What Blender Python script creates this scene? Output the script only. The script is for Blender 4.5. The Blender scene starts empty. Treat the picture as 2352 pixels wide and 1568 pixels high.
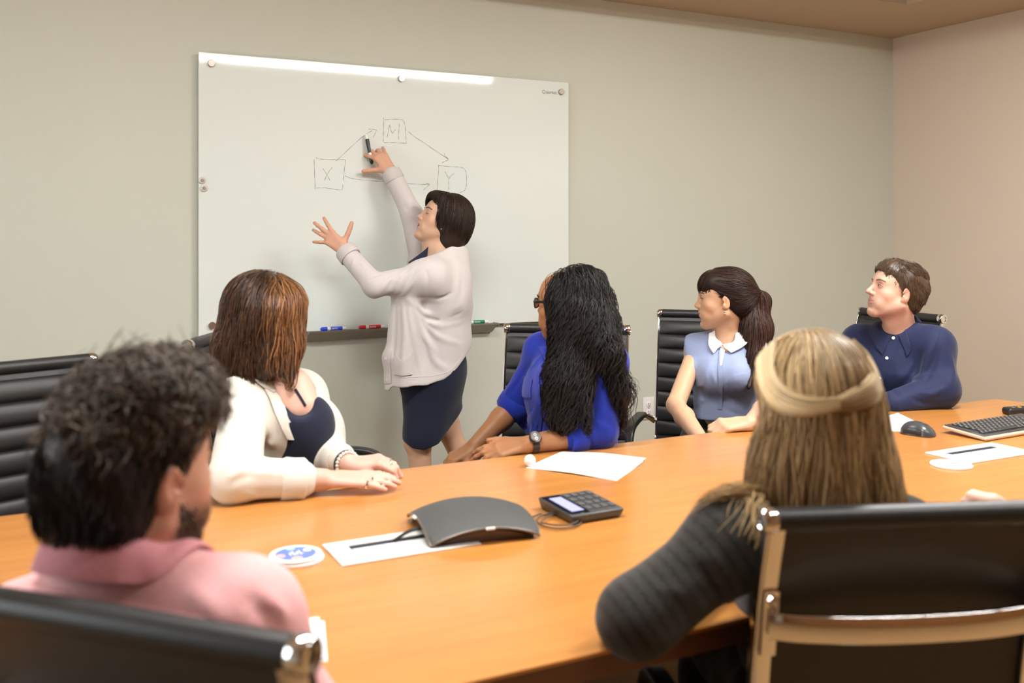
import bpy, bmesh, math, random
import numpy as np
from mathutils import Vector, Matrix

# ------------------------------------------------------------------ camera, light, exposure
SC = bpy.context.scene
COL = SC.collection
F_PX, CX, HY, CAMZ = 2205.0, 1176.0, 539.0, 1.39
TH = math.atan(0.512)
CT, ST = math.cos(TH), math.sin(TH)
WALL_Y, WALL_X, CEIL_Z, TRAY_Z = 4.27, 4.87, 2.62, 2.92
LEFT_X, FRONT_Y = -2.3, -1.9

cam_d = bpy.data.cameras.new('camera')
cam = bpy.data.objects.new('camera', cam_d)
COL.objects.link(cam)
cam.location = (0, 0, CAMZ)
cam.rotation_euler = (math.pi / 2, 0, -TH)
cam_d.sensor_width = 36.0
cam_d.lens = 36.0 * F_PX / 2352.0
cam_d.shift_y = -245.0 / 2352.0
cam_d.clip_start = 0.05
cam_d.dof.use_dof = True
cam_d.dof.focus_distance = 4.15
cam_d.dof.aperture_fstop = 3.0
SC.camera = cam

SC.view_settings.view_transform = 'Standard'
SC.view_settings.look = 'None'
SC.view_settings.gamma = 1.0
SC.view_settings.use_curve_mapping = False
SC.view_settings.exposure = 0.10

w = bpy.data.worlds.new('world')
SC.world = w
w.use_nodes = True
w.node_tree.nodes['Background'].inputs[0].default_value = (0.9, 0.95, 1.0, 1)
w.node_tree.nodes['Background'].inputs[1].default_value = 0.3


def area(name, loc, size, power, color, rot=(0, 0, 0)):
    d = bpy.data.lights.new(name, 'AREA')
    d.shape = 'RECTANGLE'
    d.size, d.size_y = size
    d.energy = power
    d.color = color
    o = bpy.data.objects.new(name, d)
    o.location = loc
    o.rotation_euler = rot
    COL.objects.link(o)
    return o


WARM = (0.95, 0.98, 1.0)
# linear ceiling fixtures in the raised tray (the fixture bodies are built with the room)
FIX = [((2.60, 0.34, 2.86), (2.7, 0.075), 30.0),
       ((0.45, 1.75, 2.86), (1.2, 0.28), 31.0),
       ((2.75, 1.75, 2.86), (1.2, 0.28), 52.0)]
for i, (l, s, e) in enumerate(FIX):
    area('ceiling_lamp_light', (l[0], l[1], l[2] - 0.035), (s[0] - 0.02, s[1] - 0.02), e, WARM)
# daylight through the window of the left wall
area('window_daylight', (LEFT_X - 0.25, 2.0, 1.55), (2.8, 1.5), 92.0, (0.92, 0.97, 1.0), (0, -math.pi / 2, 0))


# ------------------------------------------------------------------ placing helpers
def P(px, py, d):
    u = (px - CX) / F_PX
    v = (HY - py) / F_PX
    return np.array([u * d * CT + d * ST, -u * d * ST + d * CT, CAMZ + v * d])


def T(px, py, z=0.74):
    return P(px, py, (CAMZ - z) * F_PX / (py - HY))


def Wy(px, py, y):
    return P(px, py, y / (CT - (px - CX) / F_PX * ST))


def nrm(v):
    v = np.asarray(v, float)
    return v / max(np.linalg.norm(v), 1e-9)


def rotmat(fwd, up=(0, 0, 1)):
    """columns: right, forward, up"""
    f = nrm(fwd)
    r = nrm(np.cross(f, up))
    u = np.cross(r, f)
    return np.stack([r, f, u], 1)


# ------------------------------------------------------------------ materials
MATS = {}


def mat(name, col, rough=0.5, metal=0.0, spec=0.5, noise=None, bump=None, coat=0.0, coat_rough=0.1,
        emit=None, attr=False, sheen=0.0, sss=0.0, trans=0.0, alpha=1.0, wave=None, aniso=0.0):
    """procedural principled material. noise=(scale, amount, detail, (sx,sy,sz)); bump=(scale, strength, dist, (sx,sy,sz))"""
    if name in MATS:
        return MATS[name]
    m = bpy.data.materials.new(name)
    m.use_nodes = True
    nt = m.node_tree
    b = nt.nodes['Principled BSDF']
    I = b.inputs
    I['Base Color'].default_value = (*col, 1)
    I['Roughness'].default_value = rough
    I['Metallic'].default_value = metal
    I['Specular IOR Level'].default_value = spec
    I['Coat Weight'].default_value = coat
    I['Coat Roughness'].default_value = coat_rough
    I['Sheen Weight'].default_value = sheen
    if sss:
        I['Subsurface Weight'].default_value = sss
        I['Subsurface Radius'].default_value = (0.012, 0.005, 0.003)
        I['Subsurface Scale'].default_value = 1.0
    I['Transmission Weight'].default_value = trans
    I['Alpha'].default_value = alpha
    if emit:
        I['Emission Color'].default_value = (*emit[0], 1)
        I['Emission Strength'].default_value = emit[1]
    L = nt.links.new
    tc = nt.nodes.new('ShaderNodeTexCoord')
    src = None
    if attr:
        at = nt.nodes.new('ShaderNodeAttribute')
        at.attribute_name = 'Col'
        src = at.outputs['Color']
    if noise:
        sc, amt, det, st = noise
        mp = nt.nodes.new('ShaderNodeMapping')
        mp.inputs['Scale'].default_value = st
        L(tc.outputs['Object'], mp.inputs[0])
        n = nt.nodes.new('ShaderNodeTexNoise')
        n.inputs['Scale'].default_value = sc
        n.inputs['Detail'].default_value = det
        L(mp.outputs[0], n.inputs['Vector'])
        r = nt.nodes.new('ShaderNodeMapRange')
        r.inputs['From Min'].default_value = 0.25
        r.inputs['From Max'].default_value = 0.75
        r.inputs['To Min'].default_value = 1 - amt
        r.inputs['To Max'].default_value = 1 + amt
        L(n.outputs['Fac'], r.inputs['Value'])
        mx = nt.nodes.new('ShaderNodeMix')
        mx.data_type = 'RGBA'
        mx.blend_type = 'MULTIPLY'
        mx.inputs['Factor'].default_value = 1.0
        if src:
            L(src, mx.inputs['A'])
        else:
            mx.inputs['A'].default_value = (*col, 1)
        L(r.outputs[0], mx.inputs['B'])
        src = mx.outputs['Result']
    if wave:   # fine dark lines: (scale, amount, axis, width)
        sc, amt, ax, wd = wave
        sp = nt.nodes.new('ShaderNodeSeparateXYZ')
        L(tc.outputs['Object'], sp.inputs[0])
        m1 = nt.nodes.new('ShaderNodeMath'); m1.operation = 'MULTIPLY'; m1.inputs[1].default_value = sc
        L(sp.outputs[ax], m1.inputs[0])
        m2 = nt.nodes.new('ShaderNodeMath'); m2.operation = 'FRACT'
        L(m1.outputs[0], m2.inputs[0])
        m3 = nt.nodes.new('ShaderNodeMath'); m3.operation = 'LESS_THAN'; m3.inputs[1].default_value = wd
        L(m2.outputs[0], m3.inputs[0])
        r = nt.nodes.new('ShaderNodeMapRange')
        r.inputs['To Min'].default_value = 1.0
        r.inputs['To Max'].default_value = 1 - amt
        L(m3.outputs[0], r.inputs['Value'])
        mx = nt.nodes.new('ShaderNodeMix'); mx.data_type = 'RGBA'; mx.blend_type = 'MULTIPLY'
        mx.inputs['Factor'].default_value = 1.0
        if src:
            L(src, mx.inputs['A'])
        else:
            mx.inputs['A'].default_value = (*col, 1)
        L(r.outputs[0], mx.inputs['B'])
        src = mx.outputs['Result']
    if src:
        L(src, I['Base Color'])
    if bump:
        sc, stg, dist, st = bump
        mp = nt.nodes.new('ShaderNodeMapping')
        mp.inputs['Scale'].default_value = st
        L(tc.outputs['Object'], mp.inputs[0])
        n = nt.nodes.new('ShaderNodeTexNoise')
        n.inputs['Scale'].default_value = sc
        n.inputs['Detail'].default_value = 4
        L(mp.outputs[0], n.inputs['Vector'])
        bp = nt.nodes.new('ShaderNodeBump')
        bp.inputs['Strength'].default_value = stg
        bp.inputs['Distance'].default_value = dist
        L(n.outputs['Fac'], bp.inputs['Height'])
        L(bp.outputs[0], I['Normal'])
    MATS[name] = m
    return m


S1 = (1, 1, 1)
M_WALL = mat('sage_paint', (0.575, 0.59, 0.505), 0.75, noise=(1.2, 0.02, 2, S1), bump=(220, 0.12, 0.002, S1))
M_WALL_R = mat('beige_paint', (0.68, 0.58, 0.475), 0.75, noise=(1.2, 0.02, 2, S1), bump=(220, 0.12, 0.002, S1))
M_PANEL = mat('wood_panelling', (0.20, 0.078, 0.016), 0.5, noise=(3.0, 0.2, 5, (8, 8, 0.5)))
M_CEIL = mat('ceiling_paint', (0.50, 0.385, 0.265), 0.85, bump=(180, 0.1, 0.002, S1))
M_CARPET = mat('carpet', (0.32, 0.175, 0.065), 0.95, noise=(140, 0.35, 4, S1), bump=(260, 0.6, 0.006, S1))
M_TRIM = mat('trim_paint', (0.45, 0.40, 0.31), 0.5, noise=(5, 0.03, 2, S1))
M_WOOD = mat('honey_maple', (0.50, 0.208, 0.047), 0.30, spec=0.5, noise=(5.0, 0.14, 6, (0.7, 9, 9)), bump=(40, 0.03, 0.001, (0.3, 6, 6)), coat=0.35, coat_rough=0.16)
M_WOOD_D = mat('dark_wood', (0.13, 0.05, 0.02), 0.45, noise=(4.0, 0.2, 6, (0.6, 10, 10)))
M_LEATHER = mat('black_leather', (0.016, 0.016, 0.016), 0.42, spec=0.5, noise=(60, 0.15, 3, S1), bump=(180, 0.15, 0.001, S1))
M_CHROME = mat('chrome', (0.80, 0.80, 0.80), 0.08, 1.0, noise=(9, 0.02, 2, S1))
M_BLKPL = mat('black_plastic', (0.018, 0.018, 0.02), 0.35, noise=(50, 0.1, 2, S1))
M_PAPER = mat('paper', (0.88, 0.88, 0.88), 0.7, noise=(4, 0.015, 2, S1))
M_WHITE = mat('white_plastic', (0.80, 0.79, 0.76), 0.3, noise=(8, 0.02, 2, S1))
M_GLASSB = mat('white_glass', (0.73, 0.785, 0.745), 0.05, spec=0.5, noise=(0.8, 0.01, 2, S1), bump=(1.6, 0.02, 0.02, S1))
M_INK = mat('dry_ink', (0.17, 0.165, 0.12), 0.6, noise=(70, 0.5, 3, S1))
M_STEEL = mat('brushed_steel', (0.46, 0.40, 0.35), 0.35, 1.0, noise=(60, 0.08, 3, S1))
M_ALU = mat('grey_aluminium', (0.30, 0.27, 0.24), 0.45, 0.7, noise=(30, 0.06, 3, S1))


# ------------------------------------------------------------------ mesh helpers
ORG = np.zeros(3)


def npmesh(name, V, F, cols=None, smooth=True, angle=None):
    V = np.asarray(V, np.float32)
    me = bpy.data.meshes.new(name)
    if isinstance(F, np.ndarray):
        n, k = F.shape
        me.vertices.add(len(V))
        me.vertices.foreach_set('co', V.ravel())
        me.loops.add(n * k)
        me.loops.foreach_set('vertex_index', F.astype(np.int32).ravel())
        me.polygons.add(n)
        me.polygons.foreach_set('loop_start', np.arange(0, n * k, k, dtype=np.int32))
        me.update(calc_edges=True)
    else:
        me.from_pydata([tuple(map(float, v)) for v in V], [], [tuple(map(int, f)) for f in F])
        me.update()
    if cols is not None:
        a = me.color_attributes.new('Col', 'FLOAT_COLOR', 'POINT')
        c4 = np.ones((len(V), 4), np.float32)
        c4[:, :3] = cols
        a.data.foreach_set('color', c4.ravel())
    if smooth:
        me.polygons.foreach_set('use_smooth', np.ones(len(me.polygons), bool))
        if angle is not None:
            me.set_sharp_from_angle(angle=math.radians(angle))
    return me


def link(name, me, m, parent=None):
    o = bpy.data.objects.new(name, me)
    if m is not None:
        me.materials.append(m)
    COL.objects.link(o)
    if parent is not None:
        o.parent = parent
    return o


def mk(name, vf, m, parent=None, smooth=True, angle=40, cols=None, org=None):
    """mesh object from (V, F) in world coordinates; ORG is the origin of the thing being built"""
    V, F = vf
    og = ORG if org is None else np.asarray(org, float)
    me = npmesh(name, np.asarray(V, float) - og, F, cols, smooth, angle)
    o = link(name, me, m, parent)
    if parent is None:
        o.location = tuple(og)
    return o


def tag(o, label=None, cat=None, group=None, kind=None):
    if label: o['label'] = label
    if cat: o['category'] = cat
    if group: o['group'] = group
    if kind: o['kind'] = kind
    return o


def empty(name, loc, rz=0.0):
    o = bpy.data.objects.new(name, None)
    o.location = tuple(map(float, loc))
    o.rotation_euler = (0, 0, rz)
    o.empty_display_size = 0.1
    COL.objects.link(o)
    return o


def join(*parts):
    V, F, n = [], [], 0
    for v, f in parts:
        v = np.asarray(v, float)
        V.append(v)
        F += [tuple(int(i) + n for i in q) for q in f]
        n += len(v)
    return np.concatenate(V), F


def xf(vf, R=None, t=(0, 0, 0), s=1.0):
    V = np.asarray(vf[0], float) * s
    if R is not None:
        V = V @ np.asarray(R, float).T
    return V + np.asarray(t, float), vf[1]


def rz(a):
    c, s = math.cos(a), math.sin(a)
    return np.array([[c, -s, 0], [s, c, 0], [0, 0, 1.0]])


def rx(a):
    c, s = math.cos(a), math.sin(a)
    return np.array([[1.0, 0, 0], [0, c, -s], [0, s, c]])


def ry(a):
    c, s = math.cos(a), math.sin(a)
    return np.array([[c, 0, s], [0, 1.0, 0], [-s, 0, c]])


def box(c, size, bev=0.0, seg=2):
    bm = bmesh.new()
    bmesh.ops.create_cube(bm, size=1.0)
    bmesh.ops.scale(bm, vec=Vector(size), verts=bm.verts)
    if bev > 0:
        bmesh.ops.bevel(bm, geom=list(bm.edges), offset=bev, segments=seg, profile=0.5, affect='EDGES')
    bmesh.ops.translate(bm, vec=Vector([float(x) for x in c]), verts=bm.verts)
    V = np.array([v.co[:] for v in bm.verts])
    bm.verts.index_update()
    F = [[v.index for v in f.verts] for f in bm.faces]
    bm.free()
    return V, F


def lathe(prof, n=32, cap=True):
    """prof: list of (r, z)"""
    V, F = [], []
    for r, z in prof:
        for i in range(n):
            a = 2 * math.pi * i / n
            V.append((r * math.cos(a), r * math.sin(a), z))
    for j in range(len(prof) - 1):
        for i in range(n):
            F.append((j * n + i, j * n + (i + 1) % n, (j + 1) * n + (i + 1) % n, (j + 1) * n + i))
    if cap:
        F.append(tuple(range(n - 1, -1, -1)))
        F.append(tuple((len(prof) - 1) * n + i for i in range(n)))
    return np.array(V, float), F


def align(vf, d, t=(0, 0, 0)):
    """turn a z-up shape so that z points along d"""
    d = nrm(d)
    ref = np.array([0, 0, 1.0]) if abs(d[2]) < 0.9 else np.array([1.0, 0, 0])
    a = nrm(np.cross(ref, d))
    b = np.cross(d, a)
    return xf(vf, np.stack([a, b, d], 1), t)


def smoothpath(pts, n):
    """Catmull-Rom through pts resampled to n points"""
    p = np.asarray(pts, float)
    p = np.vstack([2 * p[0] - p[1], p, 2 * p[-1] - p[-2]])
    m = len(p) - 3
    out = []
    for t in np.linspace(0, m - 1e-6, n):
        i = int(t)
        f = t - i
        a, b, c, d = p[i], p[i + 1], p[i + 2], p[i + 3]
        out.append(0.5 * ((2 * b) + (c - a) * f + (2 * a - 5 * b + 4 * c - d) * f * f + (3 * b - a - 3 * c + d) * f ** 3))
    return np.array(out)


def sweep(path, sec, side=(1, 0, 0), cap=True, scale=None):
    """sec: list of (a, b) with a along SIDE and b along the normal (side x tangent)"""
    p = np.asarray(path, float)
    t = np.gradient(p, axis=0)
    V, F = [], []
    sec = np.asarray(sec, float)
    k = len(sec)
    sd = np.asarray(side, float)
    for i in range(len(p)):
        ti = nrm(t[i])
        s = nrm(sd - ti * (sd @ ti))
        nn = np.cross(s, ti)
        sc = 1.0 if scale is None else scale[i]
        for a, b in sec:
            V.append(p[i] + s * a * sc + nn * b * sc)
    for i in range(len(p) - 1):
        for j in range(k):
            F.append((i * k + j, i * k + (j + 1) % k, (i + 1) * k + (j + 1) % k, (i + 1) * k + j))
    if cap:
        F.append(tuple(range(k - 1, -1, -1)))
        F.append(tuple((len(p) - 1) * k + j for j in range(k)))
    return np.array(V), F


def circ(r, n=10, ry_=None):
    return [(r * math.cos(2 * math.pi * i / n), (ry_ or r) * math.sin(2 * math.pi * i / n)) for i in range(n)]


def rrect(a, b, r, n=3):
    out = []
    for cx, cy, a0 in ((a - r, b - r, 0), (-a + r, b - r, 90), (-a + r, -b + r, 180), (a - r, -b + r, 270)):
        for i in range(n + 1):
            t = math.radians(a0 + 90 * i / n)
            out.append((cx + r * math.cos(t), cy + r * math.sin(t)))
    return out


def tube(path, r, n=10):
    p = np.asarray(path, float)
    t0 = nrm(p[-1] - p[0])
    side = np.array([0, 0, 1.0]) if abs(t0[2]) < 0.9 else np.array([1.0, 0, 0])
    return sweep(p, circ(r, n), side)


def ptube(path, r, n=8, cap=True):
    """parallel transport tube; r scalar or list"""
    p = np.asarray(path, float)
    m = len(p)
    rr = np.full(m, r) if np.isscalar(r) else np.asarray(r, float)
    t = np.gradient(p, axis=0)
    t /= np.maximum(np.linalg.norm(t, axis=1, keepdims=True), 1e-9)
    u = np.cross(t[0], [0.31, 0.74, 0.59])
    u = nrm(u)
    V, F = [], []
    for i in range(m):
        u = nrm(u - t[i] * (u @ t[i]))
        v = np.cross(t[i], u)
        for j in range(n):
            a = 2 * math.pi * j / n
            V.append(p[i] + rr[i] * (math.cos(a) * u + math.sin(a) * v))
    for i in range(m - 1):
        for j in range(n):
            F.append((i * n + j, i * n + (j + 1) % n, (i + 1) * n + (j + 1) % n, (i + 1) * n + j))
    if cap:
        F.append(tuple(range(n - 1, -1, -1)))
        F.append(tuple((m - 1) * n + j for j in range(n)))
    return np.array(V), F


def prism(poly, z0, z1):
    n = len(poly)
    V = [(x, y, z0) for x, y in poly] + [(x, y, z1) for x, y in poly]
    F = [tuple(range(n - 1, -1, -1)), tuple(range(n, 2 * n))]
    F += [(i, (i + 1) % n, n + (i + 1) % n, n + i) for i in range(n)]
    return np.array(V, float), F


def ball(c, r, n=16, sc=(1, 1, 1), R=None):
    prof = [(max(r * math.sin(math.pi * i / (n // 2)), 1e-5), -r * math.cos(math.pi * i / (n // 2))) for i in range(n // 2 + 1)]
    V, F = lathe(prof, n, False)
    V = V * np.asarray(sc, float)
    return xf((V, F), R, c)


def text_vf(s, size, depth=0.0004):
    cu = bpy.data.curves.new('t', 'FONT')
    cu.body = s
    cu.size = size
    cu.extrude = depth
    cu.align_x = 'CENTER'
    cu.align_y = 'CENTER'
    cu.resolution_u = 3
    o = bpy.data.objects.new('t', cu)
    COL.objects.link(o)
    dg = bpy.context.evaluated_depsgraph_get()
    me = o.evaluated_get(dg).to_mesh()
    V = np.array([v.co[:] for v in me.vertices])
    F = [tuple(p.vertices) for p in me.polygons]
    o.evaluated_get(dg).to_mesh_clear()
    bpy.data.objects.remove(o)
    bpy.data.curves.remove(cu)
    return V, F
# ------------------------------------------------------------------ the room
def quadbox(x0, x1, y0, y1, z0, z1):
    return box(((x0 + x1) / 2, (y0 + y1) / 2, (z0 + z1) / 2), (x1 - x0, y1 - y0, z1 - z0))


def struct(name, vf, m, parent=None, **k):
    o = mk(name, vf, m, parent, smooth=False, **k)
    if parent is None:
        o['kind'] = 'structure'
    return o


struct('floor', quadbox(LEFT_X - 0.1, WALL_X + 0.1, FRONT_Y - 0.1, WALL_Y + 0.1, -0.1, 0), M_CARPET)
struct('wall_back', quadbox(LEFT_X - 0.1, WALL_X + 0.1, WALL_Y, WALL_Y + 0.1, 0, 3.1), M_WALL)
struct('wall_right', quadbox(WALL_X, WALL_X + 0.1, FRONT_Y - 0.1, WALL_Y, 0, 3.1), M_WALL_R)
# left and front walls with a window opening each (neither is in the picture; daylight enters there)
WL = (0.5, 3.5, 0.75, 2.35)
struct('wall_left', join(quadbox(LEFT_X - 0.1, LEFT_X, FRONT_Y, WL[0], 0, 3.1), quadbox(LEFT_X - 0.1, LEFT_X, WL[1], WALL_Y, 0, 3.1),
                         quadbox(LEFT_X - 0.1, LEFT_X, WL[0], WL[1], 0, WL[2]), quadbox(LEFT_X - 0.1, LEFT_X, WL[0], WL[1], WL[3], 3.1)), M_WALL)
struct('wall_front', quadbox(LEFT_X - 0.1, WALL_X, FRONT_Y - 0.1, FRONT_Y, 0, 3.1), M_PANEL)
# ceiling: a soffit 0.65 m wide around a raised tray
SX0, SX1, SY0, SY1 = LEFT_X + 0.65, WALL_X - 0.65, FRONT_Y + 0.65, WALL_Y - 0.66
ceil = struct('ceiling', join(quadbox(LEFT_X, WALL_X, SY1, WALL_Y, CEIL_Z, CEIL_Z + 0.12), quadbox(LEFT_X, WALL_X, FRONT_Y, SY0, CEIL_Z, CEIL_Z + 0.12),
                              quadbox(LEFT_X, SX0, SY0, SY1, CEIL_Z, CEIL_Z + 0.12), quadbox(SX1, WALL_X, SY0, SY1, CEIL_Z, CEIL_Z + 0.12),
                              quadbox(LEFT_X, WALL_X, FRONT_Y, WALL_Y, TRAY_Z, TRAY_Z + 0.1),
                              quadbox(SX0 - 0.02, SX0, SY0, SY1, CEIL_Z, TRAY_Z), quadbox(SX1, SX1 + 0.02, SY0, SY1, CEIL_Z, TRAY_Z),
                              quadbox(SX0, SX1, SY0 - 0.02, SY0, CEIL_Z, TRAY_Z), quadbox(SX0, SX1, SY1, SY1 + 0.02, CEIL_Z, TRAY_Z)), M_CEIL)
struct('baseboard_back', box(((LEFT_X + WALL_X) / 2, WALL_Y - 0.007, 0.05), (WALL_X - LEFT_X, 0.014, 0.10), 0.004), M_TRIM)
struct('baseboard_right', box((WALL_X - 0.007, (FRONT_Y + WALL_Y) / 2, 0.05), (0.014, WALL_Y - FRONT_Y - 0.03, 0.10), 0.004), M_TRIM)
M_FRAME = mat('window_frame_metal', (0.5, 0.5, 0.5), 0.4, 0.6, noise=(20, 0.04, 2, S1))
M_PANE = mat('window_glass', (1, 1, 1), 0.0, trans=1.0, noise=(3, 0.01, 2, S1))
for i, (a, ax) in enumerate(((WL, 0),)):
    c0, c1, z0, z1 = a
    parts = []
    for (u0, u1, v0, v1) in ((c0, c1, z0, z0 + 0.05), (c0, c1, z1 - 0.05, z1), (c0, c0 + 0.05, z0, z1), (c1 - 0.05, c1, z0, z1), ((c0 + c1) / 2 - 0.025, (c0 + c1) / 2 + 0.025, z0, z1)):
        parts.append(quadbox(LEFT_X - 0.08, LEFT_X - 0.02, u0, u1, v0, v1) if ax == 0 else quadbox(u0, u1, FRONT_Y - 0.08, FRONT_Y - 0.02, v0, v1))
    struct('window_%d' % (i + 1), join(*parts), M_FRAME)

# ceiling lamps: linear fixtures in the tray
M_LAMP = mat('lamp_diffuser', (0.9, 0.9, 0.9), 0.4, emit=((1.0, 0.95, 0.86), 30.0))
M_HOUSE = mat('lamp_housing', (0.7, 0.7, 0.7), 0.4, noise=(20, 0.03, 2, S1))
LAB = ['long narrow linear ceiling lamp behind the camera side of the tray', 'wide ceiling lamp over the left half of the table', 'wide ceiling lamp over the right half of the table']
for i, (l, s, e) in enumerate(FIX):
    r = empty('ceiling_lamp', (l[0], l[1], TRAY_Z))
    tag(r, LAB[i], 'lamp')
    mk('housing', box((0, 0, (l[2] - TRAY_Z) / 2 + 0.0), (s[0] + 0.03, s[1] + 0.03, TRAY_Z - l[2]), 0.004), M_HOUSE, r, org=(0, 0, 0))
    mk('diffuser', box((0, 0, l[2] - TRAY_Z - 0.012), (s[0], s[1], 0.024), 0.004), M_LAMP, r, org=(0, 0, 0))

# ------------------------------------------------------------------ glass whiteboard on the back wall
BY = WALL_Y - 0.030          # front face of the glass
bl, br = Wy(456, 119, BY), Wy(1306, 190, BY)
BX0, BX1 = bl[0], br[0]
BZ1 = (bl[2] + br[2]) / 2
BZ0 = Wy(458, 775, BY)[2]
ORG = np.array([(BX0 + BX1) / 2, BY, BZ0])
wb = mk('glass_whiteboard', box(((BX0 + BX1) / 2, BY + 0.003, (BZ0 + BZ1) / 2), (BX1 - BX0, 0.006, BZ1 - BZ0), 0.001, 1), M_GLASSB, smooth=False)
tag(wb, 'large frosted white glass board with a drawn X M Y diagram on the back wall', 'whiteboard')
for px, py in ((485, 146), (921, 181), (1288, 211), (487, 747), (919, 741), (1286, 725)):
    c = Wy(px, py, BY)
    so = mk('standoff', align(lathe([(0.0085, 0), (0.0148, 0.0), (0.0152, 0.002), (0.0152, 0.011), (0.0138, 0.0125)], 24), (0, -1, 0), c), M_STEEL, wb)
    mk('standoff_screw', align(lathe([(0.006, 0), (0.006, 0.0232)], 12), (0, 1, 0), (c[0], BY + 0.0062, c[2])), M_STEEL, wb)


def stroke(pts, wd=0.0032):
    """ribbon of marker ink lying on the board, from picture points"""
    q = np.array([Wy(x, y, BY - 0.0006) for x, y in pts])
    if len(q) > 2:
        q = smoothpath(q, len(q) * 5)
    else:
        q = np.linspace(q[0], q[1], 8)
    return sweep(q, [(-wd / 2, -0.0003), (wd / 2, -0.0003), (wd / 2, 0.0003), (-wd / 2, 0.0003)], (0.6, 0.0, 0.8))


def ss(a):   # picture points measured in the enlarged view 680..1140 x 240..600 at 4.357
    return [(680 + x / 4.357, 240 + y / 4.357) for x, y in a]


def seg(name, *ls):
    out = []
    for l in ls:
        out.append(stroke2(ss(l)))
    return mk(name, join(*out), M_INK, wb, smooth=False)


def stroke2(pts):
    q = np.array([Wy(x, y, BY - 0.0008) for x, y in pts])
    q = smoothpath(q, (len(q) - 1) * 6 + 1)
    V, F = [], []
    t = np.gradient(q, axis=0)
    for i in range(len(q)):
        d = nrm(t[i])
        nn = np.array([d[2], 0, -d[0]])
        wd = 0.00085 * (0.85 + 0.35 * math.sin(i * 0.9))
        V += [q[i] + nn * wd, q[i] - nn * wd]
    F = [(2 * i, 2 * i + 1, 2 * i + 3, 2 * i + 2) for i in range(len(q) - 1)]
    return np.array(V), F


seg('drawn_box', [(181, 548), (184, 640), (188, 760), (191, 850)], [(197, 528), (230, 542), (300, 549), (400, 550), (475, 551), (493, 562), (485, 640), (474, 720), (470, 772)], [(468, 800), (464, 840), (445, 853), (380, 846), (290, 834), (203, 836)])
seg('drawn_letter', [(268, 640), (290, 672), (315, 712), (340, 760)], [(362, 630), (340, 655), (312, 700), (284, 760)])
seg('drawn_box', [(872, 132), (879, 165), (876, 240), (872, 320), (873, 365), (885, 381)], [(884, 155), (960, 147), (1040, 148), (1068, 158), (1085, 190), (1094, 250), (1100, 320), (1104, 388)], [(885, 381), (940, 380), (1020, 384), (1104, 388)])
seg('drawn_letter', [(911, 332), (924, 270), (935, 203)], [(935, 203), (947, 250), (964, 291)], [(964, 291), (985, 262), (996, 248)], [(1036, 192), (1030, 240), (1024, 300), (1025, 350)])
seg('drawn_box', [(1423, 608), (1428, 650), (1420, 720), (1413, 808), (1412, 870)], [(1420, 608), (1470, 614), (1560, 622), (1630, 626), (1675, 638), (1698, 668), (1706, 720), (1706, 790), (1696, 845), (1670, 868), (1640, 880)])
seg('drawn_letter', [(1489, 670), (1505, 700), (1531, 745)], [(1580, 684), (1575, 698), (1555, 708), (1531, 745), (1528, 790), (1527, 850)])
seg('drawn_arrow', [(399, 565), (470, 500), (590, 388), (680, 310), (762, 260)], [(722, 246), (760, 248), (800, 252), (800, 268), (788, 298), (774, 326)])
seg('drawn_arrow', [(1125, 270), (1180, 318), (1290, 390), (1400, 465), (1524, 546)], [(1483, 487), (1492, 515), (1524, 546), (1495, 566), (1463, 581)])
seg('drawn_arrow', [(487, 712), (530, 730), (600, 745), (700, 758), (830, 767), (900, 772), (1000, 780), (1125, 791), (1230, 798), (1338, 800)], [(1300, 786), (1338, 798), (1305, 825), (1275, 856)])
# maker's lettering at the top right corner
c = Wy(1262, 212, BY - 0.0006)
mk('lettering', xf(text_vf('Quartet', 0.026, 0.0003), rx(math.pi / 2), c), mat('grey_print', (0.16, 0.20, 0.19), 0.6, noise=(30, 0.05, 2, S1)), wb, smooth=False)
ORG = np.zeros(3)

# two clear round magnets at the board's left edge
M_CLEAR = mat('clear_acrylic', (0.62, 0.60, 0.56), 0.15, spec=0.6, noise=(30, 0.05, 2, S1))
for px, py, lb in ((464, 414, 'small clear round magnet on the left board edge, upper one'), (468, 432, 'small clear round magnet on the left board edge, lower one')):
    c = Wy(px, py, BY - 0.0005)
    ORG = c
    r = tag(empty('board_magnet', c), lb, 'magnet', 'clear magnets at the board edge')
    mk('cup', align(lathe([(0.0125, 0), (0.0145, 0.002), (0.0145, 0.006), (0.011, 0.009), (0.008, 0.0095)], 20), (0, -1, 0), c), M_CLEAR, r)
    mk('core', align(lathe([(0.0065, 0.0), (0.007, 0.003), (0.006, 0.004)], 16), (0, -1, 0), c + np.array([0, -0.0088, 0])), M_STEEL, r)
    ORG = np.zeros(3)

# marker tray below the board
tl, tr = Wy(710, 764, BY - 0.055), Wy(1131, 744, BY - 0.055)
tz = 0.5 * (Wy(712, 763, BY - 0.055)[2] + Wy(1100, 744, BY - 0.055)[2])
TX0, TX1 = tl[0], Wy(1131, 744, BY - 0.055)[0] + 0.03
ORG = np.array([(TX0 + TX1) / 2, BY - 0.03, tz - 0.05])
trp = [(BY + 0.028, tz - 0.048), (BY + 0.022, tz - 0.050), (BY + 0.012, tz - 0.048), (BY - 0.050, tz - 0.008), (BY - 0.060, tz - 0.004), (BY - 0.060, tz + 0.003), (BY - 0.056, tz + 0.003), (BY - 0.054, tz - 0.001), (BY - 0.006, tz - 0.001), (BY - 0.004, tz - 0.006), (BY + 0.028, tz - 0.008)]
V = [(TX0, y, z) for y, z in trp] + [(TX1, y, z) for y, z in trp]
n = len(trp)
tray = mk('marker_tray', (np.array(V), [tuple(range(n)), tuple(range(2 * n - 1, n - 1, -1))] + [(i, n + i, n + (i + 1) % n, (i + 1) % n) for i in range(n)]), M_ALU, smooth=False)
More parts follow.
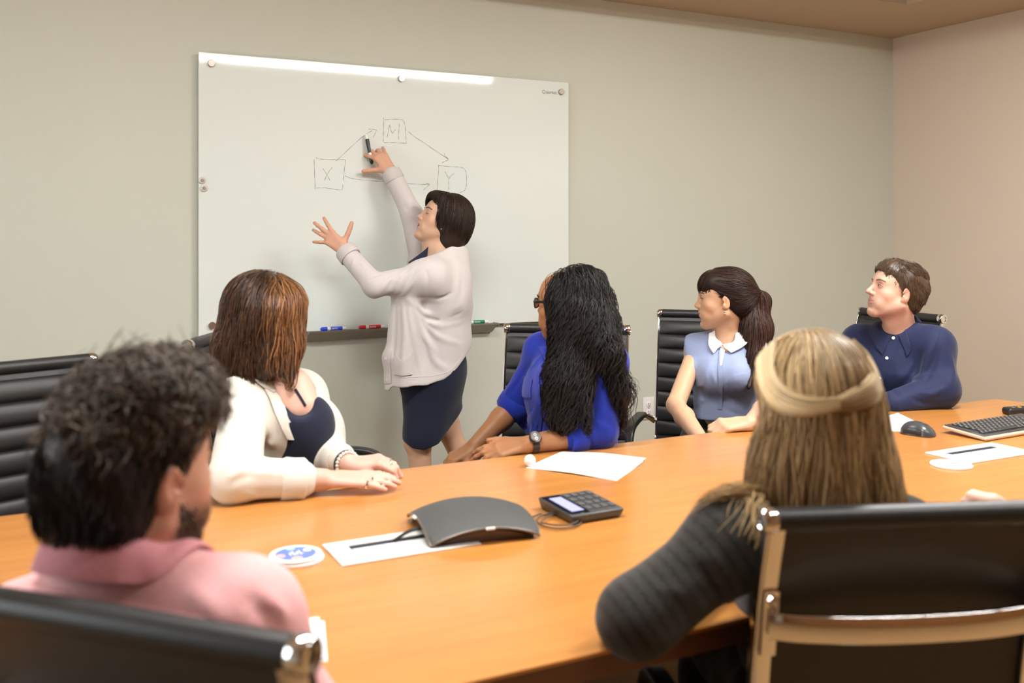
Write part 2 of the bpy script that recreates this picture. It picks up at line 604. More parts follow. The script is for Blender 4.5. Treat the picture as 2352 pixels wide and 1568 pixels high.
tag(tray, 'grey metal marker tray under the lower edge of the glass board', 'tray')
mk('end_cap', box((TX0 - 0.002, BY - 0.03, tz - 0.006), (0.006, 0.062, 0.016), 0.002, 1), M_ALU, tray)
mk('end_cap', box((TX1 + 0.002, BY - 0.03, tz - 0.006), (0.006, 0.062, 0.016), 0.002, 1), M_ALU, tray)
ORG = np.zeros(3)


def marker(p0, p1, r, colr, lb, word, up, cap_end=0, grp=None, cols2=None):
    """whiteboard pen from cap end p0 to tail p1"""
    p0, p1 = np.asarray(p0, float), np.asarray(p1, float)
    global ORG
    ORG = p0
    L = np.linalg.norm(p1 - p0)
    d = nrm(p1 - p0)
    root = tag(empty('whiteboard_marker', p0), lb, 'marker', grp)
    M_P = mat('pen_' + lb.split()[0], colr, 0.35, noise=(40, 0.05, 2, S1))
    mk('cap', align(lathe([(r * 0.55, 0), (r * 0.62, 0.002), (r * 0.66, L * 0.03), (r * 1.0, L * 0.06), (r * 1.06, L * 0.25), (r * 1.0, L * 0.255)], 20), d, p0), M_P, root)
    mk('barrel', align(lathe([(r * 0.9, L * 0.255), (r * 0.97, L * 0.26), (r * 0.97, L * 0.93), (r * 0.8, L * 0.935), (r * 0.78, L), (r * 0.6, L * 1.0)], 20), d, p0), M_WHITE, root)
    lab = mk('label_band', align(lathe([(r * 0.99, L * 0.38), (r * 0.995, L * 0.382), (r * 0.995, L * 0.84), (r * 0.99, L * 0.842)], 20, False), d, p0), M_P, root)
    if word:
        u = nrm(np.asarray(up, float) - d * (np.asarray(up, float) @ d))
        zz = np.cross(d, u)
        tv = text_vf(word, r * 1.35, 0.0002)
        # bend the lettering round the barrel
        V = tv[0].copy()
        ang = V[:, 1] / (r * 1.0)
        rad = r * 1.02 + V[:, 2]
        W = d[None] * (V[:, 0:1] + L * 0.53) + zz[None] * (np.cos(ang) * rad)[:, None] + u[None] * (np.sin(ang) * rad)[:, None] + p0
        mk('lettering', (W, tv[1]), mat('white_print', (0.85, 0.85, 0.85), 0.5, noise=(30, 0.03, 2, S1)), lab, smooth=False)
    ORG = np.zeros(3)
    return root


PEN_R = 0.0088
yy = BY - 0.034
zc = tz + PEN_R * 1.06 - 0.0004
for x0, x1, c_, lb, wd in ((736, 795, (0.01, 0.06, 0.62), 'blue capped whiteboard marker lying in the tray left of the red one', 'EXPO'), (824, 883, (0.60, 0.02, 0.02), 'red capped whiteboard marker lying in the tray beside the grey cardigan', 'EXPO'), (1065, 1121, (0.0, 0.25, 0.10), 'green capped whiteboard marker lying at the right end of the tray', 'EXPO')):
    a, b = Wy(x0, 755, yy), Wy(x1, 755, yy)
    marker((a[0], yy, zc), (b[0], yy, zc), PEN_R, c_, lb, wd, (0, 0, 1), grp='whiteboard markers in the tray')

# wall outlet
oc = Wy(1489, 937, WALL_Y - 0.003)
ORG = np.array([oc[0], WALL_Y - 0.003, oc[2]])
op_ = mk('wall_outlet', box((oc[0], WALL_Y - 0.004, oc[2]), (0.072, 0.008, 0.117), 0.003), M_WHITE)
tag(op_, 'white double power outlet on the wall beside the empty chair arm', 'outlet')
M_SLOT = mat('outlet_slot', (0.02, 0.02, 0.02), 0.6, noise=(20, 0.05, 2, S1))
for dz in (0.0205, -0.0205):
    fc = mk('socket', join(align(lathe([(0.017, 0), (0.0170, 0.002), (0.0155, 0.003)], 24), (0, -1, 0), (oc[0], WALL_Y - 0.0078, oc[2] + dz))), M_WHITE, op_)
    mk('slot', join(box((oc[0] - 0.0064, WALL_Y - 0.0111, oc[2] + dz + 0.004), (0.0022, 0.001, 0.009)), box((oc[0] + 0.0064, WALL_Y - 0.0111, oc[2] + dz + 0.004), (0.0018, 0.001, 0.007)), align(lathe([(0.0025, 0), (0.0025, 0.001)], 12), (0, -1, 0), (oc[0], WALL_Y - 0.0106, oc[2] + dz - 0.007))), M_SLOT, fc)
mk('screw', align(lathe([(0.003, 0), (0.003, 0.0012)], 12), (0, -1, 0), (oc[0], WALL_Y - 0.0078, oc[2])), M_STEEL, op_)
ORG = np.zeros(3)
# ------------------------------------------------------------------ conference table
TZ = 0.74
TX_0, TX_1, TY0, TY1 = -0.32, 3.44, 1.27, 2.512


def table_outline(grow=0.0):
    pts = []
    for x, y in ((TX_0 - grow, TY1 + grow), (TX_0 - grow, TY0 - grow), (TX_1 + grow, TY0 - grow)):
        pts.append((x, y))
    n = 10   # the right end bows out a little
    for i in range(1, n):
        t = i / n
        pts.append((TX_1 + grow + 0.10 * 4 * t * (1 - t) * 0.9, TY0 - grow + (TY1 - TY0 + 2 * grow) * t))
    pts.append((TX_1 + grow, TY1 + grow))
    return pts


ORG = np.array([1.56, 1.89, 0.0])
tb = tag(empty('conference_table', ORG), 'long honey-coloured wooden conference table with the phone and papers on it', 'table')
mk('tabletop', prism(table_outline(), TZ - 0.006, TZ), M_WOOD, tb, smooth=False)
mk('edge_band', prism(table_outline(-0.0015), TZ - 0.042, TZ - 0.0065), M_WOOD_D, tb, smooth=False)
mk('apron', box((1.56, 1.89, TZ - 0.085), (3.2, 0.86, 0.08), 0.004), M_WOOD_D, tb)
for x in (0.45, 2.65):
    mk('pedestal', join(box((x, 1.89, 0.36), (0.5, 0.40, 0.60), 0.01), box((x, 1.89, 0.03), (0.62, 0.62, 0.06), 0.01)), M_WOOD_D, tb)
ORG = np.zeros(3)


# white cable cover plates let into the table
M_DARKSLOT = mat('cable_slot', (0.012, 0.015, 0.04), 0.5, noise=(20, 0.05, 2, S1))
M_COVER = mat('cover_plate', (0.72, 0.73, 0.70), 0.32, noise=(8, 0.02, 2, S1))


def cover(c, lb, w_=0.315, h_=0.145, ang=0.0):
    R = rz(ang)
    root = tag(empty('cable_cover', (c[0], c[1], TZ), ang), lb, 'cable cover')
    fr = join(box((0, h_ / 2 - 0.016, 0.002), (w_, 0.032, 0.004), 0.001, 1), box((0, -h_ / 2 + 0.014, 0.002), (w_, 0.028, 0.004), 0.001, 1),
              box((-w_ / 2 + 0.0225, -0.002, 0.002), (0.045, h_ - 0.06, 0.004), 0.001, 1), box((w_ / 2 - 0.0225, -0.002, 0.002), (0.045, h_ - 0.06, 0.004), 0.001, 1))
    mk('frame', fr, M_COVER, root, org=(0, 0, 0))
    mk('slot', box((0, h_ / 2 - 0.041, 0.0008), (w_ - 0.09, 0.018, 0.0016)), M_DARKSLOT, root, org=(0, 0, 0))
    mk('flap', box((0, -0.017, 0.0018), (w_ - 0.093, h_ - 0.064 - 0.016, 0.0034), 0.0012, 1), M_COVER, root, org=(0, 0, 0))
    return root


a, b, c_ = T(743, 1253), T(783, 1303), T(985, 1272)
cw = 0.30
cover(((a[0] + b[0]) / 2 + cw / 2, (a[1] + b[1]) / 2), 'white cable cover plate in the table partly under the conference phone', cw, abs(a[1] - b[1]))
a, b = T(2127, 1042), T(2225, 1064)
a2 = T(2268, 1018)
cover(((a[0] + a2[0]) / 2 + 0.005, (a[1] + T(2218, 1066)[1]) / 2), 'white cable cover plate in the table in front of the keyboard', abs(a2[0] - a[0]) + 0.01, abs(a[1] - T(2218, 1066)[1]) + 0.01)

# coasters
M_CORK = mat('coaster_board', (0.80, 0.76, 0.70), 0.6, noise=(60, 0.05, 3, S1))
M_CBLUE = mat('coaster_blue', (0.12, 0.19, 0.58), 0.5, noise=(40, 0.06, 3, S1))
M_CPINK = mat('coaster_pink', (0.75, 0.42, 0.35), 0.5, noise=(40, 0.05, 3, S1))
M_CCYAN = mat('coaster_cyan', (0.36, 0.58, 0.78), 0.5, noise=(40, 0.05, 3, S1))
M_CWHT = mat('coaster_white', (0.84, 0.84, 0.84), 0.5, noise=(40, 0.02, 3, S1))


def coaster(c, z, lb, printed=1, r=0.052, tilt=0.0):
    global ORG
    ORG = np.array([c[0], c[1], z])
    o = tag(mk('coaster', xf(lathe([(r * 0.97, 0), (r, 0.001), (r, 0.0046), (r * 0.98, 0.0055)], 48), t=ORG), M_CWHT), lb, 'coaster', 'round drink coasters')
    zt = z + 0.0056
    if printed == 1:
        mk('printed_disc', xf(lathe([(r * 0.78, 0), (r * 0.78, 0.0003)], 40), t=(c[0], c[1], zt)), M_CBLUE, o, smooth=False)
        for (x, y, rr, mm) in ((-0.62, -0.10, 0.20, M_CPINK), (-0.10, -0.62, 0.22, M_CPINK), (-0.05, 0.60, 0.17, M_CCYAN), (0.50, 0.20, 0.16, M_CWHT)):
            mk('printed_spot', xf(lathe([(r * rr, 0), (r * rr, 0.0002)], 20), t=(c[0] + x * r, c[1] + y * r, zt + 0.0004)), mm, o, smooth=False)
        sq = []
        for i in range(4):
            x = c[0] + (-0.22 + i * 0.13) * r
            sq.append(box((x, c[1] + (0.02 if i % 2 else -0.03) * r, zt + 0.0006), (0.05 * r, (0.5 if i % 2 else 0.34) * r, 0.0002)))
            sq.append(box((x + 0.05 * r, c[1] + (-0.12 if i % 2 else 0.1) * r, zt + 0.0006), (0.14 * r, 0.05 * r, 0.0002)))
        mk('printed_word', join(*sq), M_CWHT, o, smooth=False)
    else:
        sq = [box((c[0] + (0.05 + 0.16 * i) * r, c[1] + 0.05 * r * (i % 2), zt + 0.0003), (0.08 * r, (0.36 - 0.06 * i) * r, 0.0002)) for i in range(4)]
        mk('printed_mark', join(*sq), M_CBLUE, o, smooth=False)
    ORG = np.zeros(3)
    return o


cc = T(684, 1285)
k_ = 0.108 / np.linalg.norm(T(735, 1283) - T(631, 1283))
coaster(cc, TZ, 'lower white coaster of the stack beside the left cable cover', 1, 0.052)
coaster(cc + np.array([-0.0035, 0.003, 0]), TZ + 0.0068, 'blue printed coaster on top of the stack beside the left cable cover', 1, 0.052)
cc = T(2185, 1069)
coaster(cc, TZ, 'single white coaster lying beside the cable cover near the keyboard', 2, 0.056)


# sheets of paper
def sheet(corners, lb, z, n=8, lift=None, parent=None, name='paper_sheet', grp=None, sheets=1):
    """a, b, c, d corners (xy) in order; lift(u, v) height of the sheet"""
    global ORG
    q = [np.asarray(c, float)[:2] for c in corners]
    ORG = np.array([*(sum(q) / 4), z])
    V, F = [], []
    for j in range(n + 1):
        for i in range(n + 1):
            u, v = i / n, j / n
            p = q[0] * (1 - u) * (1 - v) + q[1] * u * (1 - v) + q[2] * u * v + q[3] * (1 - u) * v
            V.append((p[0], p[1], z + 0.0006 + (lift(u, v) if lift else 0)))
    m = len(V)
    V += [(x, y, zz - 0.0006) for x, y, zz in V]
    for j in range(n):
        for i in range(n):
            a = j * (n + 1) + i
            F.append((a, a + 1, a + n + 2, a + n + 1))
            F.append((m + a, m + a + n + 1, m + a + n + 2, m + a + 1))
    brd = [i for i in range(n + 1)] + [(j + 1) * (n + 1) - 1 for j in range(1, n + 1)] + [n * (n + 1) + i for i in range(n - 1, -1, -1)] + [j * (n + 1) for j in range(n - 1, 0, -1)]
    for i in range(len(brd)):
        a, b = brd[i], brd[(i + 1) % len(brd)]
        F.append((b, a, m + a, m + b))
    o = mk(name, (np.array(V), F), M_PAPER, parent)
    if lb:
        tag(o, lb, 'paper', grp)
    ORG = np.zeros(3)
    return o


A_, B_, C_, D_ = T(1208, 1074), T(1416, 1104), T(1478, 1062), T(1287, 1038)
sheet((A_, B_, C_, D_), 'white paper sheet on the table in front of the woman in blue', TZ, 10, lambda u, v: 0.004 * math.sin(u * 3.1) ** 2 + 0.008 * max(0, v - 0.55) * u)
A2, B2, C2, D2 = A_ + [0.01, 0.004, 0], B_ + [0.0, 0.004, 0], T(1484, 1058), D_ + [0.004, -0.004, 0]
sheet((A2, B2, C2, D2), 'second paper sheet showing its raised corner on the sheet by the blue shirt', TZ + 0.0008, 10, lambda u, v: 0.0045 * math.sin(u * 3.1) ** 2 + 0.014 * max(0, v - 0.55) * u + 0.0008)
sheet((T(1915, 992), T(2085, 990), T(2110, 973), T(2062, 950)), 'white paper sheet lying behind the computer mouse', TZ, 8, lambda u, v: 0.003 * v)
sheet((T(700, 1530), T(752, 1518), T(745, 1426), T(560, 1440)), 'white paper stack on the table in front of the man in pink', TZ, 6)
sheet((T(700, 1528) + [0.0, 0, 0], T(748, 1516), T(733, 1423), T(560, 1437)), 'upper sheet of the paper stack in front of the man in pink', TZ + 0.0012, 6, lambda u, v: 0.003 * u)

# round white spot by the sheet, nature unknown, modelled as a ball
bc = T(1217, 1071)
ORG = np.array([bc[0], bc[1], TZ])
tag(mk('white_ball', ball((bc[0], bc[1], TZ + 0.0165), 0.0165, 20), mat('matt_white', (0.85, 0.80, 0.76), 0.8, noise=(80, 0.03, 3, S1))), 'small round white ball at the corner of the paper by the wristwatch', 'ball')
ORG = np.zeros(3)

# ------------------------------------------------------------------ conference phone
M_PHONE = mat('phone_fabric', (0.060, 0.062, 0.062), 0.62, noise=(600, 0.25, 2, S1), bump=(700, 0.25, 0.0006, S1))
M_RIM = mat('phone_rim', (0.16, 0.14, 0.12), 0.35, 0.3, noise=(40, 0.05, 2, S1))
pl, pf, pr = T(919, 1205), T(985, 1266), T(1243, 1238)
pc = (pl + pr) / 2 + np.array([0.012, 0.02, 0])
ph_dir = nrm((pr - pf) * [1, 1, 0])
ORG = np.array([pc[0], pc[1], TZ])
ph = tag(empty('conference_phone', ORG), 'black arched conference phone on the table over the cable cover', 'phone')
HX, HYY = np.linalg.norm((pr - pf)[:2]) / 2 * 1.02, np.linalg.norm((pl - pf)[:2]) / 2 * 1.20
PR = np.stack([ph_dir, np.cross([0, 0, 1], ph_dir), [0, 0, 1]], 1)
pc = pf + PR @ np.array([HX, HYY, 0])
pc[2] = TZ
N_ = 28


def shell(off, k=1.0):
    V = []
    for j in range(N_ + 1):
        for i in range(N_ + 1):
            u, v = 2 * i / N_ - 1, 2 * j / N_ - 1
            # superellipse-rounded square outline
            pinch_u = 1 - 0.035 * (1 - v * v) * u * u
            pinch_v = 1 - 0.035 * (1 - u * u) * v * v
            cr = 1 - 0.06 * (abs(u) ** 5) * (abs(v) ** 5)
            x = u * HX * cr * k * pinch_u
            y = v * HYY * cr * k * pinch_v
            z = 0.010 + 0.026 * (1 - u * u) + 0.026 * (1 - v * v) + off
            V.append((x, y, z))
    return np.array(V)


def gridF(n, flip=False, base=0):
    F = []
    for j in range(n):
        for i in range(n):
            a = base + j * (n + 1) + i
            F.append((a, a + 1, a + n + 2, a + n + 1) if not flip else (a, a + n + 1, a + n + 2, a + 1))
    return F


def border(n):
    return [i for i in range(n + 1)] + [(j + 1) * (n + 1) - 1 for j in range(1, n + 1)] + [n * (n + 1) + i for i in range(n - 1, -1, -1)] + [j * (n + 1) for j in range(n - 1, 0, -1)]


top, bot = shell(0), shell(-0.005)
m = len(top)
F = gridF(N_) + gridF(N_, True, m)
bd = border(N_)
F += [(bd[(i + 1) % len(bd)], bd[i], m + bd[i], m + bd[(i + 1) % len(bd)]) for i in range(len(bd))]
mk('shell', xf((np.vstack([top, bot]), F), PR, pc), M_PHONE, ph, angle=60)
rim_p = shell(-0.0025, 1.0)[bd]
rim_p = np.vstack([rim_p, rim_p[:1]])
mk('rim', xf(sweep(rim_p, circ(0.0030, 6), (0, 0, 1), False), PR, pc), M_RIM, ph)
under = shell(-0.010, 0.93)
base_ = under.copy()
base_[:, 2] = 0.0
base_[:, :2] *= 0.92
F = gridF(N_) + gridF(N_, True, m) + [(bd[(i + 1) % len(bd)], bd[i], m + bd[i], m + bd[(i + 1) % len(bd)]) for i in range(len(bd))]
mk('base', xf((np.vstack([under, base_]), F), PR, pc), mat('phone_base', (0.07, 0.045, 0.03), 0.4, noise=(40, 0.08, 2, S1)), ph)
M_LED = mat('indicator', (0.8, 0.82, 0.8), 0.3, noise=(20, 0.02, 2, S1))


def on_shell(u, v):
    return np.array([u * HX, v * HYY, 0.010 + 0.026 * (1 - u * u) + 0.026 * (1 - v * v)])


mk('indicator_light', xf(box(on_shell(0.06, -1.0) + [0, 0.0, -0.002], (0.020, 0.006, 0.005), 0.001, 1), PR, pc), M_LED, ph)
mk('indicator_light', xf(box(on_shell(-1.0, 0.1) + [0.0, 0, -0.002], (0.006, 0.018, 0.005), 0.001, 1), PR, pc), M_LED, ph)
mk('badge', xf(box(on_shell(0.45, 0.82) + [0, 0, 0.001], (0.032, 0.010, 0.0015), 0.0006, 1), PR @ ry(0.16) @ rx(-0.3), pc + PR @ (np.zeros(3))), mat('badge_grey', (0.32, 0.31, 0.29), 0.4, noise=(20, 0.03, 2, S1)), ph)
# short black leads from the phone into the cover slot
s0 = T(905, 1241, TZ + 0.004)
s1 = pc + PR @ np.array([-HX * 0.88, -HYY * 0.25, 0.022])
for k_i in range(2):
    mk('lead', ptube(smoothpath([s0 + [0.0, 0.004 * k_i, -0.001], (s0 + s1) / 2 + [0, 0.008 * k_i, 0.006 - 0.002 * k_i], s1 + [0, 0.014 * k_i, 0]], 10), 0.0028, 8), M_BLKPL, ph)
ORG = np.zeros(3)

# dial pad with lit screen
k0, k1, k2, k3 = T(1265, 1143, TZ + 0.022), T(1313, 1186, TZ + 0.022), T(1437, 1166, TZ + 0.022), T(1378, 1137, TZ + 0.022)
kx = nrm((k2 - k1) * [1, 1, 0])
KR = np.stack([kx, np.cross([0, 0, 1], kx), [0, 0, 1]], 1)
kw, kh = np.linalg.norm((k2 - k1)[:2]), np.linalg.norm((k0 - k1)[:2])
kc = k1 + KR @ np.array([kw / 2, kh / 2, 0])
kc[2] = TZ
ORG = kc.copy()
M_PAD = mat('dialpad_plastic', (0.055, 0.055, 0.055), 0.4, noise=(80, 0.08, 2, S1))
M_PADB = mat('dialpad_glossy', (0.008, 0.008, 0.012), 0.12, noise=(20, 0.05, 2, S1))
M_KEY = mat('dialpad_key', (0.095, 0.098, 0.10), 0.4, noise=(80, 0.06, 2, S1))
dp = tag(empty('dial_pad', ORG), 'small dark dial pad with a lit lavender screen beside the conference phone', 'dial pad')
bx = box((0, 0, 0), (kw, kh, 0.022), 0.006, 3)
V = bx[0].copy()
V[:, :2] *= (1 - 0.10 * np.clip((0.011 - V[:, 2]) / 0.022, 0, 1))[:, None]
V[:, 2] += 0.011 + (V[:, 1] / kh + 0.5) * 0.006 * (V[:, 2] > 0)
mk('case', xf((V, bx[1]), KR, kc), M_PAD, dp)


def pad_z(y):
    return 0.0222 + (y / kh + 0.5) * 0.006


TILT = rx(0.006 / kh)
bz = mk('bezel', xf(box((0, 0, 0), (kw * 0.36, kh * 0.88, 0.0012), 0.0005, 1), KR @ TILT, kc + KR @ np.array([-kw * 0.29, 0, pad_z(0)])), M_PADB, dp)
mk('screen', xf(box((0, 0, 0), (kw * 0.22, kh * 0.66, 0.0008)), KR @ TILT, kc + KR @ np.array([-kw * 0.27, 0, pad_z(0) + 0.0008])), mat('lit_screen', (0.1, 0.1, 0.15), 0.3, emit=((0.50, 0.50, 1.0), 1.15)), bz, smooth=False)
for r_ in range(4):
    for c_i in range(4):
        x, y = kw * (-0.04 + c_i * 0.145), kh * (0.34 - r_ * 0.205)
        mk('key', xf(box((0, 0, 0), (kw * 0.10, kh * 0.13, 0.003), 0.0012, 2), KR @ TILT, kc + KR @ np.array([x, y, pad_z(y) + 0.001])), M_KEY, dp)
ORG = np.zeros(3)

# coiled lead between phone and dial pad
loop = []
cL = T(1283, 1200, TZ)
rxv, ryv = (T(1338, 1200, TZ) - T(1228, 1200, TZ)) / 2, (T(1283, 1181, TZ) - T(1283, 1221, TZ)) / 2
ORG = np.array([cL[0], cL[1], TZ])
pts = [T(1225, 1186, TZ + 0.012), T(1240, 1180, TZ + 0.004)]
for i in range(24):
    a = math.radians(130 - i * 28)
    q = cL + rxv * math.cos(a) * (1.0 - 0.009 * i) + ryv * math.sin(a) * (1.0 - 0.012 * i) + np.array([0, 0, 0.003 + 0.0003 * i])
    pts.append(q)
pts += [T(1290, 1170, TZ + 0.005), T(1300, 1162, TZ + 0.008)]
tag(mk('coiled_cable', ptube(smoothpath(pts, 160), 0.0019, 8), mat('cable_grey', (0.085, 0.075, 0.065), 0.45, noise=(60, 0.08, 2, S1))), 'thin dark cable looped on the table between phone and dial pad', 'cable')
ORG = np.zeros(3)

# ------------------------------------------------------------------ mouse
m0, m1 = T(2070, 992), T(2148, 1004)
mc = (m0 + m1) / 2
mdir = nrm((m1 - m0) * [1, 1, 0])
MR = np.stack([np.cross(mdir, [0, 0, 1]), mdir, [0, 0, 1]], 1)
ml = np.linalg.norm((m1 - m0)[:2])
ORG = np.array([mc[0], mc[1], TZ])
M_MOUSE = mat('mouse_plastic', (0.050, 0.051, 0.056), 0.28, noise=(40, 0.06, 2, S1))
ms = tag(empty('computer_mouse', ORG), 'dark grey computer mouse on the table next to the paper', 'mouse')
V, F, n1, n2 = [], [], 20, 24
for j in range(n1 + 1):
    t = j / n1
    y = (t - 0.5) * ml
    hw = 0.034 * math.sqrt(max(1 - (2 * t - 1) ** 4, 0.0)) * (1 - 0.12 * math.exp(-((t - 0.55) / 0.15) ** 2))
    hz = (0.042 * math.sin(math.pi * (0.10 + 0.72 * (1 - t))) ** 0.8) * math.sqrt(max(1 - (2 * t - 1) ** 6, 0.0)) + 0.001
    for i in range(n2 + 1):
        a = math.pi * i / n2
        V.append((hw * math.cos(a) * (1 + 0.1 * math.sin(a) * 0), y, hz * math.sin(a) ** 0.6 if 0 < i < n2 else 0.0))
for j in range(n1):
    for i in range(n2):
        a = j * (n2 + 1) + i
        F.append((a, a + n2 + 1, a + n2 + 2, a + 1))
mk('shell', xf((np.array(V), F), MR, (mc[0], mc[1], TZ + 0.001)), M_MOUSE, ms)
mk('wheel', xf(align(lathe([(0.003, -0.003), (0.010, -0.003), (0.010, 0.003), (0.003, 0.003)], 20), (1, 0, 0)), MR, mc + MR @ np.array([0, ml * 0.22, 0.027])), M_BLKPL, ms)
mk('side_panel', xf(box((0.031, -0.005, 0.012), (0.006, ml * 0.55, 0.014), 0.003), MR, (mc[0], mc[1], TZ)), mat('mouse_rubber', (0.022, 0.022, 0.022), 0.7, noise=(90, 0.1, 2, S1)), ms)
ORG = np.zeros(3)

# ------------------------------------------------------------------ keyboard
q0, q1 = T(2160, 988, TZ + 0.004), T(2268, 1010, TZ + 0.006)
kx_dir = nrm((T(2352, 996, TZ + 0.006) - q1) * [1, 1, 0])
K2 = np.stack([kx_dir, np.cross([0, 0, 1], kx_dir), [0, 0, 1]], 1)
kh2 = 0.158
kw2 = 0.42
kc2 = q1 + K2 @ np.array([kw2 / 2 - 0.005, kh2 / 2, 0])
kc2[2] = TZ
ORG = kc2.copy()
M_KBS = mat('keyboard_beige', (0.62, 0.46, 0.34), 0.35, noise=(20, 0.03, 2, S1))
M_KBD = mat('keyboard_deck', (0.045, 0.043, 0.045), 0.4, noise=(60, 0.06, 2, S1))
M_KBK = mat('keyboard_key', (0.030, 0.030, 0.031), 0.42, noise=(60, 0.08, 2, S1))
M_LEG = mat('key_legend', (0.45, 0.43, 0.38), 0.5, noise=(30, 0.05, 2, S1))
kb = tag(empty('computer_keyboard', ORG), 'black keyboard with a beige underside at the right end of the table', 'keyboard')
TL2 = rx(0.075)
kz = np.array([0, 0, 0.016])
mk('case', xf(box((0, 0, -0.003), (kw2, kh2, 0.012), 0.005, 3), K2 @ TL2, kc2 + kz), M_KBS, kb)
mk('deck', xf(box((0, 0.003, 0.0045), (kw2 - 0.008, kh2 - 0.014, 0.004), 0.0015, 1), K2 @ TL2, kc2 + kz), M_KBD, kb)
mk('foot', xf(box((0.0, -kh2 / 2 - 0.001, -0.002), (0.028, 0.006, 0.006), 0.001, 1), K2 @ TL2, kc2 + kz), M_WHITE, kb)
kmesh = lmesh = None
for r_ in range(6):
    for c_i in range(15):
        x = -kw2 / 2 + 0.030 + c_i * 0.0212 + (0.004 * r_ if r_ < 5 else 0)
        y = kh2 / 2 - 0.026 - r_ * 0.0195
        if r_ == 5 and 4 <= c_i <= 8:
            if c_i == 4:
                mk('space_key', xf(box((x + 0.042, y, 0.0085), (0.103, 0.016, 0.006), 0.0015, 1), K2 @ TL2, kc2 + kz), M_KBK, kb)
            continue
        if kmesh is None:
            ko = mk('key', xf(box((0, 0, 0), (0.0178, 0.0165, 0.006), 0.0018, 1), K2 @ TL2), M_KBK, kb, org=(0, 0, 0))
            kmesh = ko.data
            lo_ = mk('key_legend', xf(box((-0.003, 0.002, 0.0032), (0.004, 0.005, 0.0003)), K2 @ TL2), M_LEG, ko, org=(0, 0, 0), smooth=False)
            lmesh = lo_.data
        else:
            ko = bpy.data.objects.new('key', kmesh)
            COL.objects.link(ko)
            ko.parent = kb
            lo_ = bpy.data.objects.new('key_legend', lmesh)
            COL.objects.link(lo_)
            lo_.parent = ko
        ko.location = tuple(K2 @ TL2 @ np.array([x, y, 0.0082]) + kz)
ORG = np.zeros(3)

# ------------------------------------------------------------------ remote control
r0 = T(2314, 947, TZ + 0.01)
rdir = nrm(K2 @ np.array([0.95, -0.25, 0]))
RR = np.stack([rdir, np.cross([0, 0, 1], rdir), [0, 0, 1]], 1)
rc_ = r0 + RR @ np.array([0.085, 0.01, 0])
ORG = np.array([rc_[0], rc_[1], TZ])
rm = tag(empty('remote_control', ORG), 'black remote control with an orange button behind the keyboard', 'remote')
bx = box((0, 0, 0.013), (0.17, 0.046, 0.026), 0.010, 4)
mk('body', xf(bx, RR, (rc_[0], rc_[1], TZ)), M_BLKPL, rm)
for i in range(5):
    for j in range(2):
        m_ = mat('remote_orange', (0.7, 0.30, 0.02), 0.4, noise=(20, 0.03, 2, S1)) if (i, j) == (1, 0) else M_KEY
        mk('button', xf(box((-0.058 + i * 0.026, -0.009 + j * 0.018, 0.0265), (0.014, 0.009, 0.003), 0.001, 1), RR, (rc_[0], rc_[1], TZ)), m_, rm)
ORG = np.zeros(3)
# ------------------------------------------------------------------ ribbed leather office chairs
BW = 0.225        # half width to the middle of the rails
ZTOP = 1.05


def chair_profile():
    """side line of the sling (y, z), from the front edge of the seat to the top of the back"""
    pts = [(0.265, 0.445), (0.235, 0.468), (0.10, 0.462), (-0.06, 0.447), (-0.155, 0.452), (-0.205, 0.50), (-0.225, 0.57), (-0.240, 0.66), (-0.262, 0.80), (-0.292, 0.93), (-0.325, ZTOP - 0.02)]
    q = smoothpath([(0, a, b) for a, b in pts], 200)
    s = np.concatenate([[0], np.cumsum(np.linalg.norm(np.diff(q, axis=0), axis=1))])
    return q, s


CP, CS = chair_profile()


def prof_at(s):
    return np.array([0, np.interp(s, CS, CP[:, 1]), np.interp(s, CS, CP[:, 2])])


def sling(s0, s1, half, t0, t1, n=24, dome=0.0, nx=8):
    """slab following the profile; t0 rear offset, t1 front offset, domed front"""
    ss_ = np.linspace(s0, s1, n)
    V, F = [], []
    for k, side in enumerate((t1, t0)):
        for s in ss_:
            p = prof_at(s)
            tg = nrm(prof_at(min(s + 0.004, CS[-1])) - prof_at(max(s - 0.004, 0)))
            nn = np.array([0, tg[2], -tg[1]])
            if nn[2] < 0 and nn[1] < 0: nn = -nn
            w_ = (s - s0) / (s1 - s0)
            bulge = dome * max(0.0, (1 - (2 * w_ - 1) ** 2)) ** 0.55 if k == 0 else 0
            for i in range(nx + 1):
                x = -half + 2 * half * i / nx
                edge = 1 - abs(2 * i / nx - 1) ** 8
                q = p + nn * (side + bulge * edge)
                V.append((x, q[1], q[2]))
    m = n * (nx + 1)
    for j in range(n - 1):
        for i in range(nx):
            a = j * (nx + 1) + i
            F.append((a, a + 1, a + nx + 2, a + nx + 1))
            F.append((m + a, m + a + nx + 1, m + a + nx + 2, m + a + 1))
    for i in range(nx):
        F.append((i + 1, i, m + i, m + i + 1))
        a = (n - 1) * (nx + 1) + i
        F.append((a, a + 1, m + a + 1, m + a))
    for j in range(n - 1):
        a = j * (nx + 1)
        F.append((a, a + nx + 1, m + a + nx + 1, m + a))
        a += nx
        F.append((a + nx + 1, a, m + a, m + a + nx + 1))
    return np.array(V), F


S_BEND = float(np.interp(0.535, CP[120:, 2], CS[120:])) if False else float(CS[np.argmin(np.abs(CP[:, 2] - 0.535) + (CP[:, 1] > -0.1) * 9)])
S_TOP = CS[-1]


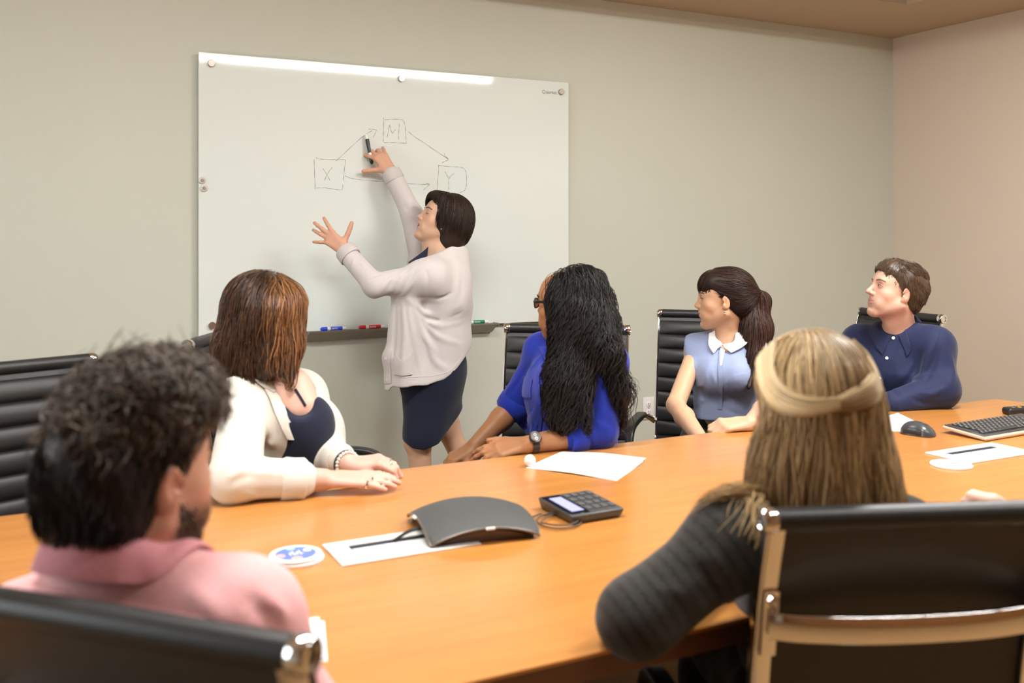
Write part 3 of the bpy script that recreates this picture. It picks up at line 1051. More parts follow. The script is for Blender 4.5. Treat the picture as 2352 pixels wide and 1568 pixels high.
def make_chair():
    Z0 = (0, 0, 0)
    root = empty('office_chair', (0, 0, 0))
    k = dict(org=Z0)
    bk = mk('back_panel', sling(S_BEND - 0.03, S_TOP - 0.005, BW + 0.004, -0.006, 0.002, 30), M_LEATHER, root, angle=50, **k)
    st = mk('seat_panel', sling(0.0, S_BEND - 0.03, BW + 0.004, -0.006, 0.002, 30), M_LEATHER, root, angle=50, **k)
    nb = 8
    for i in range(nb):
        a = S_BEND - 0.03 + (S_TOP - 0.035 - S_BEND + 0.03) * i / nb
        b = S_BEND - 0.03 + (S_TOP - 0.035 - S_BEND + 0.03) * (i + 1) / nb
        mk('back_rib', sling(a + 0.0012, b - 0.0012, BW + 0.003, 0.001, 0.007, 9, 0.010), M_LEATHER, bk, angle=60, **k)
    ns = 7
    for i in range(ns):
        a, b = 0.02 + (S_BEND - 0.05) * i / ns, 0.02 + (S_BEND - 0.05) * (i + 1) / ns
        mk('seat_rib', sling(a + 0.0012, b - 0.0012, BW + 0.003, 0.001, 0.006, 7, 0.010), M_LEATHER, st, angle=60, **k)
    tp = prof_at(S_TOP - 0.002)
    mk('top_roll', sweep([(-BW + 0.004, tp[1], tp[2]), (0, tp[1], tp[2]), (BW - 0.004, tp[1], tp[2])], circ(0.019, 18, 0.019), (0, 0, 1)), M_LEATHER, root, angle=50, **k)
    path = np.array([prof_at(s) for s in np.linspace(0.0, S_TOP, 60)])
    for sx in (-1, 1):
        tg_ = np.gradient(path, axis=0)
        nb_ = np.stack([0 * tg_[:, 0], -tg_[:, 2], tg_[:, 1]], 1)
        nb_ /= np.linalg.norm(nb_, axis=1, keepdims=True)
        rl = mk('side_rail', sweep(path + nb_ * 0.013 + np.array([sx * (BW - 0.004), 0, 0]), rrect(0.0125, 0.005, 0.002, 2), (1, 0, 0)), M_CHROME, root, angle=50, **k)
        mk('rail_flange', sweep(path + nb_ * 0.006 + np.array([sx * (BW + 0.0105), 0, 0]), rrect(0.0022, 0.011, 0.0015, 2), (1, 0, 0)), M_CHROME, rl, angle=50, **k)
        c = np.array([sx * (BW + 0.006), tp[1], tp[2]])
        mk('end_cap', align(lathe([(0.018, -0.012), (0.0205, -0.009), (0.0205, 0.009), (0.018, 0.012), (0.012, 0.0125), (0.011, 0.010)], 24), (sx, 0, 0), c), M_CHROME, root, **k)
        # arm: chrome loop with a leather pad
        ax_ = sx * (BW + 0.062)
        rp = prof_at(float(CS[np.argmin(np.abs(CP[:, 2] - 0.60) + (CP[:, 1] > -0.1) * 9)]))
        fp = np.array([0, 0.13, 0.455])
        loop_ = smoothpath([(sx * (BW + 0.012), rp[1] + 0.005, 0.565), (sx * (BW + 0.035), rp[1] + 0.015, 0.580), (ax_, rp[1] + 0.05, 0.596), (ax_, -0.08, 0.604), (ax_, 0.07, 0.604), (ax_, 0.145, 0.590), (ax_, 0.182, 0.548), (ax_, 0.184, 0.51), (sx * (BW + 0.040), 0.175, 0.475), (sx * (BW + 0.012), 0.14, 0.460)], 60)
        arm = mk('arm_loop', sweep(loop_, rrect(0.014, 0.007, 0.003, 2), (1, 0.02, 0.0)), M_CHROME, root, angle=50, **k)
        mk('arm_pad', sweep(loop_[14:44], rrect(0.021, 0.013, 0.008, 3), (1, 0.02, 0.0)), M_LEATHER, arm, angle=60, **k)
        zb = ZTOP - 0.185
        bp = prof_at(float(CS[np.argmin(np.abs(CP[:, 2] - zb) + (CP[:, 1] > -0.1) * 9)]))
        br_ = mk('bracket', sweep([(sx * (BW - 0.006), bp[1] - 0.012, zb - 0.052), (sx * (BW - 0.006), bp[1] - 0.030, zb + 0.052)], rrect(0.013, 0.006, 0.004, 3), (1, 0, 0)), M_CHROME, root, angle=50, **k)
        mk('bolt', align(lathe([(0.0075, 0), (0.0085, 0.003), (0.006, 0.007), (0.001, 0.008)], 14), (0, -1, 0.1), (sx * (BW - 0.006), bp[1] - 0.034, zb + 0.038)), M_CHROME, br_, **k)
    zb = ZTOP - 0.185
    bp = prof_at(float(CS[np.argmin(np.abs(CP[:, 2] - zb) + (CP[:, 1] > -0.1) * 9)]))
    bar = smoothpath([(-BW + 0.002, bp[1] - 0.032, zb), (-BW + 0.05, bp[1] - 0.050, zb), (-0.07, bp[1] - 0.066, zb), (0.07, bp[1] - 0.066, zb), (BW - 0.05, bp[1] - 0.050, zb), (BW - 0.002, bp[1] - 0.032, zb)], 36)
    mk('back_bar', sweep(bar, rrect(0.021, 0.006, 0.003, 2), (0, 0, 1)), M_CHROME, root, angle=50, **k)
    z_under = smoothpath([(-BW + 0.002, 0.02, 0.452), (-0.08, 0.02, 0.415), (0.08, 0.02, 0.415), (BW - 0.002, 0.02, 0.452)], 24)
    mk('seat_bar', sweep(z_under, rrect(0.025, 0.006, 0.003, 2), (0, 1, 0)), M_CHROME, root, angle=50, **k)
    mk('mechanism', box((0, -0.01, 0.385), (0.13, 0.19, 0.05), 0.012, 2), M_BLKPL, root, **k)
    mk('column', lathe([(0.030, 0.10), (0.030, 0.24), (0.024, 0.245), (0.024, 0.37)], 20), M_BLKPL, root, **k)
    for i in range(5):
        a = math.radians(90 + 72 * i)
        R = rz(a)
        lg = mk('base_leg', xf(sweep(smoothpath([(0.02, 0, 0.115), (0.14, 0, 0.100), (0.29, 0, 0.075)], 10), rrect(0.020, 0.014, 0.005, 2), (0, 1, 0), True, np.linspace(1.15, 0.75, 10)), R), M_CHROME, root, angle=50, **k)
        cs = join(*[align(lathe([(0.010, -0.011), (0.025, -0.010), (0.026, 0.0), (0.025, 0.010), (0.010, 0.011)], 18), (0, 1, 0), (0.295, dy, 0.026)) for dy in (-0.014, 0.014)], box((0.292, 0, 0.050), (0.03, 0.05, 0.022), 0.006))
        mk('caster', xf(cs, R), M_BLKPL, lg, **k)
    return root


def kids(o):
    return [c for c in bpy.data.objects if c.parent == o]


def copy_tree(o, parent=None):
    c = o.copy()
    COL.objects.link(c)
    c.parent = parent
    for ch in KIDMAP.get(o.name, []):
        copy_tree(ch, c)
    return c


def place_chair(o, left, right, lift=0.0, label=None):
    """left/right: xy of the two ends of the top roll seen from behind the chair facing +y (left = local -x)"""
    l, r = np.asarray(left, float)[:2], np.asarray(right, float)[:2]
    d = r - l
    ang = math.atan2(d[1], d[0])
    mid = (l + r) / 2
    tp = prof_at(S_TOP - 0.002)
    off = rz(ang) @ np.array([0, tp[1], 0])
    o.location = (mid[0] - off[0], mid[1] - off[1], 0)
    o.rotation_euler = (0, 0, ang)
    if lift:
        for ch in KIDMAP_ALL(o):
            if ch.name.split('.')[0] not in ('column', 'base_leg', 'caster', 'mechanism_'):
                ch.location.z += lift
    tag(o, label, 'chair', 'ribbed black leather office chairs')


def KIDMAP_ALL(o):
    return [c for c in o.children]


proto = make_chair()
bpy.context.view_layer.update()
KIDMAP = {}
for ob in bpy.data.objects:
    if ob.parent is not None:
        KIDMAP.setdefault(ob.parent.name, []).append(ob)
HWID = BW + 0.018


def ends(c, ang):
    """ends of the top roll from its centre and the chair's heading (direction it faces)"""
    f = np.array([math.cos(ang), math.sin(ang)])
    r = np.array([f[1], -f[0]])
    return np.asarray(c)[:2] - r * HWID, np.asarray(c)[:2] + r * HWID


CH = []
chairs = [
    # label, centre of the top roll, facing angle (deg), lift
    ('empty black ribbed leather chair at the far left behind the table', (-0.03, 2.95), -68, 0.0),
    ('black leather chair behind the woman in the cream blazer', (0.555, 3.19), -29, 0.03),
    ('black ribbed leather chair behind the long-haired woman in blue', (1.870, 3.19), -127, 0.0),
    ('black ribbed leather chair behind the woman with the ponytail', (2.72, 3.37), -134, 0.01),
    ('black leather chair with chrome ends behind the man in navy', (3.53, 3.06), 178, 0.0),
    ('black leather chair at bottom left holding the man in pink', (0.086, 1.092), 43.5, -0.047),
    ('black leather chair with chrome back bar holding the blonde woman', (1.21, 1.02), 69, -0.065),
]
for i, (lb, c, ang, lift) in enumerate(chairs):
    o = proto if i == 0 else copy_tree(proto)
    l, r = ends(c, math.radians(ang))
    CH.append((o, l, r, lift, lb))
for o, l, r, lift, lb in CH:
    place_chair(o, l, r, lift, lb)
# ------------------------------------------------------------------ implicit-surface modelling of bodies, clothes and hair
class Op:
    __slots__ = ('mode', 'fn', 'k', 'c', 'r')

    def __init__(s, mode, fn, k, c=None, r=None):
        s.mode, s.fn, s.k, s.c, s.r = mode, fn, k, None if c is None else np.asarray(c, np.float32), r


def A3(v):
    return np.asarray(v, np.float32)


def rc(a, b, r1, r2=None, k=0.02, mode='add', flat=None):
    """tapered capsule; flat=(axis vector, factor) squashes the cross-section along an axis"""
    a, b = A3(a), A3(b)
    r2 = r1 if r2 is None else r2
    ba = b - a
    l2 = float(ba @ ba) + 1e-12
    fx = None
    if flat is not None:
        fx = (A3(nrm(flat[0])), 1.0 / flat[1] - 1.0)

    def fn(p):
        pa = p - a
        t = np.clip((pa @ ba) / l2, 0, 1)
        q = pa - t[:, None] * ba
        if fx is not None:
            q = q + (q @ fx[0])[:, None] * fx[0] * fx[1]
        return np.sqrt(np.einsum('ij,ij->i', q, q)) - (r1 + (r2 - r1) * t)
    return Op(mode, fn, k, (a + b) / 2, math.sqrt(l2) / 2 + max(r1, r2))


def el(c, r, R=None, k=0.02, mode='add'):
    c, r = A3(c), A3(r)
    Rm = None if R is None else A3(R)

    def fn(p):
        q = p - c
        if Rm is not None:
            q = q @ Rm
        k0 = np.sqrt(np.sum((q / r) ** 2, 1))
        k1 = np.sqrt(np.sum((q / (r * r)) ** 2, 1))
        return k0 * (k0 - 1) / np.maximum(k1, 1e-9)
    return Op(mode, fn, k, c, float(max(r)))


def sp(c, r, k=0.02, mode='add'):
    return el(c, (r, r, r), None, k, mode)


def bx(c, h, R=None, rad=0.01, k=0.02, mode='add'):
    c, h = A3(c), A3(h) - rad
    Rm = None if R is None else A3(R)

    def fn(p):
        q = p - c
        if Rm is not None:
            q = q @ Rm
        d = np.abs(q) - h
        return np.sqrt(np.sum(np.maximum(d, 0) ** 2, 1)) + np.minimum(d.max(1), 0) - rad
    return Op(mode, fn, k, c, float(np.linalg.norm(h)) + rad)


def cut(point, normal, k=0.004):
    """keep the side opposite to the normal"""
    p0, n = A3(point), A3(nrm(normal))
    return Op('cut', lambda p: (p - p0) @ n, k)


def disp(fn):
    return Op('disp', fn, 0)


def smin(a, b, k):
    if k <= 0:
        return np.minimum(a, b)
    h = np.maximum(k - np.abs(a - b), 0) / k
    return np.minimum(a, b) - h * h * k * 0.25


def ev(ops, p):
    d = None
    p = np.asarray(p, np.float32)
    for o in ops:
        if o.mode == 'disp':
            d = d + o.fn(p)
            continue
        v = o.fn(p)
        if d is None:
            d = v if o.mode == 'add' else np.full(len(p), 1.0, np.float32)
        elif o.mode == 'add':
            d = smin(d, v, o.k)
        elif o.mode == 'sub':
            d = -smin(-d, v, o.k)
        else:
            d = -smin(-d, -v, o.k)
    return d


def grad(ops, p, e=0.002):
    p = np.asarray(p, np.float32)
    g = np.stack([ev(ops, p + A3(v)) - ev(ops, p - A3(v)) for v in ((e, 0, 0), (0, e, 0), (0, 0, e))], 1)
    return g / np.maximum(np.linalg.norm(g, axis=1, keepdims=True), 1e-6)


def proj(ops, p, off=0.0, it=6):
    """move points to the surface of ops plus an offset"""
    p = np.array(p, np.float32, ndmin=2)
    for _ in range(it):
        p = p - (ev(ops, p) - off)[:, None] * grad(ops, p)
    return p


def sfield(ops, lo, hi, h, B=20):
    lo, hi = A3(lo), A3(hi)
    n = np.ceil((hi - lo) / h).astype(int) + 1
    G = np.full(n, 1.0, np.float32)
    ax = [lo[i] + h * np.arange(n[i], dtype=np.float32) for i in range(3)]
    local = [o for o in ops if o.c is not None]
    cs = np.stack([o.c for o in local])
    rs = np.array([o.r for o in local], np.float32)
    R = 0.5 * B * h * 1.7321
    for i in range(0, n[0], B):
        for j in range(0, n[1], B):
            for k in range(0, n[2], B):
                xs, ys, zs = ax[0][i:i + B], ax[1][j:j + B], ax[2][k:k + B]
                c = A3([(xs[0] + xs[-1]) / 2, (ys[0] + ys[-1]) / 2, (zs[0] + zs[-1]) / 2])
                dist = np.linalg.norm(cs - c, axis=1) - rs
                near = dist < R + 0.05
                if not near.any():
                    continue
                keep = set(id(o) for o, f in zip(local, near) if f)
                sel = [o for o in ops if o.c is None or id(o) in keep]
                if not any(o.mode == 'add' for o in sel):
                    continue
                # refine: true distance at the block centre
                dc = ev([o for o in sel if o.mode == 'add'], c[None])[0]
                if dc > R + 0.05:
                    continue
                X = np.empty((len(xs), len(ys), len(zs), 3), np.float32)
                X[..., 0] = xs[:, None, None]
                X[..., 1] = ys[None, :, None]
                X[..., 2] = zs[None, None, :]
                G[i:i + B, j:j + B, k:k + B] = ev(sel, X.reshape(-1, 3)).reshape(len(xs), len(ys), len(zs))
    return G, lo, n


EDG = [(0, 1), (2, 3), (4, 5), (6, 7), (0, 2), (1, 3), (4, 6), (5, 7), (0, 4), (1, 5), (2, 6), (3, 7)]


def nets(ops, lo, hi, h):
    """surface nets -> (V, quads)"""
    G, lo, n = sfield(ops, lo, hi, h)
    S = G < 0
    cnt = np.zeros(tuple(n - 1), np.int8)
    for a in (0, 1):
        for b in (0, 1):
            for c in (0, 1):
                cnt += S[a:n[0] - 1 + a, b:n[1] - 1 + b, c:n[2] - 1 + c]
    mix = (cnt > 0) & (cnt < 8)
    I = np.argwhere(mix)
    if len(I) == 0:
        return np.zeros((0, 3)), np.zeros((0, 4), int)
    idx = np.full(tuple(n - 1), -1, np.int32)
    idx[mix] = np.arange(len(I))
    cv = np.stack([G[I[:, 0] + (q >> 2 & 1), I[:, 1] + (q >> 1 & 1), I[:, 2] + (q & 1)] for q in range(8)], 1)
    co = np.array([[(q >> 2) & 1, (q >> 1) & 1, q & 1] for q in range(8)], np.float32)
    acc = np.zeros((len(I), 3), np.float32)
    num = np.zeros(len(I), np.float32)
    for a, b in EDG:
        va, vb = cv[:, a], cv[:, b]
        m = (va < 0) != (vb < 0)
        t = np.where(m, va / np.where(m, va - vb, 1), 0)
        acc += m[:, None] * (co[a] + t[:, None] * (co[b] - co[a]))
        num += m
    V = lo + h * (I + acc / num[:, None])
    Q = []
    for axis in range(3):
        sl0 = [slice(None)] * 3
        sl1 = [slice(None)] * 3
        sl0[axis] = slice(0, -1)
        sl1[axis] = slice(1, None)
        a, b = S[tuple(sl0)], S[tuple(sl1)]
        E = np.argwhere(a != b)
        o1, o2 = (axis + 1) % 3, (axis + 2) % 3
        ok = (E[:, o1] > 0) & (E[:, o2] > 0) & (E[:, o1] < n[o1] - 1) & (E[:, o2] < n[o2] - 1)
        E = E[ok]
        s = a[E[:, 0], E[:, 1], E[:, 2]]
        d1, d2 = np.zeros(3, int), np.zeros(3, int)
        d1[o1], d2[o2] = 1, 1
        q = [idx[tuple((E - x).T)] for x in (d1 * 0, d1, d1 + d2, d2)]
        q = np.stack(q, 1)
        q[~s] = q[~s][:, ::-1]
        Q.append(q)
    Q = np.concatenate(Q)
    Q = Q[(Q >= 0).all(1)]
    return V, Q


def nets_windows(ops, wins):
    """several grids of one surface at their own resolution, joined: wins = [(lo, hi, h)]"""
    V, Q, n = [], [], 0
    for lo, hi, h in wins:
        v, q = nets(ops, lo, hi, h)
        V.append(v)
        Q.append(q + n)
        n += len(v)
    return np.concatenate(V), np.concatenate(Q)


def bounds(ops, pad=0.03):
    l = [o for o in ops if o.c is not None and o.mode == 'add']
    return np.min([o.c - o.r for o in l], 0) - pad, np.max([o.c + o.r for o in l], 0) + pad


def solid(name, ops, h, m, parent=None, lo=None, hi=None, colfn=None, cols=None):
    b0, b1 = bounds(ops)
    V, Q = nets(ops, b0 if lo is None else np.maximum(b0, lo), b1 if hi is None else np.minimum(b1, hi), h)
    return mk(name, (V, Q), m, parent, angle=None, cols=colfn(V) if colfn else None)


def wob(seed, freq, amp, st=(1, 1, 1), n=5):
    """smooth pseudo-noise displacement"""
    r = np.random.RandomState(seed)
    K = (r.randn(n, 3) * freq * np.asarray(st)).astype(np.float32)
    ph = (r.rand(n) * 6.28).astype(np.float32)

    def fn(p):
        s = np.zeros(len(p), np.float32)
        for k, f in zip(K, ph):
            s += np.sin(p @ k + f)
        return s * (amp / math.sqrt(n))
    return fn


# ------------------------------------------------------------------ heads and hands
class Frame:
    """a local frame: R columns right, forward, up"""

    def __init__(s, c, fwd, up=(0, 0, 1), roll=0.0, sc=1.0):
        s.c = np.asarray(c, float)
        s.R = rotmat(fwd, up)
        if roll:
            s.R = s.R @ ry(roll)
        s.s = sc

    def __call__(s, *p):
        q = np.array(p[0] if len(p) == 1 else p, float)
        if q.ndim == 1:
            return s.c + s.R @ (q * s.s)
        return s.c + (q * s.s) @ s.R.T

    def inv(s, V):
        return ((np.asarray(V) - s.c) @ s.R) / s.s

    def d(s, *v):
        return s.R @ np.array(v, float)


def head_ops(f, male=False, mouth_open=0.0, nose=1.0, ears=True, jaw=1.0, smile=0.0, ear=None, lips=1.0, cheek=1.0):
    """head about 0.225 high; origin between the ears"""
    s, R = f.s, f.R
    E = lambda c, r, k, mode='add', Rl=None: el(f(*c), np.array(r) * s, R if Rl is None else R @ Rl, k * s, mode)
    C = lambda a, b, r1, r2, k, mode='add', flat=None: rc(f(*a), f(*b), r1 * s, r2 * s, k * s, mode, None if flat is None else (f.d(*flat[0]), flat[1]))
    jw = 1.03 if male else 0.96
    ear = ear or (0.95 if male else 0.84)
    o = [E((0, -0.012, 0.040), (0.074, 0.094, 0.078), 0.03),
         E((0, 0.030, -0.005), (0.064, 0.062, 0.075), 0.03),
         E((0, 0.045, 0.046), (0.058, 0.044, 0.048), 0.03),
         E((0, 0.030, -0.052), (0.054 * jw, 0.052, 0.052), 0.03)]
    for sx in (-1, 1):
        o += [C((sx * 0.056 * jw, -0.004, -0.050), (sx * 0.016 * jw, 0.068 * jaw, -0.100), 0.016, 0.014, 0.03),
              E((sx * 0.040, 0.055, -0.022), (0.024 * cheek, 0.024 * cheek, 0.024 * cheek), 0.025),
              E((sx * 0.030, 0.072, -0.062), (0.020 * cheek, 0.016 * cheek, 0.022 * cheek), 0.025)]
    o += [E((0, 0.060, -0.057), (0.031, 0.0285, 0.030), 0.022)]
    o += [E((0, 0.073 * jaw, -0.099), (0.020 * jw, 0.017, 0.015), 0.022),
          C((-0.036, 0.079, 0.026), (0.036, 0.079, 0.026), 0.009, 0.009, 0.022)]
    for sx in (-1, 1):
        o += [E((sx * 0.032, 0.097, 0.008), (0.019, 0.014, 0.0125), 0.012, 'sub'),
              E((sx * 0.031, 0.0765, 0.0075), (0.0155, 0.0125, 0.0125), 0.006)]
    o += [C((0, 0.088, 0.020), (0, 0.101 + 0.004 * nose, -0.018), 0.0070, 0.0085, 0.012),
          E((0, 0.105 + 0.004 * nose, -0.025), (0.0095, 0.0100, 0.0088), 0.010),
          E((0.0115, 0.097, -0.029), (0.0075, 0.0095, 0.0075), 0.007), E((-0.0115, 0.097, -0.029), (0.0075, 0.0095, 0.0075), 0.007),
          C((0, 0.100, -0.033), (0, 0.094, -0.042), 0.004, 0.005, 0.008)]
    # lips
    o += [C((-0.017, 0.083 + 0.002 * smile, -0.057 + 0.004 * smile), (0, 0.0885 + 0.004 * lips, -0.0535), 0.0038 * lips, 0.0055 * lips, 0.008),
          C((0.017, 0.083 + 0.002 * smile, -0.057 + 0.004 * smile), (0, 0.0885 + 0.004 * lips, -0.0535), 0.0038 * lips, 0.0055 * lips, 0.008),
          C((-0.014, 0.083, -0.062 - 0.004 * mouth_open + 0.003 * smile), (0, 0.0860 + 0.0035 * lips, -0.067 - 0.009 * mouth_open), 0.0045 * lips, 0.0060 * lips, 0.008),
          C((0.014, 0.083, -0.062 - 0.004 * mouth_open + 0.003 * smile), (0, 0.0860 + 0.0035 * lips, -0.067 - 0.009 * mouth_open), 0.0045 * lips, 0.0060 * lips, 0.008),
          C((-0.021, 0.088, -0.0595 - 0.003 * mouth_open + 0.006 * smile), (0, 0.102, -0.0600 - 0.004 * mouth_open), 0.0016, 0.0016 + 0.0045 * mouth_open, 0.003, 'sub'),
          C((0.021, 0.088, -0.0595 - 0.003 * mouth_open + 0.006 * smile), (0, 0.102, -0.0600 - 0.004 * mouth_open), 0.0016, 0.0016 + 0.0045 * mouth_open, 0.003, 'sub'),
          E((0, 0.099, -0.083), (0.016, 0.010, 0.006), 0.012, 'sub')]
    if ears:
        for sx in (-1, 1):
            Rl = rz(-sx * 0.35) @ rx(-0.18)
            o += [E((sx * 0.0755, -0.008, -0.006), (0.0075 * ear, 0.019 * ear, 0.032 * ear), 0.006, 'add', Rl),
                  E((sx * 0.073, 0.0, -0.030 * ear), (0.006, 0.008, 0.011 * ear), 0.006, 'add', Rl),
                  E((sx * 0.0840, -0.003, -0.002), (0.0055, 0.0105 * ear, 0.020 * ear), 0.004, 'sub', Rl),
                  E((sx * 0.0815, 0.003, -0.006), (0.006, 0.0045, 0.007), 0.003, 'sub', Rl)]
    return o


def face_paint(f, skin, lip, brow=None, stubble=None, hairline=None):
    """albedo by place on the head: lips, cheeks, inside of mouth, stubble"""
    skin, lip = np.array(skin), np.array(lip)

    def fn(V):
        q = f.inv(V)
        c = np.tile(skin, (len(V), 1)).astype(float)

        def mixin(col, w_):
            c[:] = c * (1 - w_[:, None]) + np.array(col) * w_[:, None]
        g = lambda c0, r: np.exp(-np.sum(((q - np.array(c0)) / np.array(r)) ** 2, 1))
        near = q[:, 1] > 0.02
        warm = skin * np.array([1.04, 0.80, 0.74])
        for sx in (-1, 1):
            mixin(warm, 0.55 * g((sx * 0.045, 0.062, -0.025), (0.022, 0.03, 0.02)) * near)
            mixin(warm, 0.7 * g((sx * 0.083, -0.005, -0.004), (0.014, 0.03, 0.034)))
            mixin(skin * np.array([0.72, 0.60, 0.55]), 0.4 * g((sx * 0.032, 0.085, 0.006), (0.02, 0.02, 0.010)))
        mixin(warm, 0.5 * g((0, 0.110, -0.024), (0.014, 0.014, 0.012)))
        lw = np.clip(1.6 * (g((0, 0.092, -0.0545), (0.018, 0.02, 0.0058)) + g((0, 0.090, -0.0665), (0.016, 0.02, 0.0065))), 0, 1) * (q[:, 1] > 0.078)
        mixin(lip, np.where(lw > 0.45, np.clip((lw - 0.45) * 3, 0, 1), 0) * 0.9)
        if stubble is not None:
            w_ = np.clip((-0.030 - q[:, 2]) / 0.025, 0, 1) * np.clip((q[:, 1] + 0.005) / 0.02, 0, 1) * np.clip((q[:, 2] + 0.135) / 0.01, 0, 1)
            w_ *= 1 - 0.8 * (lw > 0.4)
            mixin(stubble[0], w_ * stubble[1])
        return c
    return fn


def eye_parts(f, parent, surf=None, lid=1.0, iris=(0.03, 0.018, 0.01), brow=(0.02, 0.012, 0.008), sides=(-1, 1), brow_w=0.0035, closed=False, lash=0.0011):
    M_EYE = mat('eye_white', (0.70, 0.66, 0.62), 0.15, noise=(60, 0.03, 2, S1))
    M_IR = mat('iris_%d' % int(iris[0] * 1000), iris, 0.1, noise=(90, 0.1, 2, S1))
    M_BR = mat('brow_%d_%d' % (int(brow[0] * 1000), int(brow[1] * 1000)), brow, 0.6, noise=(200, 0.3, 2, S1))
    s = f.s
    for sx in sides:
        c = (sx * 0.0310, 0.0780, 0.0075)
        if not closed:
            ew = mk('eye', ball(f(*c), 1.0, 16, np.array([0.0120, 0.0125, 0.0060 * lid]) * s, f.R), M_EYE, parent)
            mk('iris', ball(f(c[0] - sx * 0.001, 0.0865, c[2]), 1.0, 12, np.array([0.0052, 0.0045, 0.0054 * lid]) * s, f.R), M_IR, ew)
        t = np.linspace(-1, 1, 11)
        up = np.array([f(c[0] + 0.0150 * a, 0.0895 - 0.0085 * a * a - (0.003 * a * sx), c[2] + (0.0058 * lid * (1 - a * a) - 0.001 if not closed else -0.002 - 0.0015 * (1 - a * a))) for a in t])
        if surf is not None:
            up = proj(surf, up, 0.0004).astype(float)
        mk('lashes', ptube(up, [lash * s * (0.5 + 0.9 * (1 - a * a)) for a in t], 6), M_BR, parent)
        br_ = np.array([f(sx * (0.013 + 0.036 * a), 0.0905 - 0.017 * a * a, 0.0285 + 0.0040 * math.sin(a * 2.6) - 0.004 * a * a) for a in np.linspace(0, 1, 10)])
        if surf is not None:
            br_ = proj(surf, br_, 0.0006).astype(float)
        mk('eyebrow', sweep(br_, circ(1.0, 8, 0.5), tuple(f.d(0, 0, 1)), True, [brow_w * s * (0.75 + 0.5 * math.sin(a * 2.6)) for a in np.linspace(0.25, 1.1, 10)]), M_BR, parent)


def hand_ops(wrist, fwd, back, thumb_side, curls=(0.3,) * 4, spread=(0.15, 0.05, -0.05, -0.18), thumb=(0.7, 0.35, 0.3), sc=1.0, k=0.006, twist=None):
    """hand from the wrist. fwd: wrist to knuckles; back: normal of the back of the hand; thumb_side: +1/-1 along cross(fwd, back).
    curls: bend of index..little; spread: in-plane angle towards the thumb; thumb: (angle out, forward drop, bend)"""
    f = nrm(fwd)
    n = nrm(np.asarray(back, float) - f * (np.asarray(back, float) @ f))
    s = np.cross(f, n) * thumb_side          # towards the thumb
    w_ = np.asarray(wrist, float)
    L = lambda a, b, c: w_ + (f * a + s * b + n * c) * sc
    o = []
    ix = [0.026, 0.009, -0.009, -0.025]
    fy = [0.088, 0.092, 0.087, 0.078]
    ln = [(0.040, 0.024, 0.020), (0.044, 0.028, 0.021), (0.040, 0.026, 0.020), (0.032, 0.019, 0.018)]
    rd = [0.0100, 0.0102, 0.0096, 0.0086]
    for i in range(4):
        o.append(rc(L(0.006, ix[i] * 0.62, 0), L(fy[i] - 0.004, ix[i], 0.001), 0.0130 * sc, 0.0105 * sc, 0.016 * sc, flat=(n, 0.92)))
    o.append(rc(L(0.012, 0.010, -0.006), L(0.055, 0.017, -0.007), 0.014 * sc, 0.011 * sc, 0.016 * sc))
    tips = []
    for i in range(4):
        d = f * math.cos(spread[i]) + s * math.sin(spread[i])
        p = L(fy[i], ix[i], 0.001)
        c = curls[i]
        cc = c if isinstance(c, (tuple, list)) else (c, c * 1.1, c * 0.8)
        ang = 0
        r = rd[i]
        for j in range(3):
            ang += cc[j]
            q = p + (d * math.cos(ang) - n * math.sin(ang)) * ln[i][j] * sc
            o.append(rc(p, q, r * sc, (r - 0.0008) * sc, 0.004 * sc if j else 0.010 * sc))
            p = q
            r -= 0.0008
        tips.append(p)
    p = L(0.022, 0.022, -0.007)
    a, dn, bd = thumb
    d1 = nrm(f * math.cos(a) + s * math.sin(a) - n * dn)
    q = p + d1 * 0.042 * sc
    o.append(rc(p, q, 0.0145 * sc, 0.0110 * sc, 0.018 * sc))
    d2 = nrm(f * math.cos(a - bd) + s * math.sin(a - bd) - n * dn)
    q2 = q + d2 * 0.030 * sc
    o.append(rc(q, q2, 0.0116 * sc, 0.0108 * sc, 0.004 * sc))
    d3 = nrm(f * math.cos(a - 1.5 * bd) + s * math.sin(a - 1.5 * bd) - n * dn)
    q3 = q2 + d3 * 0.024 * sc
    o.append(rc(q2, q3, 0.0108 * sc, 0.0092 * sc, 0.004 * sc))
    tips.append(q3)
    return o, tips


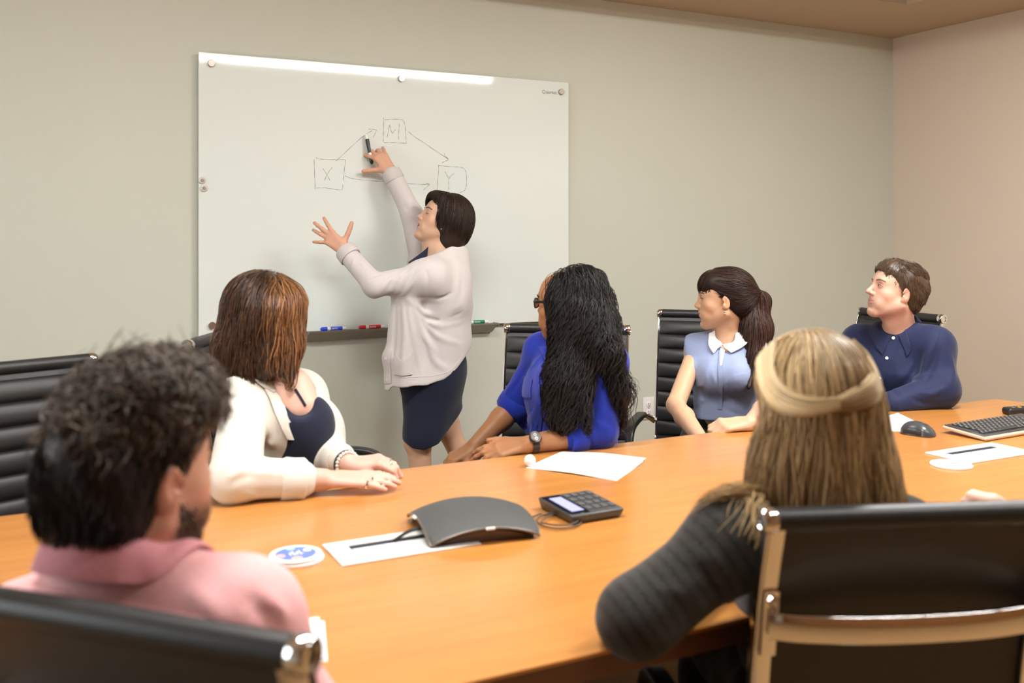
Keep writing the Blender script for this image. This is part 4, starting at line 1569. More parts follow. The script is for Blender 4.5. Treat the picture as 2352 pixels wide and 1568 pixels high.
# ------------------------------------------------------------------ hair strands
def strands(env, roots, dirfn, nst, step, r0, colA, colB, seed=1, depth=(-0.004, 0.004), grav=0.0, curl=0.0, curl_f=30.0, nside=3, lens=None, free=0.0, keep=None, wav=0.0, clump=0.0):
    """strands that run over the surface of the hair volume ENV along dirfn(p) -> (V, quads, cols)"""
    r = np.random.RandomState(seed)
    p = np.asarray(roots, np.float32).copy()
    N = len(p)
    off = (depth[0] + (depth[1] - depth[0]) * r.rand(N)).astype(np.float32)
    p = p - (ev(env, p) - off)[:, None] * grad(env, p, 0.003)
    path = [p.copy()]
    prev = np.zeros_like(p)
    jit = (r.randn(N, 3) * 0.10).astype(np.float32)
    for i in range(nst - 1):
        g = grad(env, p, 0.004)
        d = np.asarray(dirfn(p, i / nst), np.float32) + jit
        d[:, 2] -= grav
        t = d - g * np.einsum('ij,ij->i', d, g)[:, None]
        t = t / np.maximum(np.linalg.norm(t, axis=1, keepdims=True), 1e-6)
        if i:
            t = t * 0.45 + prev * 0.55
            t = t / np.maximum(np.linalg.norm(t, axis=1, keepdims=True), 1e-6)
        prev = t
        p = p + t * step
        e = ev(env, p) - off - free * (i / nst)
        p = p - (np.clip(e, -0.02, 0.02) * 0.8)[:, None] * grad(env, p, 0.004)
        path.append(p.copy())
    Pp = np.stack(path, 1)                       # N, M, 3
    M = Pp.shape[1]
    tt = np.linspace(0, 1, M, dtype=np.float32)
    if lens is not None:                         # random shortening
        k = (lens[0] + (lens[1] - lens[0]) * r.rand(N)).astype(np.float32)
        src = k[:, None] * tt[None] * (M - 1)
        i0 = np.clip(src.astype(int), 0, M - 2)
        fr = (src - i0)[..., None]
        a = np.take_along_axis(Pp, i0[..., None].repeat(3, 2), 1)
        b = np.take_along_axis(Pp, (i0 + 1)[..., None].repeat(3, 2), 1)
        Pp = a + (b - a) * fr
    T_ = np.gradient(Pp, axis=1)
    T_ /= np.maximum(np.linalg.norm(T_, axis=2, keepdims=True), 1e-7)
    gN = grad(env, Pp.reshape(-1, 3), 0.004).reshape(Pp.shape)
    B_ = np.cross(T_, gN)
    B_ /= np.maximum(np.linalg.norm(B_, axis=2, keepdims=True), 1e-6)
    if curl:
        ph = (r.rand(N, 1) * 6.28).astype(np.float32)
        fq = curl_f * (0.7 + 0.6 * r.rand(N, 1))
        if clump:        # neighbours wave together, in locks
            q0 = Pp[:, M // 3]
            kk = np.random.RandomState(seed + 50).randn(3, 4) * clump
            lock = np.sin(q0 @ kk).sum(1, keepdims=True)
            ph = lock * 3.0 + 0.5 * (r.rand(N, 1) - 0.5)
            fq = curl_f * (1 + 0.12 * np.cos(lock * 5.0)) * (1 + 0.04 * r.randn(N, 1))
        am = curl * (0.25 + 0.75 * tt)[None, :] * (0.6 + 0.8 * r.rand(N, 1))
        s_ = tt[None] * step * nst
        Pp = Pp + B_ * (np.sin(s_ * fq + ph) * am)[..., None] + gN * (np.cos(s_ * fq + ph) * am * 0.8)[..., None]
    if wav:
        x = Pp
        ph = x[..., 0] * 37 + x[..., 1] * 29
        Pp = Pp + B_ * (np.sin(x[..., 2] * 2 * np.pi / 0.085 + ph * 0.35) * wav * tt[None])[..., None]
    rad = r0 * (0.55 + 0.9 * np.minimum(1, 4 * tt) * (1 - tt ** 3 * 0.85))[None, :] * (0.6 + 0.8 * r.rand(N, 1))
    T_ = np.gradient(Pp, axis=1)
    T_ /= np.maximum(np.linalg.norm(T_, axis=2, keepdims=True), 1e-7)
    u = np.cross(T_, gN)
    u /= np.maximum(np.linalg.norm(u, axis=2, keepdims=True), 1e-6)
    v = np.cross(T_, u)
    V = np.stack([Pp + (math.cos(2 * math.pi * j / nside) * u + math.sin(2 * math.pi * j / nside) * v) * rad[..., None] for j in range(nside)], 2)
    idx = np.arange(N * M * nside).reshape(N, M, nside)
    Q = []
    for j in range(nside):
        j2 = (j + 1) % nside
        Q.append(np.stack([idx[:, :-1, j], idx[:, :-1, j2], idx[:, 1:, j2], idx[:, 1:, j]], -1).reshape(-1, 4))
    w_ = r.rand(N, 1, 1, 1)
    cols = np.asarray(colA)[None, None, None] * (1 - w_) + np.asarray(colB)[None, None, None] * w_
    cols = np.broadcast_to(cols * (0.85 + 0.3 * r.rand(N, 1, 1, 1)), (N, M, nside, 3))
    return V.reshape(-1, 3), np.concatenate(Q), cols.reshape(-1, 3)


def hair_obj(name, pieces, m, parent):
    V, Q, Cc, n = [], [], [], 0
    for v, q, c in pieces:
        V.append(v); Q.append(q + n); Cc.append(c); n += len(v)
    return mk(name, (np.concatenate(V), np.concatenate(Q)), m, parent, angle=None, cols=np.concatenate(Cc))


def hair_mass(env, h, col, shrink=0.004, var=0.25):
    ops = env + [disp(lambda p: np.full(len(p), shrink, np.float32))]
    b0, b1 = bounds(env)
    V, Q = nets(ops, b0, b1, h)
    c = np.tile(np.asarray(col, float), (len(V), 1))
    return V, Q, c


M_HAIR = mat('hair', (0.05, 0.03, 0.02), 0.42, spec=0.45, attr=True)
M_HAIR_G = mat('hair_glossy', (0.05, 0.03, 0.02), 0.48, spec=0.28, attr=True)


def skin_mat(name):
    return mat(name, (0.6, 0.35, 0.25), 0.48, spec=0.35, attr=True, bump=(420, 0.06, 0.001, S1), sss=0.12)


def cloth(name, col, scale=420, rough=0.85, noise_amt=0.10, bump=0.25, sheen=0.15, **k):
    return mat(name, col, rough, spec=0.25, noise=(scale, noise_amt, 3, S1), bump=(scale, bump, 0.0008, S1), sheen=sheen, **k)


def patch(name, rows, m, parent, thick=0.0022, nu=12, nv=6, surf=None, off=0.003, angle=50):
    """cloth patch lofted through ROWS (lists of points), thickened; optionally pulled onto a surface"""
    rr = [smoothpath(r_, nu) if len(r_) > 2 else np.linspace(r_[0], r_[1], nu) for r_ in rows]
    rr = np.array(rr)
    cols_ = [smoothpath(rr[:, i], nv) if len(rows) > 2 else np.linspace(rr[0, i], rr[-1, i], nv) for i in range(nu)]
    G = np.array(cols_).transpose(1, 0, 2)      # nv, nu, 3
    Pn = G.reshape(-1, 3)
    if surf is not None:
        Pn = proj(surf, Pn, off).astype(float)
    G = Pn.reshape(nv, nu, 3)
    du = np.gradient(G, axis=1)
    dv = np.gradient(G, axis=0)
    nn = np.cross(du, dv)
    nn /= np.maximum(np.linalg.norm(nn, axis=2, keepdims=True), 1e-9)
    V = np.vstack([(G + nn * thick / 2).reshape(-1, 3), (G - nn * thick / 2).reshape(-1, 3)])
    m_ = nu * nv
    F = []
    for j in range(nv - 1):
        for i in range(nu - 1):
            a = j * nu + i
            F.append((a, a + 1, a + nu + 1, a + nu))
            F.append((m_ + a, m_ + a + nu, m_ + a + nu + 1, m_ + a + 1))
    bd = [i for i in range(nu)] + [(j + 1) * nu - 1 for j in range(1, nv)] + [(nv - 1) * nu + i for i in range(nu - 2, -1, -1)] + [j * nu for j in range(nv - 2, 0, -1)]
    for i in range(len(bd)):
        a, b = bd[i], bd[(i + 1) % len(bd)]
        F.append((b, a, m_ + a, m_ + b))
    return mk(name, (V, F), m, parent, angle=angle)


def button(c, n, r, m, parent):
    return mk('button', align(lathe([(r * 0.9, 0), (r, 0.0008), (r, 0.002), (r * 0.8, 0.0028), (r * 0.72, 0.0022), (0.0004, 0.0022)], 18), n, c), m, parent)


def folds(*fs):
    """soft cloth folds: (points, height, width) ridges (or creases when the height is negative)"""
    segs = []
    for pts, amp, wd in fs:
        q = smoothpath(pts, 8) if len(pts) > 2 else np.linspace(pts[0], pts[1], 5)
        for i in range(len(q) - 1):
            segs.append((i / (len(q) - 1), A3(q[i]), A3(q[i + 1]), amp, wd, len(q) - 1, i))
    groups = []
    cur = None
    for s in segs:
        if s[6] == 0:
            cur = []
            groups.append(cur)
        cur.append(s)

    def fn(p):
        out = np.zeros(len(p), np.float32)
        for g in groups:
            mid = (g[0][1] + g[-1][2]) / 2
            rad = max(np.linalg.norm(g[0][1] - mid), np.linalg.norm(g[-1][2] - mid)) + 0.1
            m = np.linalg.norm(p - mid, axis=1) < rad
            if not m.any():
                continue
            q = p[m]
            best = np.full(len(q), 9.0, np.float32)
            tt = np.zeros(len(q), np.float32)
            for t0, a, b, amp, wd, n, i in g:
                ba = b - a
                t = np.clip(((q - a) @ ba) / (ba @ ba + 1e-12), 0, 1)
                d = np.linalg.norm(q - a - t[:, None] * ba, axis=1)
                k = d < best
                best = np.where(k, d, best)
                tt = np.where(k, (i + t) / n, tt)
            env = np.sin(np.clip(tt, 0.02, 0.98) * np.pi) ** 0.6
            out[m] -= g[0][3] * env * np.exp(-(best / g[0][4]) ** 2)
        return out
    return disp(fn)


def hit(ops, pts, d0=0.4, d1=6.0, off=0.0):
    """where the line of sight through picture points first meets the surface of ops"""
    pts = np.array(pts, float, ndmin=2)
    dirs = np.array([nrm(P(x, y, 1.0) - np.array([0, 0, CAMZ])) for x, y in pts])
    l = [o for o in ops if o.c is not None and o.mode == 'add']
    near = max(0.2, min(np.linalg.norm(o.c - A3([0, 0, CAMZ])) - o.r for o in l) - 0.05)
    t = np.full(len(pts), max(d0, near))
    for _ in range(70):
        e = ev(ops, dirs * t[:, None] + [0, 0, CAMZ])
        t = t + np.clip(e - off, -0.02, 0.03) * 0.8
        t = np.minimum(t, d1)
    return dirs * t[:, None] + [0, 0, CAMZ]


def vfolds(ops, *fs):
    """folds given by where they are seen"""
    return folds(*[(list(hit(ops, pts)), a, w_) for pts, a, w_ in fs])


def vpatch(name, rows, m, parent, ops, off=0.003, thick=0.0022, nu=14, nv=8):
    """cloth patch lying on a garment, given by where it is seen"""
    return patch(name, [list(hit(ops, r_)) for r_ in rows], m, parent, thick, nu, nv, ops, off)


def vline(name, pts, ops, r, m, parent, off=0.001, n=24, sides=6):
    q = smoothpath(hit(ops, pts), n)
    return mk(name, ptube(proj(ops, q, off).astype(float), r, sides), m, parent)
# ================================================================== people
UPV = np.array([0, 0, 1.0])
CR = np.array([CT, -ST, 0])      # to the right of the room as the camera sees it
CF = np.array([ST, CT, 0])       # away from the camera


def wdir(r, f, u=0.0):
    return nrm(CR * r + CF * f + UPV * u)


# ------------------------------------------------------------------ shared build of a seated figure
def human(label, hd, NB, S, E, W, hands, fwd, PEL, SK, lip, head_kw, arm=(0.046, 0.040, 0.036, 0.027), neck_r=0.052, chest_r=0.115, h_head=0.0026, h_arm=0.0068,
          lower='skin', stub=None, extra=(), ch_fwd=0.0):
    """S, E, W: (left, right) shoulders, elbows, wrists; hands: list of (ops, tips). returns body mesh and its ops"""
    lat = nrm(np.cross(fwd, [0, 0, 1.0]))
    fh = nrm(fwd * [1, 1, 0])
    head = head_ops(hd, **head_kw)
    neck = [rc(hd(0, -0.022, -0.055), NB + [0, 0, -0.01], neck_r * 0.96, neck_r * 1.04, 0.025), rc(hd(0, 0.025, -0.095), NB + fh * 0.03 - [0, 0, 0.01], 0.014, 0.032, 0.03)]
    ch = (S[0] + S[1]) / 2 - [0, 0, 0.12] + fh * ch_fwd
    torso = [rc(S[0], S[1], 0.048, 0.048, 0.05), rc(NB - [0, 0, 0.02], ch, 0.06, chest_r, 0.05, flat=(fh, 0.78)), rc(ch, PEL + [0, 0, 0.05], chest_r, chest_r * 0.98, 0.05, flat=(fh, 0.85))]
    ops = head + neck + torso
    a0, a1, a2, a3 = arm
    for s_, e_, w_ in zip(S, E, W):
        ops += [rc(s_, e_, a0, a1, 0.03), rc(e_, e_ * 0.65 + w_ * 0.35, a1 * 0.97, a2 * 1.04, 0.012), rc(e_ * 0.65 + w_ * 0.35, w_, a2 * 1.04, a3, 0.02)]
    for hops, _ in hands:
        ops += hops
    knees, ank = [], []
    for sx in (-1, 1):
        hip = PEL + lat * sx * 0.085
        kn = hip + fh * 0.40 + lat * sx * 0.03
        kn[2] = 0.515
        an = kn + fh * 0.02
        an[2] = 0.075
        knees.append(kn)
        ank.append(an)
        ops += [rc(hip, kn, 0.078, 0.056, 0.05), rc(kn, an, 0.052, 0.036, 0.03), rc(an, an + fh * 0.14 - [0, 0, 0.045], 0.034, 0.028, 0.02)]
    ops += list(extra)
    wins = [(hd.c - 0.15 * hd.s, hd.c + 0.15 * hd.s, h_head)]
    tl = np.min([*S, *E, *W, PEL], 0) - 0.09
    th_ = np.max([*S, *E, *W, PEL, NB], 0) + 0.09
    tl[2] = max(tl[2], 0.40)
    th_[2] = min(th_[2], hd.c[2] - 0.14 * hd.s)
    wins.append((tl, th_, h_arm))
    for (hops, tips), w_ in zip(hands, (W[0], W[1])):
        pts = np.array([o.c for o in hops])
        wins.append((np.minimum(pts.min(0), w_) - 0.055, np.maximum(pts.max(0), w_) + 0.055, 0.0029))
    kk = np.array(knees + ank + [PEL])
    lo, hi = kk.min(0) - 0.18, kk.max(0) + 0.18
    lo[2], hi[2] = 0.0, 0.62
    wins.append((lo, hi, 0.014))
    V, Q = nets_windows(ops, wins)
    fp = face_paint(hd, SK, lip, stubble=stub)
    cols = fp(V)
    SK = np.array(SK)
    for hops, tips in hands:
        tip = np.min([np.linalg.norm(V - t, axis=1) for t in tips], 0)
        k = np.exp(-(tip / 0.012) ** 2)[:, None] * 0.45
        cols = cols * (1 - k) + SK * [1.12, 0.80, 0.76] * k
    me = mk('person', (V, Q), skin_mat('skin_' + label.split()[0] + str(int(hd.c[0] * 100))), None, angle=None, cols=cols)
    tag(me, label, 'person')
    return me, ops, knees, ank


def trousers(me, PEL, knees, ank, fwd, m, name='trousers', shoe=True, top=0.10):
    fh = nrm(fwd * [1, 1, 0])
    lat = nrm(np.cross(fwd, [0, 0, 1.0]))
    ops = [rc(PEL - lat * 0.08, PEL + lat * 0.08, 0.115, 0.115, 0.05), rc(PEL, PEL + [0, 0, top], 0.125, 0.122, 0.04, flat=(fh, 0.85))]
    for sx, kn, an in zip((-1, 1), knees, ank):
        ops += [rc(PEL + lat * sx * 0.085, kn, 0.092, 0.070, 0.03), rc(kn, an, 0.066, 0.055, 0.02)]
    ops += [cut((0, 0, 0.085), (0, 0, -1)), disp(wob(8, 20, 0.003))]
    solid(name, ops, 0.015, m, me)
    if shoe:
        M_SHOE = mat('dark_shoe', (0.02, 0.018, 0.02), 0.4, noise=(60, 0.1, 2, S1))
        for an in ank:
            a, b = np.array([*an[:2], 0.042]), np.array([*(an + fh * 0.15)[:2], 0.036])
            solid('shoe', [rc(a, b, 0.042, 0.036, 0.02), rc(a, a + [0, 0, 0.04], 0.042, 0.042, 0.02), cut((0, 0, 0.004), (0, 0, -1))], 0.009, M_SHOE, me)


def roots_on(f, n, seed, zmin=-0.02, c=(0, -0.02, 0.04), r=(0.085, 0.105, 0.09), keep=None):
    """random points over the scalp in head coordinates"""
    rr = np.random.RandomState(seed)
    v = rr.randn(n * 4, 3)
    v /= np.linalg.norm(v, axis=1, keepdims=True)
    q = np.array(c) + v * np.array(r)
    m = q[:, 2] > zmin
    if keep is not None:
        m &= keep(q)
    q = q[m][:n]
    return f(q)


def shirt_collar(NB, fwd, m, parent, r=0.066, stand=0.032, fall=0.045, drop=0.040, phi=2.75, point=0.030, surf=None, name='collar'):
    """turned-down shirt collar round the neck, open at the front"""
    fh = nrm(fwd * [1, 1, 0])
    lat = nrm(np.cross(fh, UPV))
    base, top, mid, edge = [], [], [], []
    for a in np.linspace(-phi, phi, 41):
        c_, s_ = math.cos(a), math.sin(a)
        k = (1 - c_) / 2                       # 0 behind, 1 in front
        d = -fh * c_ * (1 + 0.10 * k) + lat * s_ * 0.96
        z = -drop * k
        pt = max(0.0, (abs(a) - (phi - 0.75)) / 0.75) ** 1.3
        base.append(NB + d * r + UPV * (z - 0.002))
        top.append(NB + d * r * 0.97 + UPV * (z + stand))
        mid.append(NB + d * (r * 1.16) + UPV * (z + stand * 0.80))
        out = d * (r * 1.30 + 0.008) + lat * np.sign(s_) * pt * point * 0.9 + fh * pt * 0.012
        edge.append(NB + out + UPV * (z + stand - fall - pt * point * 0.8))
    if surf is not None:
        for L_ in (mid, edge):
            q = np.array(L_, np.float32)
            for _ in range(4):
                e = ev(surf, q)
                q = q + np.clip(0.005 - e, 0, 0.03)[:, None] * grad(surf, q)
            L_[:] = [x.astype(float) for x in q]
    patch('collar_stand', [base, [(x + y) / 2 for x, y in zip(base, top)], top], m, parent, 0.002, 60, 4)
    return patch(name, [top, mid, [(x * 0.45 + y * 0.55) + UPV * 0.004 for x, y in zip(mid, edge)], edge], m, parent, 0.003, 60, 8)
# ------------------------------------------------------------------ presenter standing at the board
def presenter():
    global ORG
    D = 4.20
    hd = Frame(P(1014, 510, D), wdir(-0.86, -0.26, 0.43), sc=0.93)
    NB = P(1008, 585, D + 0.01)
    SL, SR = P(988, 636, 4.06), P(978, 612, 4.36)
    EL, WL = P(860, 655, 3.99), P(794, 577, 4.07)
    ER, WR = P(946, 492, 4.37), P(899, 397, 4.385)
    CHST, WST, HIP = P(1008, 680, D), P(1000, 770, D), P(992, 850, D)
    fC = wdir(-0.97, -0.1)
    K1, A1 = P(961, 1012, 4.13), P(966, 1228, 4.13)
    K2, A2 = P(1026, 978, 4.27), P(1092, 1170, 4.30)
    ORG = np.array([*P(990, 900, D)[:2], 0.0])
    head = head_ops(hd, mouth_open=0.9, nose=0.3, smile=0.5, cheek=0.85)
    neck = [rc(hd(0, -0.022, -0.055), NB + [0, 0, -0.01], 0.050, 0.055, 0.025), rc(hd(0, 0.03, -0.10), NB - fC * -0.03, 0.02, 0.04, 0.03)]
    torso = [rc(SL - [0, 0, 0.0], SR, 0.050, 0.050, 0.05), rc(NB, CHST, 0.07, 0.115, 0.05, flat=(fC, 0.8)), rc(CHST, WST, 0.115, 0.105, 0.04, flat=(fC, 0.8)), rc(WST, HIP, 0.105, 0.125, 0.04, flat=(fC, 0.85))]
    arms = [rc(SL, EL, 0.045, 0.038, 0.03), rc(EL, WL, 0.036, 0.026, 0.01), rc(SR, ER, 0.045, 0.038, 0.03), rc(ER, WR, 0.037, 0.0255, 0.01)]
    nL = -wdir(0.05, 1, -0.1)
    hL, tipsL = hand_ops(WL + wdir(-0.75, 0, 0.66) * 0.012, wdir(-0.76, 0.05, 0.65), nL, 1, curls=((0.1, 0.25, 0.15), (0.05, 0.2, 0.15), (0.1, 0.25, 0.2), (0.15, 0.2, 0.15)), spread=(0.27, -0.06, -0.20, -0.66), thumb=(1.32, 0.0, 0.10), sc=0.94)
    nR = -wdir(-0.15, 1, -0.15)
    fR = wdir(-0.56, 0.05, 0.83)
    hR, tipsR = hand_ops(WR + fR * 0.010, fR, nR, -1, curls=((0.40, 0.45, 0.25), (0.45, 0.5, 0.3), (0.6, 0.8, 0.4), (0.45, 0.4, 0.3)), spread=(0.52, 0.24, 0.0, -0.30), thumb=(1.0, 0.05, -0.08), sc=0.96)
    legs = [rc(HIP + CF * -0.05 - fC * 0.01, K1, 0.068, 0.053, 0.03), rc(HIP + CF * 0.06, K2, 0.080, 0.055, 0.03),
            rc(K1, K1 * 0.45 + A1 * 0.55 - fC * 0.012, 0.052, 0.046, 0.03), rc(K1 * 0.45 + A1 * 0.55 - fC * 0.012, A1, 0.046, 0.031, 0.03), sp(K1 + fC * 0.018, 0.040, 0.03),
            rc(K2, K2 * 0.6 + A2 * 0.4 - fC * 0.02, 0.050, 0.047, 0.03), rc(K2 * 0.6 + A2 * 0.4 - fC * 0.02, A2, 0.047, 0.030, 0.03),
            rc(A1, A1 + fC * 0.15 - [0, 0, 0.045], 0.032, 0.028, 0.02), rc(A1, A1 - [0, 0, 0.045], 0.032, 0.028, 0.02), rc(A2, A2 + fC * 0.10 - [0, 0, 0.12], 0.032, 0.028, 0.02)]
    body = head + neck + torso + arms + hL + hR + legs
    V, Q = nets_windows(body, [(hd.c - 0.145, hd.c + 0.15, 0.0024), (NB - [0.16, 0.16, 0.75], NB + [0.16, 0.16, 0.03], 0.009),
                               (WL - 0.18, WL + 0.18, 0.0024), (WR - 0.18, WR + 0.18, 0.0024),
                               (np.array([ORG[0] - 0.35, ORG[1] - 0.35, 0.0]), np.array([ORG[0] + 0.35, ORG[1] + 0.35, 0.62]), 0.0075)])
    SK = np.array([0.60, 0.37, 0.25])
    fp = face_paint(hd, SK, (0.46, 0.15, 0.12))
    cols = fp(V)
    hand = (np.linalg.norm(V - WL, axis=1) < 0.2) | (np.linalg.norm(V - WR, axis=1) < 0.2)
    cols[hand] = SK * [1.05, 0.92, 0.90]
    tip = np.min([np.linalg.norm(V - t, axis=1) for t in tipsL + tipsR], 0)
    k = np.exp(-(tip / 0.012) ** 2)[:, None] * 0.5
    cols = cols * (1 - k) + SK * [1.1, 0.75, 0.72] * k
    legm = V[:, 2] < 0.6
    cols[legm] = SK * [1.02, 1.0, 1.0]
    me = mk('person', (V, Q), skin_mat('skin_presenter'), None, angle=None, cols=cols)
    tag(me, 'standing woman in pale grey cardigan and navy skirt, arm raised to the glass board', 'person')
    eye_parts(hd, me, body, brow=(0.15, 0.095, 0.07), closed=True, brow_w=0.0030, lash=0.0015)
    # dark open mouth
    mk('mouth', ball(hd(0, 0.0885, -0.0630), 1.0, 12, np.array([0.016, 0.0075, 0.0055]) * 0.93, hd.R), mat('mouth_inside', (0.10, 0.02, 0.02), 0.5, noise=(30, 0.1, 2, S1)), me)
    # earring
    mk('earring', ball(hd(-0.081, 0.002, -0.038), 0.004, 10), M_STEEL, me)

    # dress
    M_NAVY = cloth('navy_dress', (0.010, 0.014, 0.032), 500, 0.9, 0.2, 0.3)
    a_of = lambda p: (p - A3(ORG)) @ A3(fC)

    def hem(p):
        a = a_of(p)
        zl = np.interp(a, [-0.14, -0.115, -0.03, 0.03, 0.08, 0.13], [P(1, 940, D)[2], P(1, 957, D)[2], P(1, 1006, D)[2], P(1, 1017, D)[2], P(1, 1014, D)[2], P(1, 998, D)[2]])
        return (zl - p[:, 2]).astype(np.float32)
    skirt = [rc(WST, HIP, 0.125, 0.142, 0.04, flat=(fC, 0.93)), rc(HIP, P(971, 1008, 4.13), 0.140, 0.077, 0.05), rc(HIP, P(1022, 960, 4.25), 0.135, 0.078, 0.05),
             rc(P(974, 1000, 4.14), P(1016, 960, 4.24), 0.070, 0.072, 0.06),
             disp(wob(3, 16, 0.0025, (1, 1, 0.5))), Op('cut', hem, 0.006)]
    solid('skirt', skirt, 0.006, M_NAVY, me)
    top = [rc(NB - [0, 0, 0.07] + fC * 0.012, CHST + fC * 0.02, 0.075, 0.112, 0.03, flat=(fC, 0.85)), rc(SL + CF * 0.06, SR - CF * 0.06, 0.05, 0.05, 0.05), cut(P(968, 578, D), nrm(np.array([0, 0, 1.0]) + fC * -0.3))]
    solid('dress_top', top, 0.006, M_NAVY, me)
    patch('dress_collar', [[P(984, 566, 4.11), P(966, 582, 4.08), P(938, 602, 4.07)], [P(981, 593, 4.07), P(960, 602, 4.05), P(941, 607, 4.05)]], M_NAVY, me)

    # cardigan
    M_CARD = cloth('cardigan_knit', (0.60, 0.555, 0.54), 380, 0.9, 0.05, 0.22)
    M_CARD2 = cloth('cardigan_rib', (0.58, 0.535, 0.52), 380, 0.9, 0.05, 0.3)

    def hemc(p):
        a = a_of(p)
        zl = np.interp(a, [-0.19, -0.155, -0.10, -0.05, 0.02, 0.10, 0.165, 0.18], [P(1, 790, D)[2], P(1, 808, D)[2], P(1, 842, D)[2], P(1, 860, D)[2], P(1, 871, D)[2], P(1, 874, D)[2], P(1, 875, D)[2], P(1, 885, D)[2]])
        return (zl - p[:, 2]).astype(np.float32)
    m1 = P(1016, 632, D)
    fold = []

    def ridge(a, b, c, r, k=0.03, mode='add'):
        pts = smoothpath([a, b, c], 7)
        return [rc(pts[i], pts[i + 1], r, r, k, mode) for i in range(6)]
    card = [rc(P(1022, 600, D), P(1014, 700, D), 0.090, 0.140, 0.05, flat=(fC, 0.86)),
            rc(P(1014, 700, D), P(1006, 770, D), 0.140, 0.142, 0.05, flat=(fC, 0.88)),
            rc(P(1006, 770, D), P(985, 880, D), 0.142, 0.168, 0.05, flat=(fC, 0.93)),
            rc(P(1040, 790, D), P(1046, 880, D), 0.06, 0.07, 0.06),
            rc(SL, SR, 0.062, 0.06, 0.05), rc(P(1048, 590, D), P(1040, 700, D), 0.055, 0.06, 0.06),
            rc(NB + [0, 0, 0.0] - fC * 0.03, SL, 0.055, 0.066, 0.05), rc(NB - fC * 0.03, SR, 0.055, 0.055, 0.05),
            # hanging front panel
            rc(P(918, 690, 4.07), P(903, 820, 4.07), 0.034, 0.036, 0.04), rc(P(903, 820, 4.07), P(902, 905, 4.08), 0.036, 0.036, 0.04),
            rc(P(945, 690, 4.05), P(935, 900, 4.05), 0.04, 0.05, 0.05)]
    card += [Op('cut', hemc, 0.006), cut(NB + [0, 0, 0.014] - fC * 0.0, nrm(UPV * 1.0 + fC * 0.45)),
             rc(NB + fC * 0.10 + [0, 0, 0.03], CHST + fC * 0.135 - [0, 0, 0.02], 0.075, 0.055, 0.02, 'sub')]

    def sleeve(S, E, W, r0, r1, r2, seed):
        o = [rc(S, E, r0, r1, 0.06), rc(E, W, r1 * 0.98, r2, 0.015)]
        return o
    card += [rc(SL - fC * 0.02, P(1045, 650, 4.13), 0.052, 0.06, 0.06), rc(SL - [0, 0, 0.05], P(1040, 690, 4.13), 0.045, 0.06, 0.06)] if False else []
    slv = [rc(SL - fC * 0.02, P(1045, 640, 4.13), 0.050, 0.06, 0.06), rc(SL - fC * 0.01 - [0, 0, 0.03], P(1035, 685, 4.12), 0.040, 0.07, 0.06)] + sleeve(SL, EL, WL + nrm(EL - WL) * 0.01, 0.060, 0.050, 0.040, 1) + sleeve(SR, ER, WR + nrm(ER - WR) * 0.012, 0.062, 0.052, 0.041, 2)
    fr = [vfolds(card + slv, ([(940, 690), (985, 722), (1058, 700)], 0.0112, 0.011), ([(950, 706), (995, 735), (1062, 716)], -0.0084, 0.008),
                 ([(965, 725), (1005, 748), (1062, 738)], 0.0098, 0.011), ([(975, 742), (1010, 775), (1058, 790)], 0.0084, 0.012),
                 ([(948, 700), (968, 760), (1005, 815)], 0.0098, 0.012), ([(938, 700), (950, 770), (965, 850)], 0.0084, 0.011), ([(925, 700), (930, 770), (922, 850)], 0.0084, 0.010),
                 ([(908, 700), (907, 760), (903, 850)], -0.0098, 0.007), ([(985, 790), (1000, 830), (1030, 850)], 0.0084, 0.014), ([(1052, 600), (1050, 660), (1045, 700)], 0.0070, 0.014),
                 ([(955, 612), (928, 640), (912, 672)], 0.0126, 0.0075), ([(968, 620), (945, 652), (925, 678)], 0.0112, 0.008),
                 ([(932, 620), (912, 640), (893, 672)], 0.0126, 0.007), ([(908, 632), (890, 648), (876, 668)], 0.0112, 0.0065),
                 ([(978, 618), (984, 645), (980, 676)], -0.0056, 0.006), ([(960, 684), (1000, 686), (1040, 672)], -0.0084, 0.009), ([(885, 640), (868, 640), (852, 640)], 0.0070, 0.007),
                 ([(880, 628), (862, 634), (846, 645)], -0.0056, 0.006), ([(815, 594), (810, 606), (806, 618)], 0.0056, 0.006),
                 ([(825, 600), (833, 606), (838, 614)], 0.0056, 0.006), ([(930, 460), (945, 470), (958, 472)], 0.0070, 0.008), ([(926, 472), (940, 485), (955, 488)], -0.0056, 0.007), ([(935, 495), (945, 500), (955, 512)], 0.0056, 0.007))]
    cdg = card + slv + fr + [disp(wob(11, 26, 0.0022, (1, 1, 0.6)))]
    cd = solid('cardigan', cdg, 0.0052, M_CARD, me)
    # folded cuffs
    for W, E, r_ in ((WL, EL, 0.0465), (WR, ER, 0.0445)):
        d = nrm(W - E)
        mk('cuff', align(lathe([(r_ * 0.80, -0.001), (r_ * 0.93, 0.0), (r_, 0.006), (r_ * 1.03, 0.025), (r_ * 1.05, 0.042), (r_ * 1.0, 0.047), (r_ * 0.80, 0.044), (r_ * 0.72, 0.020)], 32, False), -d, W + d * 0.008), M_CARD2, cd)
    # pocket, button band and buttons
    vpatch('pocket', [[(910, 812), (922, 828), (935, 824), (949, 808)], [(907, 838), (925, 845), (948, 838)], [(908, 858), (925, 862), (947, 859)]], M_CARD2, cd, cdg, 0.004, 0.004, 16, 10)
    vpatch('button_band', [[(884, 805), (881, 835), (884, 880)], [(899, 805), (897, 835), (899, 880)]], M_CARD2, cd, cdg, 0.003, 0.003, 14, 6)
    vline('hem_seam', [(903, 866), (940, 866), (1000, 862), (1040, 845), (1064, 812)], cdg, 0.0016, M_CARD2, cd, 0.0)
    for px, py in ((886, 823), (889, 873)):
        button(hit(cdg, [(px, py)], off=0.004)[0], -CF + CR * -0.3, 0.0060, M_CARD2, cd)

